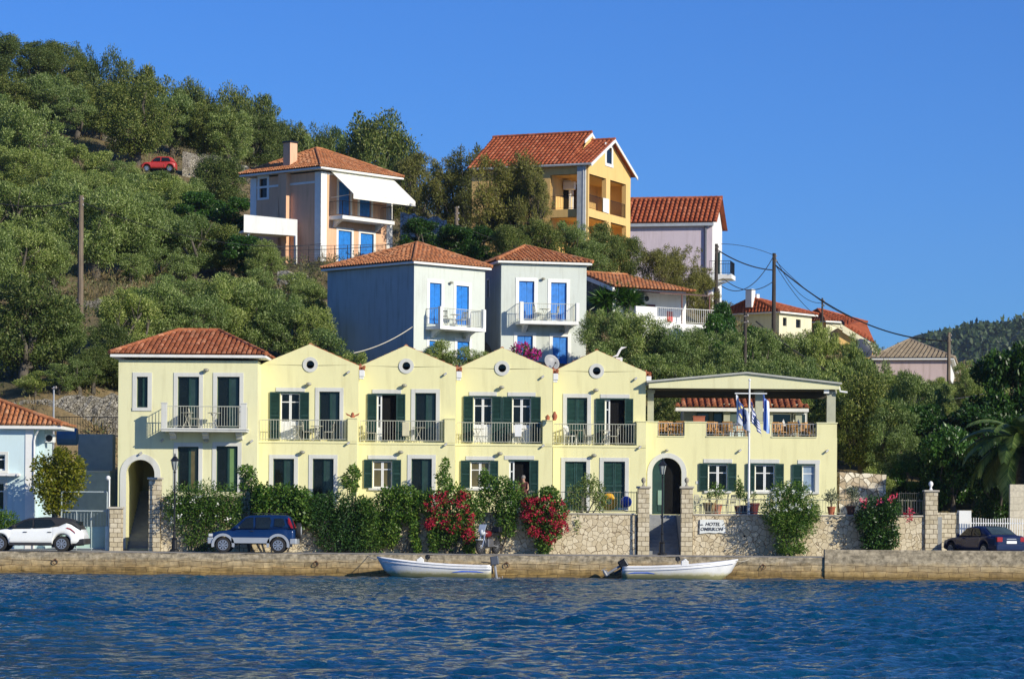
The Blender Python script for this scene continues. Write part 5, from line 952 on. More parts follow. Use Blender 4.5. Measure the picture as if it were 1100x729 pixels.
def proto(kind, v):
    key = (kind, v)
    if key in PROTO: return PROTO[key]
    sd = hash(kind[0]) * 0 + sum(map(ord, kind)) * 13 + v; r = random.Random(sd)
    # unit tree: width 2 (radius 1) x height 2, scaled per instance; leaf sizes are relative
    if kind == 'olive': bl = crown_blobs(sd, 20, .98, 1.68, .28, (.22, .40)) + crown_blobs(sd + 500, 46, 1.06, 1.78, .26, (.08, .18)); co = leafcloud(sd, bl, 24000, .072, .020, .4, up=.5, jit=.16); mt = OL; th = .11
    elif kind == 'dense': bl = crown_blobs(sd, 22, 1.0, 1.75, .2, (.24, .42)) + crown_blobs(sd + 500, 44, 1.07, 1.85, .18, (.08, .18)); co = leafcloud(sd, bl, 24000, .058, .026, .45, jit=.14); mt = OLD; th = .09
    elif kind == 'bare': bl = crown_blobs(sd, 26, .95, 1.6, .35, (.18, .32)) + crown_blobs(sd + 500, 40, 1.05, 1.75, .3, (.08, .16)); co = leafcloud(sd, bl, 17000, .065, .020, .25, up=.4, jit=.16); mt = BRN; th = .07
    elif kind == 'bush': bl = crown_blobs(sd, 18, .95, 1.75, .12, (.22, .42)); co = leafcloud(sd, bl, 9000, .085, .03, .5, up=.4, jit=.08); mt = OL; th = .06
    elif kind == 'gloss': bl = crown_blobs(sd, 26, .98, 1.75, .2, (.16, .36)); co = leafcloud(sd, bl, 13000, .085, .05, .6, up=-.1, jit=.06); mt = GLO; th = .07
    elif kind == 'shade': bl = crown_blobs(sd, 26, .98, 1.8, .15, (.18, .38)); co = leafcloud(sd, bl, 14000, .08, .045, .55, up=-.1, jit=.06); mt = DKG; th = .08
    elif kind == 'tall': bl = crown_blobs(sd, 20, .95, 1.7, .2, (.2, .36)) + crown_blobs(sd + 500, 46, 1.06, 1.85, .2, (.08, .17)); co = leafcloud(sd, bl, 22000, .075, .020, .35, up=.9, jit=.16); mt = OL; th = .07
    mb = MB(); limbs(mb, sd, bl, 1.0, th, 8)
    if kind == 'bare':
        for q in range(26): b = bl[q % len(bl)]; e = Vector(b[:3]); mb.tube([(0, 0, .5), e * .6 + Vector((r.uniform(-.1, .1), 0, .1)), e + Vector((r.uniform(-.2, .2), r.uniform(-.2, .2), r.uniform(.05, .25)))], [.03, .016, .005], 4)
    crown = npmesh('crown', co, len(co) // 4, 4, mt); trunk = mb.build('trunk', BARK, smooth=True)
    for o in (crown, trunk): COL.objects.unlink(o)
    PROTO[key] = (crown, trunk); return PROTO[key]
TREEN = [0]
def tree(kind, px, pyt, pyb, wpx, label, name=None, grp=None, Y=None, dz=0, ground=None):
    """crown centred on px, top at pyt, foot where the sight line through pyb meets the hillside (or at depth Y)"""
    TREEN[0] += 1; v = TREEN[0] % 5
    if Y is None: g = on_ground(px, pyb)
    else: u, v_ = ray(px, pyb); g = Vector((u * Y, Y, tz(u * Y, Y) if ground is None else ground))
    top = P(px, pyt, g.y).z; h = max(top - g.z, 1.0); wd = wpx / F * g.y / 2
    c, t = proto(kind, v); nm = name or {'olive': 'olive_tree', 'dense': 'evergreen_tree', 'bare': 'sparse_tree', 'bush': 'shrub', 'gloss': 'leafy_tree', 'shade': 'dark_tree', 'tall': 'olive_tree'}[kind]
    o = empty(nm, g, rnd.uniform(0, 6.28), label, 'shrub' if kind == 'bush' and not name else 'tree', grp); o.scale = (wd, wd * rnd.uniform(.85, 1.05), h / 2.0)
    for p in (c, t): q = p.copy(); COL.objects.link(q); q.parent = o
    return o
ORD = ['leftmost', 'second from left', 'third from left', 'fourth from left', 'fifth from left', 'sixth from left', 'seventh from left', 'eighth from left', 'ninth from left', 'tenth from left', 'eleventh from left', 'twelfth from left', 'thirteenth from left', 'fourteenth from left', 'fifteenth from left', 'sixteenth from left', 'seventeenth from left']
def row(kind, items, desc, grp, h=None):
    items = sorted(items, key=lambda a: a[0]); n = len(items)
    for i, it in enumerate(items):
        k = it[4] if len(it) > 4 else kind; o_ = ORD[i] if i < n - 1 else 'rightmost'
        tree(k, it[0], it[1], it[2], it[3], desc + ', ' + o_, grp=grp)
sky_x = [-60, 0, 30, 60, 90, 120, 148, 180, 205, 238, 262, 284, 300, 322, 345]; sky_y = [30, 35, 42, 42, 48, 58, 66, 80, 87, 92, 94, 102, 112, 128, 134]
S_ = lambda x: float(np.interp(x, sky_x, sky_y))
row('dense', [(x, S_(x) + dy, S_(x) + 60, w_ * 1.25) for x, dy, w_ in ((-22, 2, 60), (4, -1, 46), (34, 3, 52), (64, 0, 50), (88, 2, 44), (112, -3, 46), (138, 2, 44), (162, 0, 46), (190, 4, 48), (208, -2, 40), (238, 0, 52), (262, 1, 46), (286, 0, 44), (309, 8, 36), (328, 3, 44), (350, 4, 44))], 'dark evergreen of the hilltop row against the sky', 'evergreens along the skyline')
row('olive', [(10, 82, 142, 60, 'dense'), (48, 78, 140, 66), (82, 92, 150, 58), (112, 86, 152, 60, 'dense'), (146, 84, 178, 84, 'dense'), (186, 96, 168, 62), (215, 112, 170, 60), (232, 108, 176, 60, 'dense'), (246, 118, 180, 58), (275, 122, 184, 60, 'dense'), (303, 134, 178, 56, 'dense'), (335, 142, 186, 56)], 'grey-green tree of the second row below the hilltop', 'trees on the upper hillside')
tree('dense', 402, 117, 205, 104, 'big round dark evergreen against the sky behind the salmon house'); tree('dense', 432, 150, 215, 60, 'small dark evergreen touching the right side of the big round one'); tree('olive', 365, 140, 200, 56, 'grey olive crown just over the salmon roof ridge')
row('olive', [(-8, 105, 190, 84), (32, 112, 200, 84), (18, 156, 215, 80), (62, 172, 228, 84), (128, 200, 250, 70), (164, 198, 246, 60), (88, 184, 244, 66), (110, 184, 240, 74), (140, 186, 238, 78), (176, 190, 246, 66), (204, 192, 246, 60), (232, 166, 232, 72, 'dense'), (214, 205, 256, 56, 'gloss'), (250, 212, 262, 60, 'gloss')], 'tree of the band level with the red vehicle', 'trees on the middle hillside')
row('olive', [(8, 196, 290, 96), (58, 188, 286, 86), (104, 196, 300, 96), (146, 208, 298, 84), (176, 226, 292, 66), (208, 232, 300, 74), (236, 240, 298, 70, 'dense'), (262, 252, 302, 60, 'gloss'), (284, 258, 306, 46)], 'olive of the band crossed by the tall wooden pole top', 'olive trees on the lower hillside')
row('olive', [(-16, 238, 330, 80), (22, 238, 322, 84), (56, 252, 318, 60)], 'olive between the pole and the left edge, above the largest olive', 'olive trees left of the pole')
tree('dense', 26, 294, 428, 128, 'largest dense olive at the lower left, in front of the hillside', name='olive_tree', Y=152); 
tree('olive', 66, 318, 424, 66, 'rounded olive just left of the wooden pole foot', Y=154)
row('bush', [(140, 268, 306, 44), (166, 262, 304, 50), (196, 268, 310, 46), (280, 280, 320, 46), (318, 290, 320, 50)], 'low olive bush under the middle terrace', 'low bushes on the terraces')
row('olive', [(116, 346, 412, 62, 'dense'), (138, 312, 396, 76), (172, 300, 388, 80), (206, 312, 390, 76), (240, 296, 384, 76), (272, 304, 388, 76), (304, 318, 394, 70), (332, 326, 396, 66), (330, 300, 352, 50)], 'silvery olive in the row rising behind the hotel roofs', 'olives just behind the hotel')
row('olive', [(132, 378, 424, 60, 'dense'), (100, 372, 422, 50, 'dense'), (64, 386, 424, 50, 'bush'), (36, 396, 426, 48, 'bush'), (86, 382, 424, 46)], 'dark olive by the left corner of the hotel roof', 'dark olives by the hotel corner')
row('bush', [(352, 348, 420, 62), (384, 372, 424, 44), (470, 360, 415, 46), (497, 362, 416, 40), (434, 374, 420, 34), (518, 374, 420, 30)], 'olive bush growing between the gables and the blue and white houses', 'olive bushes behind the gables')
row('bare', [(446, 166, 262, 74), (474, 172, 274, 70), (502, 160, 278, 84), (532, 168, 284, 90), (556, 166, 284, 72), (574, 186, 286, 42)], 'sparse brownish tree between the salmon and ochre houses', 'sparse trees between the houses')
row('shade', [(450, 234, 284, 60), (486, 240, 288, 60), (520, 240, 288, 62)], 'dark bush under the sparse brownish trees', 'dark bushes above the tiled roofs')
row('olive', [(548, 240, 296, 50, 'dense'), (580, 236, 298, 56, 'dense'), (612, 238, 302, 56), (644, 240, 306, 54, 'dense'), (672, 252, 306, 44, 'dense'), (630, 254, 308, 50)], 'round olive below the ochre house loggias', 'olives below the ochre house')
row('bare', [(704, 268, 345, 62), (732, 264, 350, 66), (754, 290, 352, 40)], 'sparse bush before the lilac house wall', 'sparse bushes before the lilac house')
row('olive', [(650, 330, 412, 66), (684, 336, 420, 74), (716, 346, 424, 66), (744, 352, 420, 60), (650, 362, 424, 52, 'bush'), (692, 374, 432, 60, 'bush'), (728, 382, 436, 60, 'bush')], 'sunlit olive between the last gable and the white house', 'olives behind the last gable')
row('gloss', [(781, 322, 400, 46), (762, 336, 410, 52), (800, 348, 405, 50)], 'broad-leaved dark tree around the double wooden pole', 'broad-leaved trees by the double pole', )
row('tall', [(776, 356, 440, 64), (812, 354, 446, 70), (846, 359, 446, 66), (876, 348, 450, 58), (904, 360, 455, 58), (928, 366, 460, 60), (952, 398, 462, 54), (980, 403, 466, 54), (1008, 406, 462, 46), (1040, 388, 450, 50), (1066, 380, 450, 50)], 'feathery olive of the upper band on the right hillside', 'olives on the right hillside')
row('tall', [(762, 392, 470, 66), (796, 388, 474, 66), (832, 392, 480, 68), (866, 386, 480, 70), (900, 392, 500, 70), (972, 400, 505, 72), (1004, 412, 500, 62)], 'feathery olive of the lower band on the right hillside', 'olives low on the right hillside')
tree('dense', 926, 396, 532, 96, 'large dark-hearted olive with a visible forked trunk beside the restaurant', name='olive_tree', Y=143); tree('tall', 958, 430, 540, 64, 'yellow-green young tree right of the dark-hearted olive', Y=141)
tree('dense', 712, 420, 520, 60, 'dark tree seen under the canopy at the left end of the roof terrace', Y=147); tree('dense', 744, 424, 520, 56, 'dark tree behind the bar room seen through the canopy', Y=149); tree('dense', 882, 424, 520, 50, 'tree seen behind the right canopy post', Y=148); tree('dense', 850, 426, 520, 50, 'dark tree behind the right end of the bar room roof', Y=150)
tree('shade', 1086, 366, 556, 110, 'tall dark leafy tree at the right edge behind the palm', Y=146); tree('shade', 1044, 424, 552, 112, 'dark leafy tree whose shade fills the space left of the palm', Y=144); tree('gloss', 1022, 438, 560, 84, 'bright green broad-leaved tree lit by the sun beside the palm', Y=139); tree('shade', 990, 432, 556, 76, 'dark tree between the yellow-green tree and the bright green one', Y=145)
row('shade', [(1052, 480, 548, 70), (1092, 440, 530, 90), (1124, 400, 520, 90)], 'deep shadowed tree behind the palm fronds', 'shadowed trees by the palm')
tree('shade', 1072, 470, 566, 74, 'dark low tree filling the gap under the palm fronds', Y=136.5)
row('bush', [(84, 150, 196, 44), (104, 158, 200, 46), (126, 166, 204, 46), (62, 148, 190, 40)], 'low scrubby bush on the bare slope left of the red vehicle', 'bushes on the bare upper slope')
row('gloss', [(946, 492, 552, 44, 'bush'), (974, 494, 556, 56), (1000, 500, 560, 44)], 'low green bush behind the right end railing', 'low bushes behind the right railing')
row('olive', [(140, 190, 262, 66), (214, 186, 232, 44, 'bush'), (196, 196, 250, 56), (176, 176, 222, 0.1, 'bush')][:5], 'smaller olive filling the slope round the stone ruins', 'small olives by the ruins')
row('bush', [(150, 304, 344, 40), (182, 290, 330, 46), (214, 292, 334, 46), (240, 290, 336, 44), (266, 292, 340, 44), (296, 306, 350, 44), (318, 312, 352, 40)], 'small rounded bush on the dry grassy terrace strip', 'small bushes on the dry terrace strip')
# spiky yucca by the blue and white house
Yc = on_ground(663, 345); o = empty('yucca', Yc, 0, 'spiky dark green yucca cluster against the orange-roofed house', 'plant'); co = []; r = np.random.RandomState(4)
for k in range(3):
    cx = (k - 1) * .8; h0 = P(663, 318 + abs(k - 1) * 6, Yc.y).z - Yc.z; n_ = 420; d = r.normal(size=(n_, 3)); d[:, 2] = d[:, 2] * .6 + .35; d /= np.linalg.norm(d, axis=1)[:, None]; c = np.array([cx, 0, h0]) + d * .1; s = np.cross(d, r.normal(size=(n_, 3))); s /= np.linalg.norm(s, axis=1)[:, None]
    co.append(np.stack([c - s * .05, c + d * .5 + s * .05, c + d * r.uniform(.9, 1.3, (n_, 1)) - [0, 0, .15], c + d * .5 - s * .05], 1).reshape(-1, 3))
co = np.concatenate(co); npmesh('crown', co, len(co) // 4, 4, GLO, o); g = MB(); [g.tube([((k - 1) * .3, 0, -.5), ((k - 1) * .8, 0, P(663, 318 + abs(k - 1) * 6, Yc.y).z - Yc.z)], .12, 6) for k in range(3)]; g.build('trunk', BARK, o)
# palm
def palm(px, pyc, Y, label, L_=3.2, n_=40):
    b = P(px, pyc, Y); o = empty('palm_tree', (b.x, Y, .9), 0, label, 'tree'); h = b.z - .9; g = MB(); g.lathe((0, 0, -.3), [(.34, 0), (.28, .5), (.26, h * .5), (.3, h * .9), (.36, h + .1), (.1, h + .5)], 12); g.build('trunk', BARK, o, smooth=True)
    r = random.Random(5); V = []
    for i in range(n_):
        a = i * 2.399; el = r.uniform(-.25, 1.25); Ln = L_ * r.uniform(.85, 1.1); dr = Vector((math.cos(a), math.sin(a), 0)); pts = []; p = Vector((0, 0, h + .25)); ang = el
        for s in range(15): pts.append(p.copy()); st = Ln / 14; p = p + (dr * math.cos(ang) + Vector((0, 0, math.sin(ang)))) * st; ang -= .13
        for s in range(1, 14):
            t = (pts[s + 1] - pts[s]).normalized() if s < 14 else t; sd = dr.cross(Vector((0, 0, 1))); 
            for q in range(5):
                c = pts[s].lerp(pts[s + 1] if s + 1 < len(pts) else pts[s], q / 4); ll = .55 * math.sin(math.pi * (s + q / 4 + 1) / 16) + .12
                for sg in (-1, 1): e = c + (sd * sg * .75 + t * .6 + Vector((0, 0, -.28))).normalized() * ll; w2 = t * .035; V += [c - w2, c + w2, e + w2 * .3, e - w2 * .3]
        for s in range(14): a1, b1 = pts[s], pts[s + 1]; u_ = Vector((0, 0, .02)); V += [a1 - u_, b1 - u_ * .5, b1 + u_ * .5, a1 + u_]
    co = np.array([tuple(v) for v in V]); npmesh('crown', co, len(co) // 4, 4, leaf_mat('palm_frond', [(.05, .10, .02), (.10, .16, .035), (.18, .24, .07)], .2, .45, .05), o); return o
palm(1098, 484, 133, 'palm tree with arching grey-green fronds at the right edge above the sedan', 3.3, 46)
for i_, (X0, Y0, kd) in enumerate(((34, 150, 'olive'), (40, 158, 'dense'), (47, 150, 'olive'), (53, 162, 'olive'), (38, 172, 'dense'), (60, 154, 'olive'), (46, 180, 'olive'), (57, 186, 'dense'), (66, 172, 'olive'), (74, 160, 'olive'), (-40, 158, 'olive'), (-47, 168, 'dense'), (-42, 182, 'olive'), (-54, 178, 'olive'), (-50, 196, 'olive'), (-60, 210, 'dense'), (-58, 160, 'olive'), (-50, 230, 'dense'))):
    g_ = tz(X0, Y0); px_ = 550 + X0 / Y0 * F; tree(kd, px_, HOR - (g_ + 4.6 - CH) / Y0 * F, HOR, 4.4 / Y0 * F, 'tree on the slope beyond the %s edge of the photo' % ('right' if X0 > 0 else 'left'), grp='trees beyond the %s edge' % ('right' if X0 > 0 else 'left'), Y=Y0)
# undergrowth
r = np.random.RandomState(21); n_ = 5200; u = r.uniform(-40, 620, n_) ; px = r.uniform(-30, 1130, n_); Yr = r.uniform(146, 262, n_); X_ = (px - 550) / F * Yr; G = terr(X_, Yr); bl = []
HH = [(h.o, h.ex, h.ey) for h in (A, B, S, O, Lm, Wh)]
keep = np.ones(n_, bool)
for (o_, ex, ey) in HH:
    dx = X_ - o_.x; dy = Yr - o_.y; lx = dx * ex.x + dy * ex.y; ly = dx * ey.x + dy * ey.y; keep &= ~((lx > -1.5) & (lx < 9) & (ly > -2.5) & (ly < 12))
X_, Yr, G = X_[keep], Yr[keep], G[keep]; s = r.uniform(.25, .75, len(X_)); bl = np.stack([X_, Yr, G + s * .3, s * 1.2, s * 1.2, s * .8], 1); h1 = r.rand(len(bl)) < .72
co = leafcloud(31, bl[h1], 95000, .26, .085, .3, up=.9); tag(npmesh('undergrowth', co, len(co) // 4, 4, leaf_mat('scrub_leaf', [(.05, .07, .02), (.09, .11, .035), (.14, .15, .06), (.17, .15, .07)], .2)), kind='stuff')
co = leafcloud(32, bl[~h1], 60000, .30, .05, .2, up=2.2); tag(npmesh('dry_grass', co, len(co) // 4, 4, leaf_mat('dry_grass_blade', [(.26, .19, .08), (.34, .25, .11), (.20, .13, .06), (.14, .13, .05)], .2)), kind='stuff')
# plants by the wall : blobs given in photo pixels
def pblobs(lst, Y, dep=.6):
    out = []
    for (px, py, rx, ry) in lst: p = P(px, py, Y); out.append((p.x, Y + rnd.uniform(-.25, .25) * dep, p.z, rx * Y / F, dep * rnd.uniform(.8, 1.1), ry * Y / F))
    return out
def plant(name, label, cat, Y, blobs, n, mat, ln=.13, wd=.06, fl=None, grp=None, base=None, dep=.6, stems=5, flb=None, shell=.35, up=.1):
    bs = pblobs(blobs, Y, dep); zb = base if base is not None else .93; cx = sum(b[0] for b in bs) / len(bs); o = empty(name, (cx, Y, zb), 0, label, cat, grp)
    co = leafcloud(int(cx * 100) % 9999, bs, n, ln, wd, shell, up=up, jit=.1) - np.array([cx, Y, zb]); npmesh('foliage', co, len(co) // 4, 4, mat, o)
    if stems:
        g = MB()
        for i, b in enumerate(sorted(bs, key=lambda b: -b[5])[:stems]): g.tube([((b[0] - cx) * .25 + rnd.uniform(-.1, .1), 0, -.05), ((b[0] - cx) * .7, b[1] - Y, (b[2] - zb) * .5), (b[0] - cx, b[1] - Y, b[2] - zb)], [.035, .025, .01], 5)
        g.build('stems', BARK, o)
    if fl:
        fm, fn, fs = fl; fb = pblobs(flb, Y - .15, dep) if flb else [(b[0], b[1] - .1, b[2], b[3], b[4], b[5]) for b in bs]; rr = np.random.RandomState(int(cx * 7) % 999); k = rr.choice(len(fb), fn); B_ = np.array(fb)[k]; d = rr.normal(size=(fn, 3)); d[:, 1] = -np.abs(d[:, 1]); d /= np.linalg.norm(d, axis=1)[:, None]
        c = B_[:, :3] + d * B_[:, 3:6] * 1.03; cl = np.concatenate([np.stack([q[0], q[1], q[2], fs, fs, fs])[None] for q in c]); cf_ = leafcloud(7, cl, fn * 9, fs * 1.1, fs * .75, .3) - np.array([cx, Y, zb]); npmesh('flowers', cf_, len(cf_) // 4, 4, fm, o)
    return o
PY = 123.6
plant('oleander_bush', 'wide green hedge bush with white flowers between two tall stone pillars', 'bush', PY, [(196, 538, 20, 20), (222, 536, 24, 20), (246, 536, 18, 18), (205, 560, 22, 22), (232, 562, 20, 22), (216, 582, 20, 12), (186, 545, 10, 18), (250, 550, 14, 20), (214, 545, 28, 26)], 9000, IVY, .15, .045, (WHF, 20, .09), base=.93, flb=[(188, 550, 8, 16), (222, 545, 20, 16), (246, 548, 12, 14)])
plant('climbing_vine', 'vine curling over the top of the tall pillar above the blue car', 'vine', 123.9, [(264, 506, 9, 7), (270, 514, 6, 12), (276, 528, 6, 14), (262, 522, 5, 6)], 1100, IVY, .13, .08)
plant('ivy_hedge', 'leafy ivy hedge hanging on the wall behind the blue car, right of its pillar', 'hedge', PY, [(284, 534, 14, 14), (304, 534, 16, 14), (322, 536, 14, 14), (290, 552, 16, 14), (312, 553, 16, 12), (328, 550, 10, 18), (278, 545, 8, 20)], 6500, IVY, .14, .10)
plant('oleander_bush', 'big dark oleander bush right of the blue car', 'bush', PY - .1, [(345, 545, 16, 14), (362, 542, 16, 14), (380, 545, 16, 14), (350, 560, 18, 20), (372, 562, 18, 22), (390, 558, 12, 22), (360, 582, 22, 12), (384, 582, 14, 12), (338, 550, 10, 20)], 9500, leaf_mat('oleander_leaf', [(.016, .055, .010), (.036, .095, .018), (.075, .15, .035)], .25, .45, .12), .17, .045)
plant('oleander_bush', 'narrow lighter green bush between the dark oleander and the hanging vine', 'bush', PY - .05, [(392, 546, 12, 12), (402, 554, 12, 18), (396, 572, 12, 20), (408, 580, 8, 12)], 4500, IVY, .17, .04)
plant('climbing_vine', 'leafy vine climbing up between the first and second gable', 'vine', 129.6, [(379, 505, 5, 6), (372, 516, 4, 8), (379, 522, 5, 10), (384, 510, 3, 5)], 900, IVY, .14, .08, base=ZT)
plant('climbing_vine', 'small vine climbing between the second and third gable', 'vine', 129.6, [(478, 500, 5, 8), (474, 514, 6, 10), (481, 520, 5, 12)], 900, IVY, .13, .07, base=ZT)
plant('climbing_vine', 'thick vine spilling over the wall left of the first red bougainvillea', 'vine', PY, [(418, 535, 15, 12), (436, 533, 15, 12), (452, 539, 10, 11), (424, 548, 12, 18), (440, 548, 10, 16), (421, 570, 9, 18), (445, 566, 5, 22), (448, 586, 4, 8)], 6500, IVY, .14, .08)
plant('bougainvillea', 'first red bougainvillea, left of the motorcycle', 'bush', PY - .1, [(468, 540, 16, 16), (486, 534, 16, 14), (500, 542, 12, 16), (474, 560, 18, 14), (492, 562, 14, 14), (480, 575, 12, 14), (503, 560, 8, 20), (505, 582, 8, 14), (466, 580, 6, 14)], 7500, IVY, .13, .08, (REDF, 230, .075), flb=[(466, 541, 10, 8), (478, 534, 9, 6), (492, 545, 12, 10), (474, 556, 12, 6), (500, 556, 9, 9), (486, 566, 12, 6), (462, 562, 6, 5), (497, 534, 8, 5), (503, 575, 5, 8)])
plant('climbing_vine', 'trailing vine behind the motorcycle between the two red bushes', 'vine', PY + .1, [(524, 520, 10, 12), (540, 524, 12, 12), (552, 528, 10, 14), (528, 538, 14, 12), (546, 542, 14, 12), (538, 558, 6, 20), (548, 560, 8, 20), (515, 545, 6, 18), (520, 512, 5, 8)], 5000, IVY, .14, .07)
plant('bougainvillea', 'second red bougainvillea, right of the motorcycle', 'bush', PY - .1, [(572, 544, 14, 14), (588, 540, 14, 14), (600, 550, 10, 16), (578, 562, 16, 16), (592, 568, 12, 16), (584, 584, 9, 12), (590, 530, 10, 8)], 5500, IVY, .13, .08, (REDF, 290, .075), flb=[(570, 542, 9, 7), (586, 538, 11, 7), (600, 548, 9, 9), (578, 555, 10, 8), (596, 562, 10, 9), (574, 570, 7, 6), (590, 576, 8, 8), (604, 566, 5, 7), (566, 554, 6, 6)])
plant('climbing_vine', 'light climbing shrub growing through the railing left of the beach toys', 'vine', WY + .35, [(617, 532, 9, 12), (628, 524, 10, 10), (640, 528, 10, 12), (622, 544, 10, 10), (646, 538, 8, 12), (634, 515, 8, 6), (620, 562, 4, 12)], 2400, leaf_mat('light_vine_leaf', [(.08, .13, .03), (.14, .2, .05), (.2, .26, .08)], .3), .12, .05, base=zt_)
plant('oleander_bush', 'large round oleander with white flowers growing before the wall right of the sign', 'bush', PY - .3, [(846, 540, 22, 20), (832, 548, 16, 16), (862, 546, 18, 18), (840, 562, 18, 16), (858, 566, 18, 14), (848, 585, 16, 10), (838, 528, 12, 10), (856, 526, 12, 10), (872, 552, 9, 12), (850, 555, 24, 24), (858, 590, 10, 5), (842, 590, 10, 5)], 12000, OLD if False else IVY, .16, .04, (WHF, 75, .07), dep=.9, flb=[(846, 536, 22, 18), (832, 544, 12, 12), (862, 542, 14, 12), (848, 550, 22, 18)])
plant('flowering_bush', 'dark green bush with a few pink flowers beside the far right pillar', 'bush', PY - .15, [(940, 548, 16, 16), (956, 546, 12, 14), (930, 558, 12, 14), (948, 566, 16, 16), (938, 580, 14, 12), (958, 578, 8, 12), (944, 590, 14, 5)], 7000, DKG, .15, .06, (PNKF, 14, .11), flb=[(935, 540, 10, 6), (952, 538, 14, 9), (974, 552, 4, 6)])
plant('flowering_shrub', 'magenta flowering shrub in front of the lower blue doors of the farther white house', 'bush', 158, [(560, 376, 10, 6), (572, 380, 8, 5)], 500, IVY, .2, .08, (MAGF, 36, .14), base=P(565, 400, 158).z - .6)
tree('bush', 168, 181, 214, 50, 'low olive directly below the red vehicle', name='shrub'); tree('olive', 140, 176, 226, 44, 'slender olive left of the red vehicle')
tree('bush', 62, 482, 566, 64, 'small yellow-green lemon tree behind the white car', name='lemon_tree', Y=124.9, ground=.94); 
for c in kids(bpy.data.objects['lemon_tree']):
    pass
plant('shrub', 'rounded green shrub at the left edge behind the white car', 'bush', 123.9, [(6, 562, 14, 14), (-8, 560, 14, 16), (12, 570, 8, 10)], 2600, IVY, .15, .05)
LT = bpy.data.objects['lemon_tree']; bs = pblobs([(62, 505, 20, 18), (50, 520, 16, 20), (76, 516, 16, 20), (62, 530, 22, 20), (44, 500, 10, 12), (82, 500, 10, 12), (60, 545, 14, 8), (66, 488, 10, 8)], 124.9, .9); lo = LT.location.copy(); LT.scale = (1, 1, 1); LT.rotation_euler = (0, 0, 0)
for c in kids(LT): bpy.data.objects.remove(c)
co = leafcloud(77, bs, 6500, .16, .08, .2, jit=.12) - np.array(lo); npmesh('crown', co, len(co) // 4, 4, LEM, LT); g = MB(); g.tube([(0, 0, -.1), (.03, 0, .8), (0, 0, 1.3)], [.09, .08, .07], 7)
for e in ((.45, 0, 2.3), (-.4, .1, 2.4), (.1, -.2, 2.8), (-.15, .2, 2.0)): g.tube([(0, 0, 1.25), (e[0] * .5, e[1] * .5, 1.8), e], [.05, .035, .012], 5)
g.build('trunk', plain('pale_bark', (.34, .28, .18), .9), LT)
def potted(px, pyb, Y, z, pot_h, ph, wpx, label, mat=IVY, n=500, potm=POT, kind='round'):
    x = P(px, HOR, Y).x; o = empty('potted_plant', (x, Y, z), 0, label, 'plant'); g = MB(); r_ = pot_h * .5; g.lathe((0, 0, 0), [(r_ * .7, 0), (r_, pot_h * .85), (r_ * 1.12, pot_h * .86), (r_ * 1.12, pot_h), (r_ * .9, pot_h)], 12); g.build('pot', potm, o)
    w_ = wpx / F * Y / 2; bl = [(rnd.uniform(-.3, .3) * w_, rnd.uniform(-.3, .3) * w_, pot_h + ph * rnd.uniform(.35, .8), w_ * .6, w_ * .6, ph * .28) for _ in range(6)]; co = leafcloud(int(px), bl, n, .12, .04, .3, up=.6); npmesh('foliage', co, len(co) // 4, 4, mat, o)
    g = MB(); [g.tube([(0, 0, pot_h - .05), (b[0], b[1], b[2])], .012, 4) for b in bl]; g.build('stems', BARK, o)
zc2 = zc
potted(893, 552, WY + .2, zc2, .36, .75, 24, 'olive-leaved plant in a terracotta pot on the wall right of the white oleander', leaf_mat('greyish_leaf', [(.14, .16, .08), (.22, .23, .13), (.3, .3, .2)], .2), 380)
potted(914, 552, WY + .2, zc2, .40, .85, 24, 'spiky grey plant in a round brown pot on the wall near the pink flowers', leaf_mat('grey_leaf', [(.12, .14, .08), (.2, .22, .14)], .2), 420, plain('brown_pot', (.12, .05, .03), .7))
potted(794, 552, 126.2, ZT, .42, 1.35, 14, 'small topiary tree in a pot left of the flagpole', n=500); potted(801, 552, 125.4, ZT, .45, .5, 12, 'low plant in a dark blue pot at the flagpole foot', n=160, potm=plain('dark_blue_pot', (.02, .03, .06), .4)); potted(809, 552, 125.8, ZT, .55, .5, 8, 'tall dark red pot beside the flagpole', n=60, potm=plain('dark_red_pot', (.10, .015, .012), .5))
potted(762, 552, 126.6, ZT, .55, .45, 10, 'bulging clay jar between the terrace chairs', n=80, potm=plain('clay_jar', (.25, .17, .07), .7))
potted(770, 530, 132.8, ZT, .5, 1.0, 26, 'window plant under the first restaurant window', n=420)

# scrub on the far hill
r = np.random.RandomState(9); n_ = 5200; X_ = r.uniform(140, 620, n_); Yr = r.uniform(1080, 1620, n_); 
hz_ = np.array([2 + float(ridge_h(x)) * math.exp(-((y - 1500) / 420) ** 2) for x, y in zip(X_, Yr)]); k_ = hz_ > 12; s_ = r.uniform(1.5, 4.5, n_); bl = np.stack([X_, Yr, hz_ + s_ * .4, s_ * 1.3, s_ * 1.3, s_], 1)[k_]
co = leafcloud(41, bl, 90000, 3.2, 2.0, .5); tag(npmesh('far_scrub', co, len(co) // 4, 4, leaf_mat('far_scrub_leaf', [(.03, .05, .02), (.05, .085, .03), (.085, .12, .045)], .1)), kind='stuff')
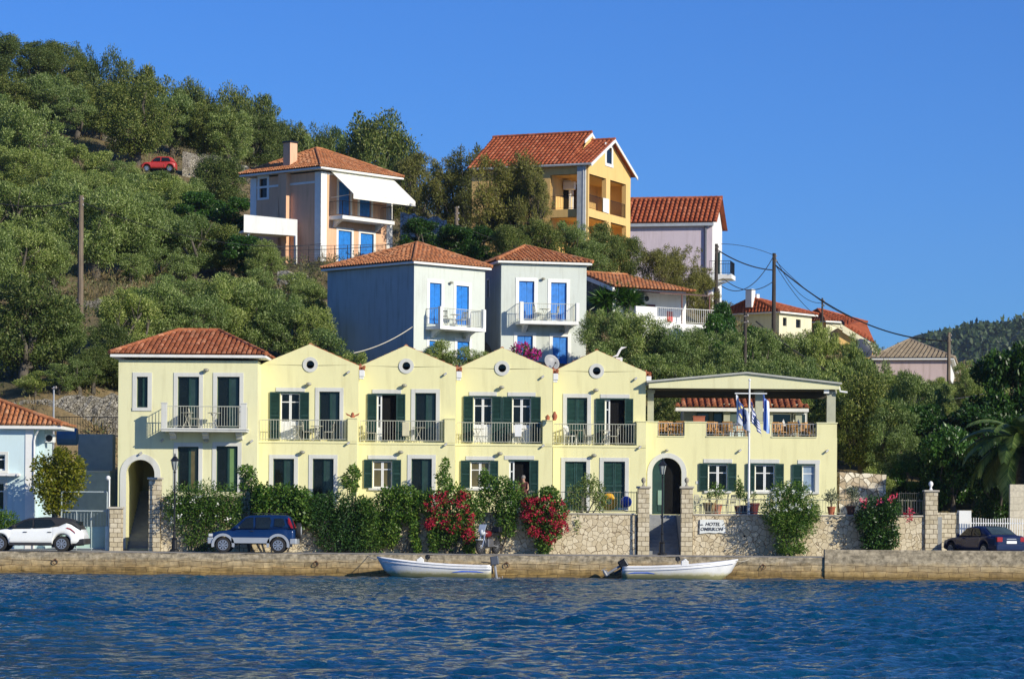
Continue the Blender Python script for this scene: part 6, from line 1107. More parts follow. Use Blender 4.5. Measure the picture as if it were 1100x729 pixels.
# ---------------------------------------------------------------- cars
TYRE = plain('tyre_rubber', (.015, .015, .016), .85); RIM = plain('alloy_rim', (.5, .51, .53), .3, .7, var=.05); TRIMB = plain('black_plastic', (.02, .02, .022), .6)
REDL = plain('red_lamp_lens', (.30, .008, .010), .25, var=.1); CG = glassy('car_glass', (.012, .018, .018), .04); CLEAR = plain('clear_lamp_lens', (.6, .62, .63), .15)
def wheel(o, x, y, z, r, w_, spokes=8):
    g = MB(); sg = 1 if y > 0 else -1; prof = [(r * .62, 0), (r * .94, .01), (r, .04), (r, w_ - .04), (r * .94, w_ - .01), (r * .6, w_)]; g.lathe((x, y if y < 0 else y - w_, z), prof, 24, 'Y'); wl = g.build('wheel', TYRE, o)
    g = MB(); yo = y + .014 * sg; g.lathe((x, yo, z), [(r * .14, 0), (r * .13, -.012 * sg * -1)], 10, 'Y')
    for k in range(spokes): a = 6.283 * k / spokes; g.prism([(x + math.cos(a - .3) * r * .15, yo, z + math.sin(a - .3) * r * .15), (x + math.cos(a - .2) * r * .6, yo, z + math.sin(a - .2) * r * .6), (x + math.cos(a + .2) * r * .6, yo, z + math.sin(a + .2) * r * .6), (x + math.cos(a + .3) * r * .15, yo, z + math.sin(a + .3) * r * .15)], (0, .02 * sg * -1, 0))
    for k in range(24): a, b = 6.283 * k / 24, 6.283 * (k + 1) / 24; g.prism([(x + math.cos(a) * r * .56, yo, z + math.sin(a) * r * .56), (x + math.cos(a) * r * .66, yo, z + math.sin(a) * r * .66), (x + math.cos(b) * r * .66, yo, z + math.sin(b) * r * .66), (x + math.cos(b) * r * .56, yo, z + math.sin(b) * r * .56)], (0, .03 * -sg, 0))
    g.build('rim', RIM, wl)
def loft_body(prof_fn, xs, W_, zlo, name, mat, o, tum=.12, k=9, arch=(), smooth=True):
    """prof_fn(x)->(zbot,ztop); section: rounded box narrowing upward"""
    V, Fc = [], []; rows = []
    for x in xs:
        zb, zt = prof_fn(x); hw = W_(x) / 2; sec = []
        sec.append((-hw * .80, zb)); sec.append((-hw * .97, zb + .06)); 
        h = zt - zb
        for t in (.25, .5, .75, .92): sec.append((-(hw - tum * t * t * .5), zb + h * t))
        sec.append((-(hw - tum - .07), zt - .005)); full = sec + [(-a, b) for a, b in reversed(sec)]; rows.append([(x, y, z) for y, z in full])
    m_ = len(rows[0])
    for r_ in rows: V += r_
    for i in range(len(rows) - 1):
        for j in range(m_): Fc.append((i * m_ + j, i * m_ + (j + 1) % m_, (i + 1) * m_ + (j + 1) % m_, (i + 1) * m_ + j))
    Fc.append(tuple(range(m_))); Fc.append(tuple((len(rows) - 1) * m_ + j for j in range(m_))[::-1]); g = MB(); g.add(V, Fc); b = g.build(name, mat, o, smooth=smooth); fixn(b)
    if smooth:
        for p in b.data.polygons:
            if len(p.vertices) > 4: p.use_smooth = False
    return b
def interp(pts): xs_ = [p[0] for p in pts]; ys_ = [p[1] for p in pts]; return lambda x: float(np.interp(x, xs_, ys_))
def car(name, label, cat, loc, rz, Ln, Wd, belt, roof, sill, wx, wr, mats, wins, side_extra=None, lower=None, ramp_n=44):
    """x from front (0) to rear (Ln). belt: body top profile, roof: [(x,z)] greenhouse outline"""
    o = empty(name, loc, rz, label, cat); fb = interp(belt); xs = sorted(set(list(np.linspace(0, Ln, ramp_n)) + [p[0] for p in belt]))
    def pf(x):
        zb = sill
        for c in wx:
            if abs(x - c) < wr + .06: zb = max(zb, wr + math.sqrt(max(0, (wr + .06) ** 2 - (x - c) ** 2)) - .0)
        return min(zb, fb(x) - .1), fb(x)
    Wf = interp([(0, Wd * .78), (.12, Wd * .92), (.5, Wd), (Ln - .5, Wd), (Ln - .1, Wd * .92), (Ln, Wd * .82)])
    extra = []
    for c in wx: extra += [c + s * (wr + .06) * math.cos(t) for s in (-1, 1) for t in (0, .25, .5, .8, 1.1, 1.4)]
    xs = sorted(set([round(x, 4) for x in xs + extra if 0 <= x <= Ln])); loft_body(pf, xs, Wf, sill, 'body', mats[0], o)
    # greenhouse
    rf = interp(roof); x0, x1 = roof[0][0], roof[-1][0]; gx = sorted(set([round(v, 4) for v in list(np.linspace(x0, x1, 26)) + [p[0] for p in roof]]))
    loft_body(lambda x: (min(fb(x) - .06, rf(x) - .03), rf(x)), gx, lambda x: Wd - .16 - .0, 0, 'cabin', mats[1], o, tum=.26)
    # side windows: thin dark panes following the tumblehome
    for w_ in wins:
        for sg in (-1, 1):
            g = MB(); pts = []
            for (x, z) in w_:
                zb = fb(x); zt = rf(x); t = max(0, min(1, (z - (zb - .06)) / max(.05, zt - zb + .06))); hw = (Wd - .16) / 2; y = hw - .13 * t * t - .0; pts.append((x, sg * (y + .042), z))
            g.prism(pts, (0, -sg * .01, 0)); g.build('window', CG, o)
    for c in wx:
        for sg in (-1, 1): wheel(o, c, sg * (Wd / 2 - .01), wr, wr, .2)
    g = MB(); g.box(.2, Ln - .2, -Wd / 2 + .2, Wd / 2 - .2, sill - .05, sill + .25); g.build('underbody', TRIMB, o); return o
def cb(o, name, mat, *b, bev=.01): g = MB(); g.box(*b); return g.build(name, mat, o, bevel=bev)
ZR = .938
# blue SUV facing left : front at px 226
sx = P(226.5, HOR, 121.6).x; BP_ = plain('metallic_dark_blue', (.005, .026, .095), .22, .15, var=.08); SIL = plain('silver_cladding', (.40, .43, .46), .4, .3, var=.06)
o = car('parked_car', 'small dark blue off-road car with silver lower cladding and a spare wheel at the back', 'car', (sx, 121.6, ZR), 0, 3.72, 1.6,
        [(0, .72), (.05, .84), (.3, .92), (.95, 1.0), (1.0, 1.02), (2.4, 1.04), (3.6, 1.06), (3.72, 1.0)], [(.92, 1.02), (1.55, 1.56), (1.75, 1.63), (2.6, 1.67), (3.35, 1.64), (3.5, 1.55), (3.64, 1.06)], .42, (.62, 3.0), .335, (BP_, BP_),
        [[(1.22, 1.06), (1.62, 1.5), (1.92, 1.54), (1.92, 1.06)], [(2.02, 1.06), (2.02, 1.54), (2.62, 1.55), (2.70, 1.40), (2.62, 1.06)], [(2.82, 1.16), (2.84, 1.5), (3.22, 1.5), (3.30, 1.22), (3.22, 1.14)]])
for sg in (-1, 1):
    y = sg * .805; g = MB(); yy = (y - .01, y + .01)
    g.box(.98, 2.63, yy[0], yy[1], .42, .66)
    for c in (.62, 3.0):
        for k in range(14):
            a, b = math.pi * (k - .8) / 12.4, math.pi * (k + .2) / 12.4; r0, r1 = .385, .50
            g.prism([(c + math.cos(a) * r0, yy[0], .335 + math.sin(a) * r0), (c + math.cos(a) * r1, yy[0], .335 + math.sin(a) * r1), (c + math.cos(b) * r1, yy[0], .335 + math.sin(b) * r1), (c + math.cos(b) * r0, yy[0], .335 + math.sin(b) * r0)], (0, .025, 0))
    g.build('wheel_arch_cladding', SIL, o)
    g = MB(); g.prism([(3.42, y * .93, 1.54), (3.50, y * .93, 1.48), (3.66, y * .98, 1.08), (3.56, y * .98, 1.08), (3.42, y * .93, 1.3)], (0, .03 * -sg, 0)); g.build('tail_light', REDL, o)
    cb(o, 'headlight', CLEAR, -.01, .16, y * .8 - .12, y * .8 + .12, .7, .82); cb(o, 'mirror', BP_, 1.15, 1.3, y * 1.0, y * 1.14, 1.04, 1.18, bev=.03); cb(o, 'door_handle', TRIMB, 2.0 - .2, 2.0 - .06, y - .012, y + .012, .93, .96); cb(o, 'roof_rail', TRIMB, 1.9, 3.3, y * .72, y * .76, 1.69, 1.72)
cb(o, 'front_bumper', SIL, -.06, .2, -.76, .76, .38, .66, bev=.04); cb(o, 'rear_bumper', SIL, 3.5, 3.8, -.77, .77, .38, .62, bev=.04)
g = MB(); g.lathe((3.74, 0, .96), [(.2, 0), (.33, .01), (.345, .06), (.345, .16), (.32, .2), (.05, .2)], 22, 'X'); g.build('spare_wheel', TYRE, o); g = MB(); g.lathe((3.94, 0, .96), [(.2, 0), (.18, .02)], 16, 'X'); g.build('spare_wheel_cover', SIL, o)
# white hatchback facing left: rear at px 92.5
ex = P(93, HOR, 121.4).x; Ln = 4.5; WPt = plain('gloss_white_paint', (.80, .82, .80), .2, var=.02)
o = car('parked_car', 'white estate hatchback with black roof parked at the left edge', 'car', (ex - Ln, 121.4, ZR), 0, Ln, 1.8,
        [(0, .55), (.08, .75), (.4, .85), (1.1, .96), (1.25, .99), (2.6, 1.03), (3.4, 1.09), (3.75, 1.25), (3.95, 1.20), (4.2, 1.05), (4.4, .95), (4.5, .72)], [(1.15, .99), (1.8, 1.34), (2.1, 1.44), (2.8, 1.49), (3.6, 1.45), (4.0, 1.36), (4.22, 1.22), (4.38, .98)], .30, (.86, 3.56), .335, (WPt, TRIMB),
        [[(1.45, 1.0), (1.95, 1.31), (2.3, 1.38), (2.3, 1.0)], [(2.38, 1.0), (2.38, 1.39), (3.1, 1.38), (3.3, 1.16), (3.1, 1.05)]])
for sg in (-1, 1):
    y = sg * .9; g = MB(); q = [(3.72, 1.0), (3.80, 1.04), (3.95, 1.0), (4.12, .86), (4.16, .78), (4.06, .86), (3.92, .95)]; g.prism([(a, y * .965 + sg * .0, b) for a, b in q], (0, sg * .02, 0)); g.build('tail_light', REDL, o)
    for hx in (1.9, 2.95): cb(o, 'door_handle', TRIMB, hx, hx + .18, y - .012, y + .012, .82, .85)
    cb(o, 'mirror', TRIMB, 1.42, 1.58, y * .98, y * 1.12, 1.02, 1.14, bev=.03); cb(o, 'sill_trim', TRIMB, 1.3, 3.12, y - .015, y + .015, .26, .38)
cb(o, 'rear_bumper', TRIMB, 4.0, 4.56, -.84, .84, .30, .56, bev=.05); cb(o, 'rear_window', CG, 4.1, 4.28, -.55, .55, 1.1, 1.3, bev=.02); cb(o, 'front_bumper', TRIMB, -.03, .3, -.78, .78, .3, .5, bev=.05)
# dark blue sedan seen from the rear three-quarter
g0 = P(1016, HOR, 124.6).x; NV = plain('navy_paint', (.010, .018, .065), .2, .1, var=.1)
o = car('parked_car', 'dark navy sedan seen from behind, parked at the right edge', 'car', (P(1028, HOR, 125.1).x, 125.1, .95), R(-66), 4.3, 1.7,
        [(0, .6), (.1, .75), (1.1, .88), (1.2, .9), (3.5, .96), (3.6, .98), (4.15, .97), (4.3, .9)], [(1.15, .9), (1.85, 1.32), (2.3, 1.38), (2.8, 1.36), (3.2, 1.26), (3.75, .97)], .3, (.8, 3.4), .31, (NV, NV),
        [[(1.5, .95), (1.95, 1.24), (2.35, 1.29), (2.35, .95)], [(2.42, .95), (2.42, 1.29), (2.9, 1.25), (3.15, 1.0), (3.05, .95)]])
g = MB(); g.prism([(3.07, -.50, 1.30), (3.66, -.60, 1.0), (3.66, .60, 1.0), (3.07, .50, 1.30)], (.02, 0, .03)); g.build('rear_window', glassy('pale_rear_glass', (.06, .09, .09), .05), o)
for sg in (-1, 1): cb(o, 'tail_light', REDL, 4.1, 4.31, sg * .60 - .14, sg * .60 + .14, .70, .90); cb(o, 'mirror', NV, 1.45, 1.58, sg * .86, sg * 1.0, .9, 1.02, bev=.03)
pl_ = cb(o, 'number_plate', WP, 4.29, 4.325, -.26, .26, .62, .74, bev=.004); cb(o, 'rear_bumper', NV, 4.1, 4.36, -.8, .8, .32, .58, bev=.05); cb(o, 'boot_trim', RIM, 4.29, 4.31, -.25, .25, .80, .83)
# red vehicle on the hill
q = on_ground(167, 184); s_ = q.y / F; RP = plain('faded_red_paint', (.42, .03, .025), .45, var=.15); zc_ = P(167, 183, 232).z; q = Vector((P(152, 183, 232).x, 232, zc_ - .3))
o = car('parked_car', 'old red hatchback half hidden by olives on the upper hillside', 'car', (q.x, 232, zc_ - .2), 0, 2.9, 1.5, [(0, .6), (.3, .78), (.9, .84), (2.6, .86), (2.9, .8)], [(.8, .84), (1.15, 1.2), (1.4, 1.3), (2.3, 1.3), (2.6, 1.2), (2.86, .86)], .28, (.5, 2.4), .27, (RP, RP), [[(1.0, .88), (1.25, 1.17), (1.65, 1.2), (1.65, .88)], [(1.75, .88), (1.75, 1.2), (2.35, 1.18), (2.5, .9)]])
def hull_mat():
    if 'white_gelcoat' in MATS: return MATS['white_gelcoat']
    m, n, b = nodes('white_gelcoat'); t = n.nodes.new('ShaderNodeTexCoord'); sp = n.nodes.new('ShaderNodeSeparateXYZ'); n.links.new(t.outputs['Object'], sp.inputs[0]); f = noi(n, coord(n, 'Object', (1, 1, .5)), 2.5, 6, .7)
    ma = n.nodes.new('ShaderNodeMath'); ma.operation = 'MULTIPLY_ADD'; n.links.new(f, ma.inputs[0]); ma.inputs[1].default_value = -.32; n.links.new(sp.outputs[2], ma.inputs[2])
    c = ramp(n, ma.outputs[0], [(-.0, (.34, .32, .16)), (.06, (.62, .58, .40)), (.16, (.76, .76, .74)), (.5, (.80, .80, .80))]); c = mixc(n, .5, c, ramp(n, f, [(.35, (.75, .75, .74)), (.6, (1.03, 1.03, 1.03))]), 'MULTIPLY')
    n.links.new(c, b.inputs['Base Color']); b.inputs['Roughness'].default_value = .35; MATS['white_gelcoat'] = m; return m
# ---------------------------------------------------------------- boats
def boat(name, label, px_bow, px_stern, Y, bow_up, stripe, mir):
    xb_, xs_ = P(px_bow, HOR, Y).x, P(px_stern, HOR, Y).x; Ln = abs(xb_ - xs_); sg = 1 if xb_ > xs_ else -1
    o = empty(name, (xs_, Y, 0), 0, label, 'boat'); BH = hull_mat(); n_ = 22; V = []; Fc = []; prof_n = 9
    def hw(t): return .80 * (1 - max(0, (t - .45) / .55) ** 2.2) * (.88 + .12 * min(1, t / .3)) + .015
    def sh(t): return .50 + .34 * t ** 2.2 * bow_up
    def kl(t): return -.12 + .0 * t + max(0, (t - .86) / .14) ** 1.6 * .45
    inner = []
    for i in range(n_ + 1):
        t = i / n_; x = sg * (Ln * t - (0 if t < 1 else 0)); w_ = hw(t); s = sh(t); k = kl(t)
        flare = [(0, k), (.45, k + .02), (.76, k + (s - k) * .28), (.9, k + (s - k) * .55), (.97, k + (s - k) * .82), (1.0, s)]
        xx = [x - sg * (1 - f[1] / s if False else 0) for f in flare]
        rake = lambda z: -sg * (s - z) * .55 * max(0, (t - .7) / .3)
        sec = [(x + rake(z), -w_ * f, z) for f, z in flare][::-1] + [(x + rake(z), w_ * f, z) for f, z in flare[1:]]
        ins = [(x + rake(z), y * .93, z) for (x_, y, z) in []]
        V += sec; m_ = len(sec)
    for i in range(n_):
        for j in range(m_ - 1): Fc.append((i * m_ + j, i * m_ + j + 1, (i + 1) * m_ + j + 1, (i + 1) * m_ + j))
    Fc.append(tuple(range(m_)))
    g = MB(); g.add(V, Fc); hull = g.build('hull', BH, o, smooth=True); md = hull.modifiers.new('thickness', 'SOLIDIFY'); md.thickness = .035; md.offset = 0; fixn(hull)
    g = MB()
    for side in (-1, 1): g.tube([(sg * Ln * i / n_, side * (hw(i / n_) + .01), sh(i / n_) + .0) for i in range(n_ + 1)], .035, 6)
    g.build('gunwale', BH, o, smooth=True); g = MB()
    for side in (-1, 1): g.tube([(sg * Ln * i / n_, side * (hw(i / n_) * .975 + .018), sh(i / n_) - .14) for i in range(n_)], .014, 5)
    g.build('rub_rail', plain('grey_blue_rail', (.18, .22, .32), .5), o)
    g = MB()
    for t in (.1, .42, .66): w_ = hw(t) * .92; g.box(sg * Ln * t - .14, sg * Ln * t + .14, -w_, w_, .36, .40)
    g.prism([(sg * Ln * .80, -hw(.8) * .9, sh(.8) - .06), (sg * Ln * .80, hw(.8) * .9, sh(.8) - .06), (sg * Ln * .97, .1, sh(.97) - .05), (sg * Ln * .97, -.1, sh(.97) - .05)], (0, 0, .03)); g.build('thwarts', BH, o)
    g = MB(); g.box(sg * Ln * stripe[0] - .15, sg * Ln * stripe[0] + .15, -.22, .22, .40, .78); g.prism([(sg * Ln * stripe[0] - .12, -.2, .78), (sg * Ln * stripe[0] + .12, -.2, .78), (sg * (Ln * stripe[0]) + .02, -.2, .88)], (0, .4, 0)); g.build('console', WP, o, bevel=.02); g = MB(); xx = sg * (Ln * stripe[0] - .28); g.tube([(xx, -.1, .66), (xx - sg * .04, -.1, .92)], .02, 5); g.lathe((xx - sg * .02, -.1, .86), [(.11, 0), (.11, .02)], 14, 'Y'); g.build('steering_wheel', BLK, o)
    g = MB(); ts = np.linspace(stripe[1], stripe[2], 9)
    for i in range(8):
        a, b = ts[i], ts[i + 1]; f = lambda t, k_: (sg * Ln * t, -(hw(t) * (.94 + .0) + .012), .24 + .05 * math.sin((t - ts[0]) / (ts[-1] - ts[0]) * 3.14) + k_)
        e0 = .03 * math.sin(3.14 * i / 8) + .004; e1 = .03 * math.sin(3.14 * (i + 1) / 8) + .004; g.poly([f(a, -e0), f(b, -e1), f(b, e1), f(a, e0)])
    g.build('painted_stripe', plain('blue_stripe', (.02, .10, .55), .5), o)
    return o, sg, Ln
b1, sg, Ln1 = boat('motor_boat', 'white open boat with its bow to the left and engine lowered', 405.5, 528, 118.0, 1.0, (.62, .06, .34), 1)
b2, sg2, Ln2 = boat('motor_boat', 'white open boat with bow to the right and its black outboard tilted up', 793, 669, 118.1, 1.0, (.54, .04, .28), 1)
def outboard(o, sg, tilt, col):
    g = MB(); g.box(-.20, .16, -.16, .16, .05, .42); h = g.build('cowling', col, None, bevel=.05); g = MB(); g.tube([(0, 0, .05), (0, 0, -.62)], .055, 6); g.box(-.16, .1, -.02, .02, -.55, -.5); g.lathe((-.06, 0, -.62), [(.02, -.18), (.07, -.1), (.07, .1), (.03, .16)], 8, 'X')
    for k in range(3): a = k * 2.094; g.prism([(-.26, 0, -.62), (-.27, math.sin(a) * .16 - .03, -.62 + math.cos(a) * .16), (-.25, math.sin(a) * .16 + .03, -.62 + math.cos(a) * .16)], (.015, 0, 0))
    s = g.build('lower_leg', plain('grey_engine_leg', (.25, .26, .28), .5), None)
    g = MB(); g.box(.10, .20, -.1, .1, -.3, .1); g.tube([(.15, 0, .15), (.55, .05, .25)], .025, 6); k2 = g.build('bracket', BLK, None)
    m = empty('outboard_motor', (0, 0, 0)); bpy.data.objects.remove(m)
    root = h; root.name = 'outboard_motor'; s.parent = root; k2.parent = root; root.parent = o
    root.location = (-sg * .16, 0, .50); root.rotation_euler = (0, tilt, 0 if sg > 0 else math.pi); return root
outboard(b1, sg, R(8), plain('grey_cowl', (.08, .09, .11), .35)); outboard(b2, sg2, R(58), BLK)
def line(name, label, pts, r, mat, cat='cable', grp=None, sag=0.0, n=20, thing=True):
    g = MB(); path = []
    a, b = Vector(pts[0]), Vector(pts[-1])
    if len(pts) == 2: path = [a.lerp(b, i / n) - Vector((0, 0, sag * 4 * (i / n) * (1 - i / n))) for i in range(n + 1)]
    else: path = [Vector(p) for p in pts]
    path = [p - a for p in path]; g.tube(path, r, 5); o = g.build(name, mat, smooth=True); o.location = a; return tag(o, label, cat, grp)
ROPE = plain('pale_rope', (.5, .46, .36), .9)
p0 = P(407, 608, 118); line('mooring_rope', 'mooring rope from the left boat bow to the quay', [(p0.x, 118, .8), (p0.x - .6, 119.4, .95)], .015, ROPE, 'rope', sag=.1); p0 = P(791, 603, 118); line('mooring_rope', 'mooring rope from the right boat bow to the quay', [(p0.x, 118, .8), (p0.x + .8, 119.5, .95)], .015, ROPE, 'rope', sag=.1)
rr_ = random.Random(4)
for i, (px, lb) in enumerate(((60, 'left of the blue car'), (340, 'right of the blue car'), (545, 'between the two boats'), (820, 'right of the second boat'))):
    g = MB(); q = P(px, HOR, QY); pts = [(.10 * math.cos(a), -.03 - .02 * math.sin(a / 2), -.10 + .10 * math.sin(a)) for a in np.linspace(0, 6.283, 13)]; g.tube(pts, .016, 5); g.box(-.03, .03, -.04, .03, -.03, .03); o = g.build('mooring_ring', plain('rusty_iron', (.10, .04, .02), .9)); o.location = (q.x, QY - .02, .62); tag(o, 'rusty iron mooring ring on the quay face ' + lb, 'mooring ring')
# ---------------------------------------------------------------- motorcycle
mx = P(525, HOR, 122.4).x; M = empty('motorcycle', (mx, 122.4, ZR), R(58), 'parked motorcycle with black seat and dark red panel between the two bougainvilleas', 'motorcycle')
for x_ in (-.68, .62): g = MB(); g.lathe((x_, -.06, .31), [(.22, 0), (.30, .01), (.31, .04), (.31, .08), (.30, .11), (.22, .12)], 20, 'Y'); w_ = g.build('wheel', TYRE, M); g = MB(); [g.tube([(x_, -.07, .31), (x_ + .22 * math.cos(a), -.07, .31 + .22 * math.sin(a))], .008, 4) for a in np.linspace(0, 6.28, 11)[:-1]]; g.lathe((x_, -.075, .31), [(.07, 0), (.06, .03)], 10, 'Y'); g.build('rim', RIM, w_)
g = MB(); g.tube([(-.68, -.1, .31), (-.42, -.1, .95)], .028, 6); g.tube([(-.68, .1, .31), (-.42, .1, .95)], .028, 6); g.tube([(.62, -.1, .31), (.1, -.1, .4), (-.2, 0, .4), (-.42, 0, .85)], .03, 6); g.tube([(.62, .1, .35), (.3, .14, .3), (-.2, .14, .25)], .045, 6); g.build('frame', RIM, M)
g = MB(); g.ball((-.12, 0, .88), .22, 8, 1.4, .75, .75); g.build('fuel_tank', plain('dark_red_enamel', (.16, .012, .015), .3), M, smooth=True); g = MB(); g.box(.1, .78, -.13, .13, .80, .92); g.build('seat', BLK, M, bevel=.05); g = MB(); g.box(-.25, .2, -.16, .16, .3, .66); g.build('engine', plain('dull_alloy', (.2, .2, .21), .4, .6), M, bevel=.04)
g = MB(); g.box(.55, .85, -.2, .2, .93, 1.2); g.build('top_box', BLK, M, bevel=.05); g = MB(); g.tube([(-.3, -.36, 1.06), (-.42, -.1, 1.0), (-.42, .1, 1.0), (-.3, .36, 1.06)], .018, 6); g.tube([(-.38, -.25, 1.04), (-.42, -.3, 1.25)], .01, 4); g.tube([(-.38, .25, 1.04), (-.42, .3, 1.25)], .01, 4); g.build('handlebar', BLK, M)
g = MB(); g.ball((-.52, 0, .95), .13, 8); g.build('headlight', CLEAR, M, smooth=True); g = MB(); g.prism([(-.60, -.16, .98), (-.45, -.18, 1.3), (-.45, .18, 1.3), (-.60, .16, .98)], (.02, 0, 0)); g.box(-.95, -.4, -.07, .07, .62, .65); g.build('windshield', plain('pale_screen', (.45, .5, .55), .2), M)
# ---------------------------------------------------------------- street lamps, poles
def street_lamp(px, pyt, Y, label):
    b = P(px, HOR, Y); h = P(px, pyt, Y).z - ZR; o = empty('street_lamp', (b.x, Y, ZR), 0, label, 'street lamp'); g = MB(); hh = h - .78
    g.lathe((0, 0, 0), [(.20, 0), (.20, .08), (.13, .12), (.11, .5), (.13, .55), (.065, .62), (.05, .9), (.07, .95), (.045, 1.0), (.035, hh - .1), (.06, hh - .06), (.03, hh), (.05, hh + .05)], 10); g.build('post', BLK, o, smooth=False)
    g = MB(); k = 6
    for i in range(6): a, b_ = 6.283 * i / 6, 6.283 * (i + 1) / 6; g.tube([(math.cos(a) * .09, math.sin(a) * .09, hh + .05), (math.cos(a) * .17, math.sin(a) * .17, hh + .45)], .012, 4)
    g.lathe((0, 0, hh), [(.20, .44), (.20, .47), (.12, .56), (.10, .60), (.03, .66), (.04, .70), (.01, .78)], 6); hd = g.build('lantern', BLK, o); g = MB(); g.lathe((0, 0, hh), [(.08, .06), (.155, .44)], 6); g.build('lamp_glass', plain('lantern_glass', (.35, .38, .36), .15), hd); return o
street_lamp(187.5, 486.5, 122.9, 'black lantern street lamp in front of the white-flowered hedge'); street_lamp(711.5, 491.5, 122.9, 'black lantern street lamp standing before the arched hotel gateway')
def pole(px, pyt, pyb, w_, label, mat=None, Y=None, arm=None, taper=.75):
    mat = mat or (DPOLE if 700 < px < 990 else POLEW); g0 = on_ground(px, pyb) if Y is None else Vector((P(px, pyb, Y).x, Y, tz(P(px, pyb, Y).x, Y))); top = P(px, pyt, g0.y); o = empty('utility_pole', g0, 0, label, 'pole'); h = top.z - g0.z; g = MB(); r_ = w_ / F * g0.y / 2
    g.tube([(0, 0, -.6), (0, 0, h * .5), (0, 0, h)], [r_, r_ * (1 + taper) / 2, r_ * taper], 9); g.build('shaft', mat, o)
    g = MB()
    for z in ([.25, .6] if arm is None else arm): g.tube([(-.09, -.08, h - z), (.16, -.08, h - z)], .03, 5); g.lathe((.13, -.08, h - z), [(.05, 0), (.06, .05), (.03, .12)], 8)
    g.build('insulator', plain('insulator_grey', (.3, .27, .24), .4), o); return g0, top
pg, pt = pole(86, 210, 360, 7, 'tall weathered wooden pole on the left hillside'); pole(490, 222, 280, 5, 'pale wooden pole with stacked insulators among the sparse trees', Y=186, arm=[.1, .5, .9, 1.3, 1.7, 2.1])
pole(769, 262, 350, 4.5, 'dark pole beside the lilac house balcony', Y=196); pole(769.5, 310, 352, 8, 'thick grey stub post in front of the dark pole by the lilac house', Y=192, arm=[.2]); _, pA = pole(831, 272, 360, 5, 'tallest dark pole in front of the pale yellow house', Y=205); _, pB = pole(800, 335, 430, 4.5, 'dark brown pole rising behind the roof canopy peak', Y=160); _, pC = pole(883, 320, 372, 2.6, 'thin pole before the red pyramid roof', Y=215); _, pD = pole(1019, 357, 420, 4.6, 'grey wooden pole at the corner of the dusty pink house', Y=200)
pole(57.5, 415, 456, 2.4, 'grey metal post standing by the dry stone wall behind the pale blue house', plain('galvanised', (.4, .42, .44), .4, .4), Y=146, arm=[.1]); pole(994, 396, 430, 3, 'short antenna pole beside the pink house roof', Y=214); 
CBL = plain('black_cable', (.012, .012, .013), .6)
def cable(a, b, sag, label, r=.035, m=None): line('power_cable', label, [a, b], r, m or CBL, 'cable', sag=sag)
e = lambda x, y, Y: P(x, y, Y)
cable(e(770, 268, 196), e(831, 290, 205), .3, 'power cable from the lilac house pole to the tallest dark pole', .045); cable(e(831, 283, 205), e(1019, 366, 200), 1.4, 'long power cable sloping across the sky from the tallest pole to the pink house pole', .05)
cable(e(775, 262, 200), e(831, 274, 205), -.2, 'thin upper cable arriving at the top of the tallest pole from the left', .02); cable(e(775, 307, 196), e(831, 275, 205), 1.2, 'slack cable looping up to the tallest pole top', .03); cable(e(778, 300, 196), e(831, 302, 205), .7, 'slack cable hanging between the lilac house and the tallest pole', .03)
cable(e(832, 275, 205), e(884, 325, 215), 1.0, 'thin cable falling from the tallest pole to the thin pole', .022); cable(e(833, 280, 205), e(925, 345, 222), .6, 'thin cable falling from the tallest pole toward the red roofs', .022); cable(e(834, 286, 205), e(905, 352, 222), 1.0, 'second thin cable falling toward the red roofs', .022)
cable(e(812, 345, 165), e(1160, 372, 180), 4.0, 'long dark cable sweeping across the right hillside below the pink house', .045); cable(e(-20, 214, pg.y), e(86, 215, pg.y), .4, 'cable from the left edge to the wooden pole top'); cable(e(86, 216, pg.y), e(345, 262, 180), 1.0, 'cable from the wooden pole to the salmon house fence', .022)
cable(e(380, 379, 150), e(443, 351, 157.6), .2, 'pale cable slanting across the shaded blue-grey side wall', .03, ROPE); bpy.data.objects[-1] if False else None
cable(e(490, 240, 186), e(660, 262, 190), 1.0, 'thin cable in front of the ochre house trees', .02); cable(e(1000, 440, 150), e(1160, 462, 150), .8, 'pale cable across the dark trees by the palm', .025, plain('grey_cable', (.3, .32, .36), .6)); cable(e(270, 268, 186), e(425, 262, 190), .2, 'upper wire of the fence line below the salmon house', .02)
# fence below the salmon house
a, b_ = e(262, 266, 186), e(428, 262, 189); o = empty('wire_fence', a, 0, 'dark wire fence along the foot of the salmon house', 'fence'); g = MB(); n_ = 12
for i in range(n_ + 1): p = a.lerp(b_, i / n_) - a; g.tube([p, p - Vector((0, 0, 1.5))], .025, 5)
g.build('posts', BLK, o); g = MB()
for k in range(7): g.tube([Vector((0, 0, -k * .2)), b_ - a - Vector((0, 0, k * .2))], .008 if k else .02, 4)
for i in range(110): p = a.lerp(b_, i / 110) - a; g.tube([p, p - Vector((0, 0, 1.2))], .006, 3)
g.build('mesh_wires', BLK, o)
# black fence behind the pale blue house
a, b_ = e(60, 447, 144), e(127, 444, 144); o = empty('black_fence', (a.x, 144, a.z - 1.1), 0, 'black vertical bar fence behind the shed left of the hotel', 'fence'); g = MB(); k = 0
while k < b_.x - a.x: g.tube([(k, 0, 0), (k, 0, 1.1)], .012, 4); k += .14
g.build('bars', BLK, o); g = MB(); g.tube([(0, 0, 1.08), (b_.x - a.x, 0, 1.08)], .02, 5); g.tube([(0, 0, .1), (b_.x - a.x, 0, .1)], .02, 5); g.build('rails', BLK, o)
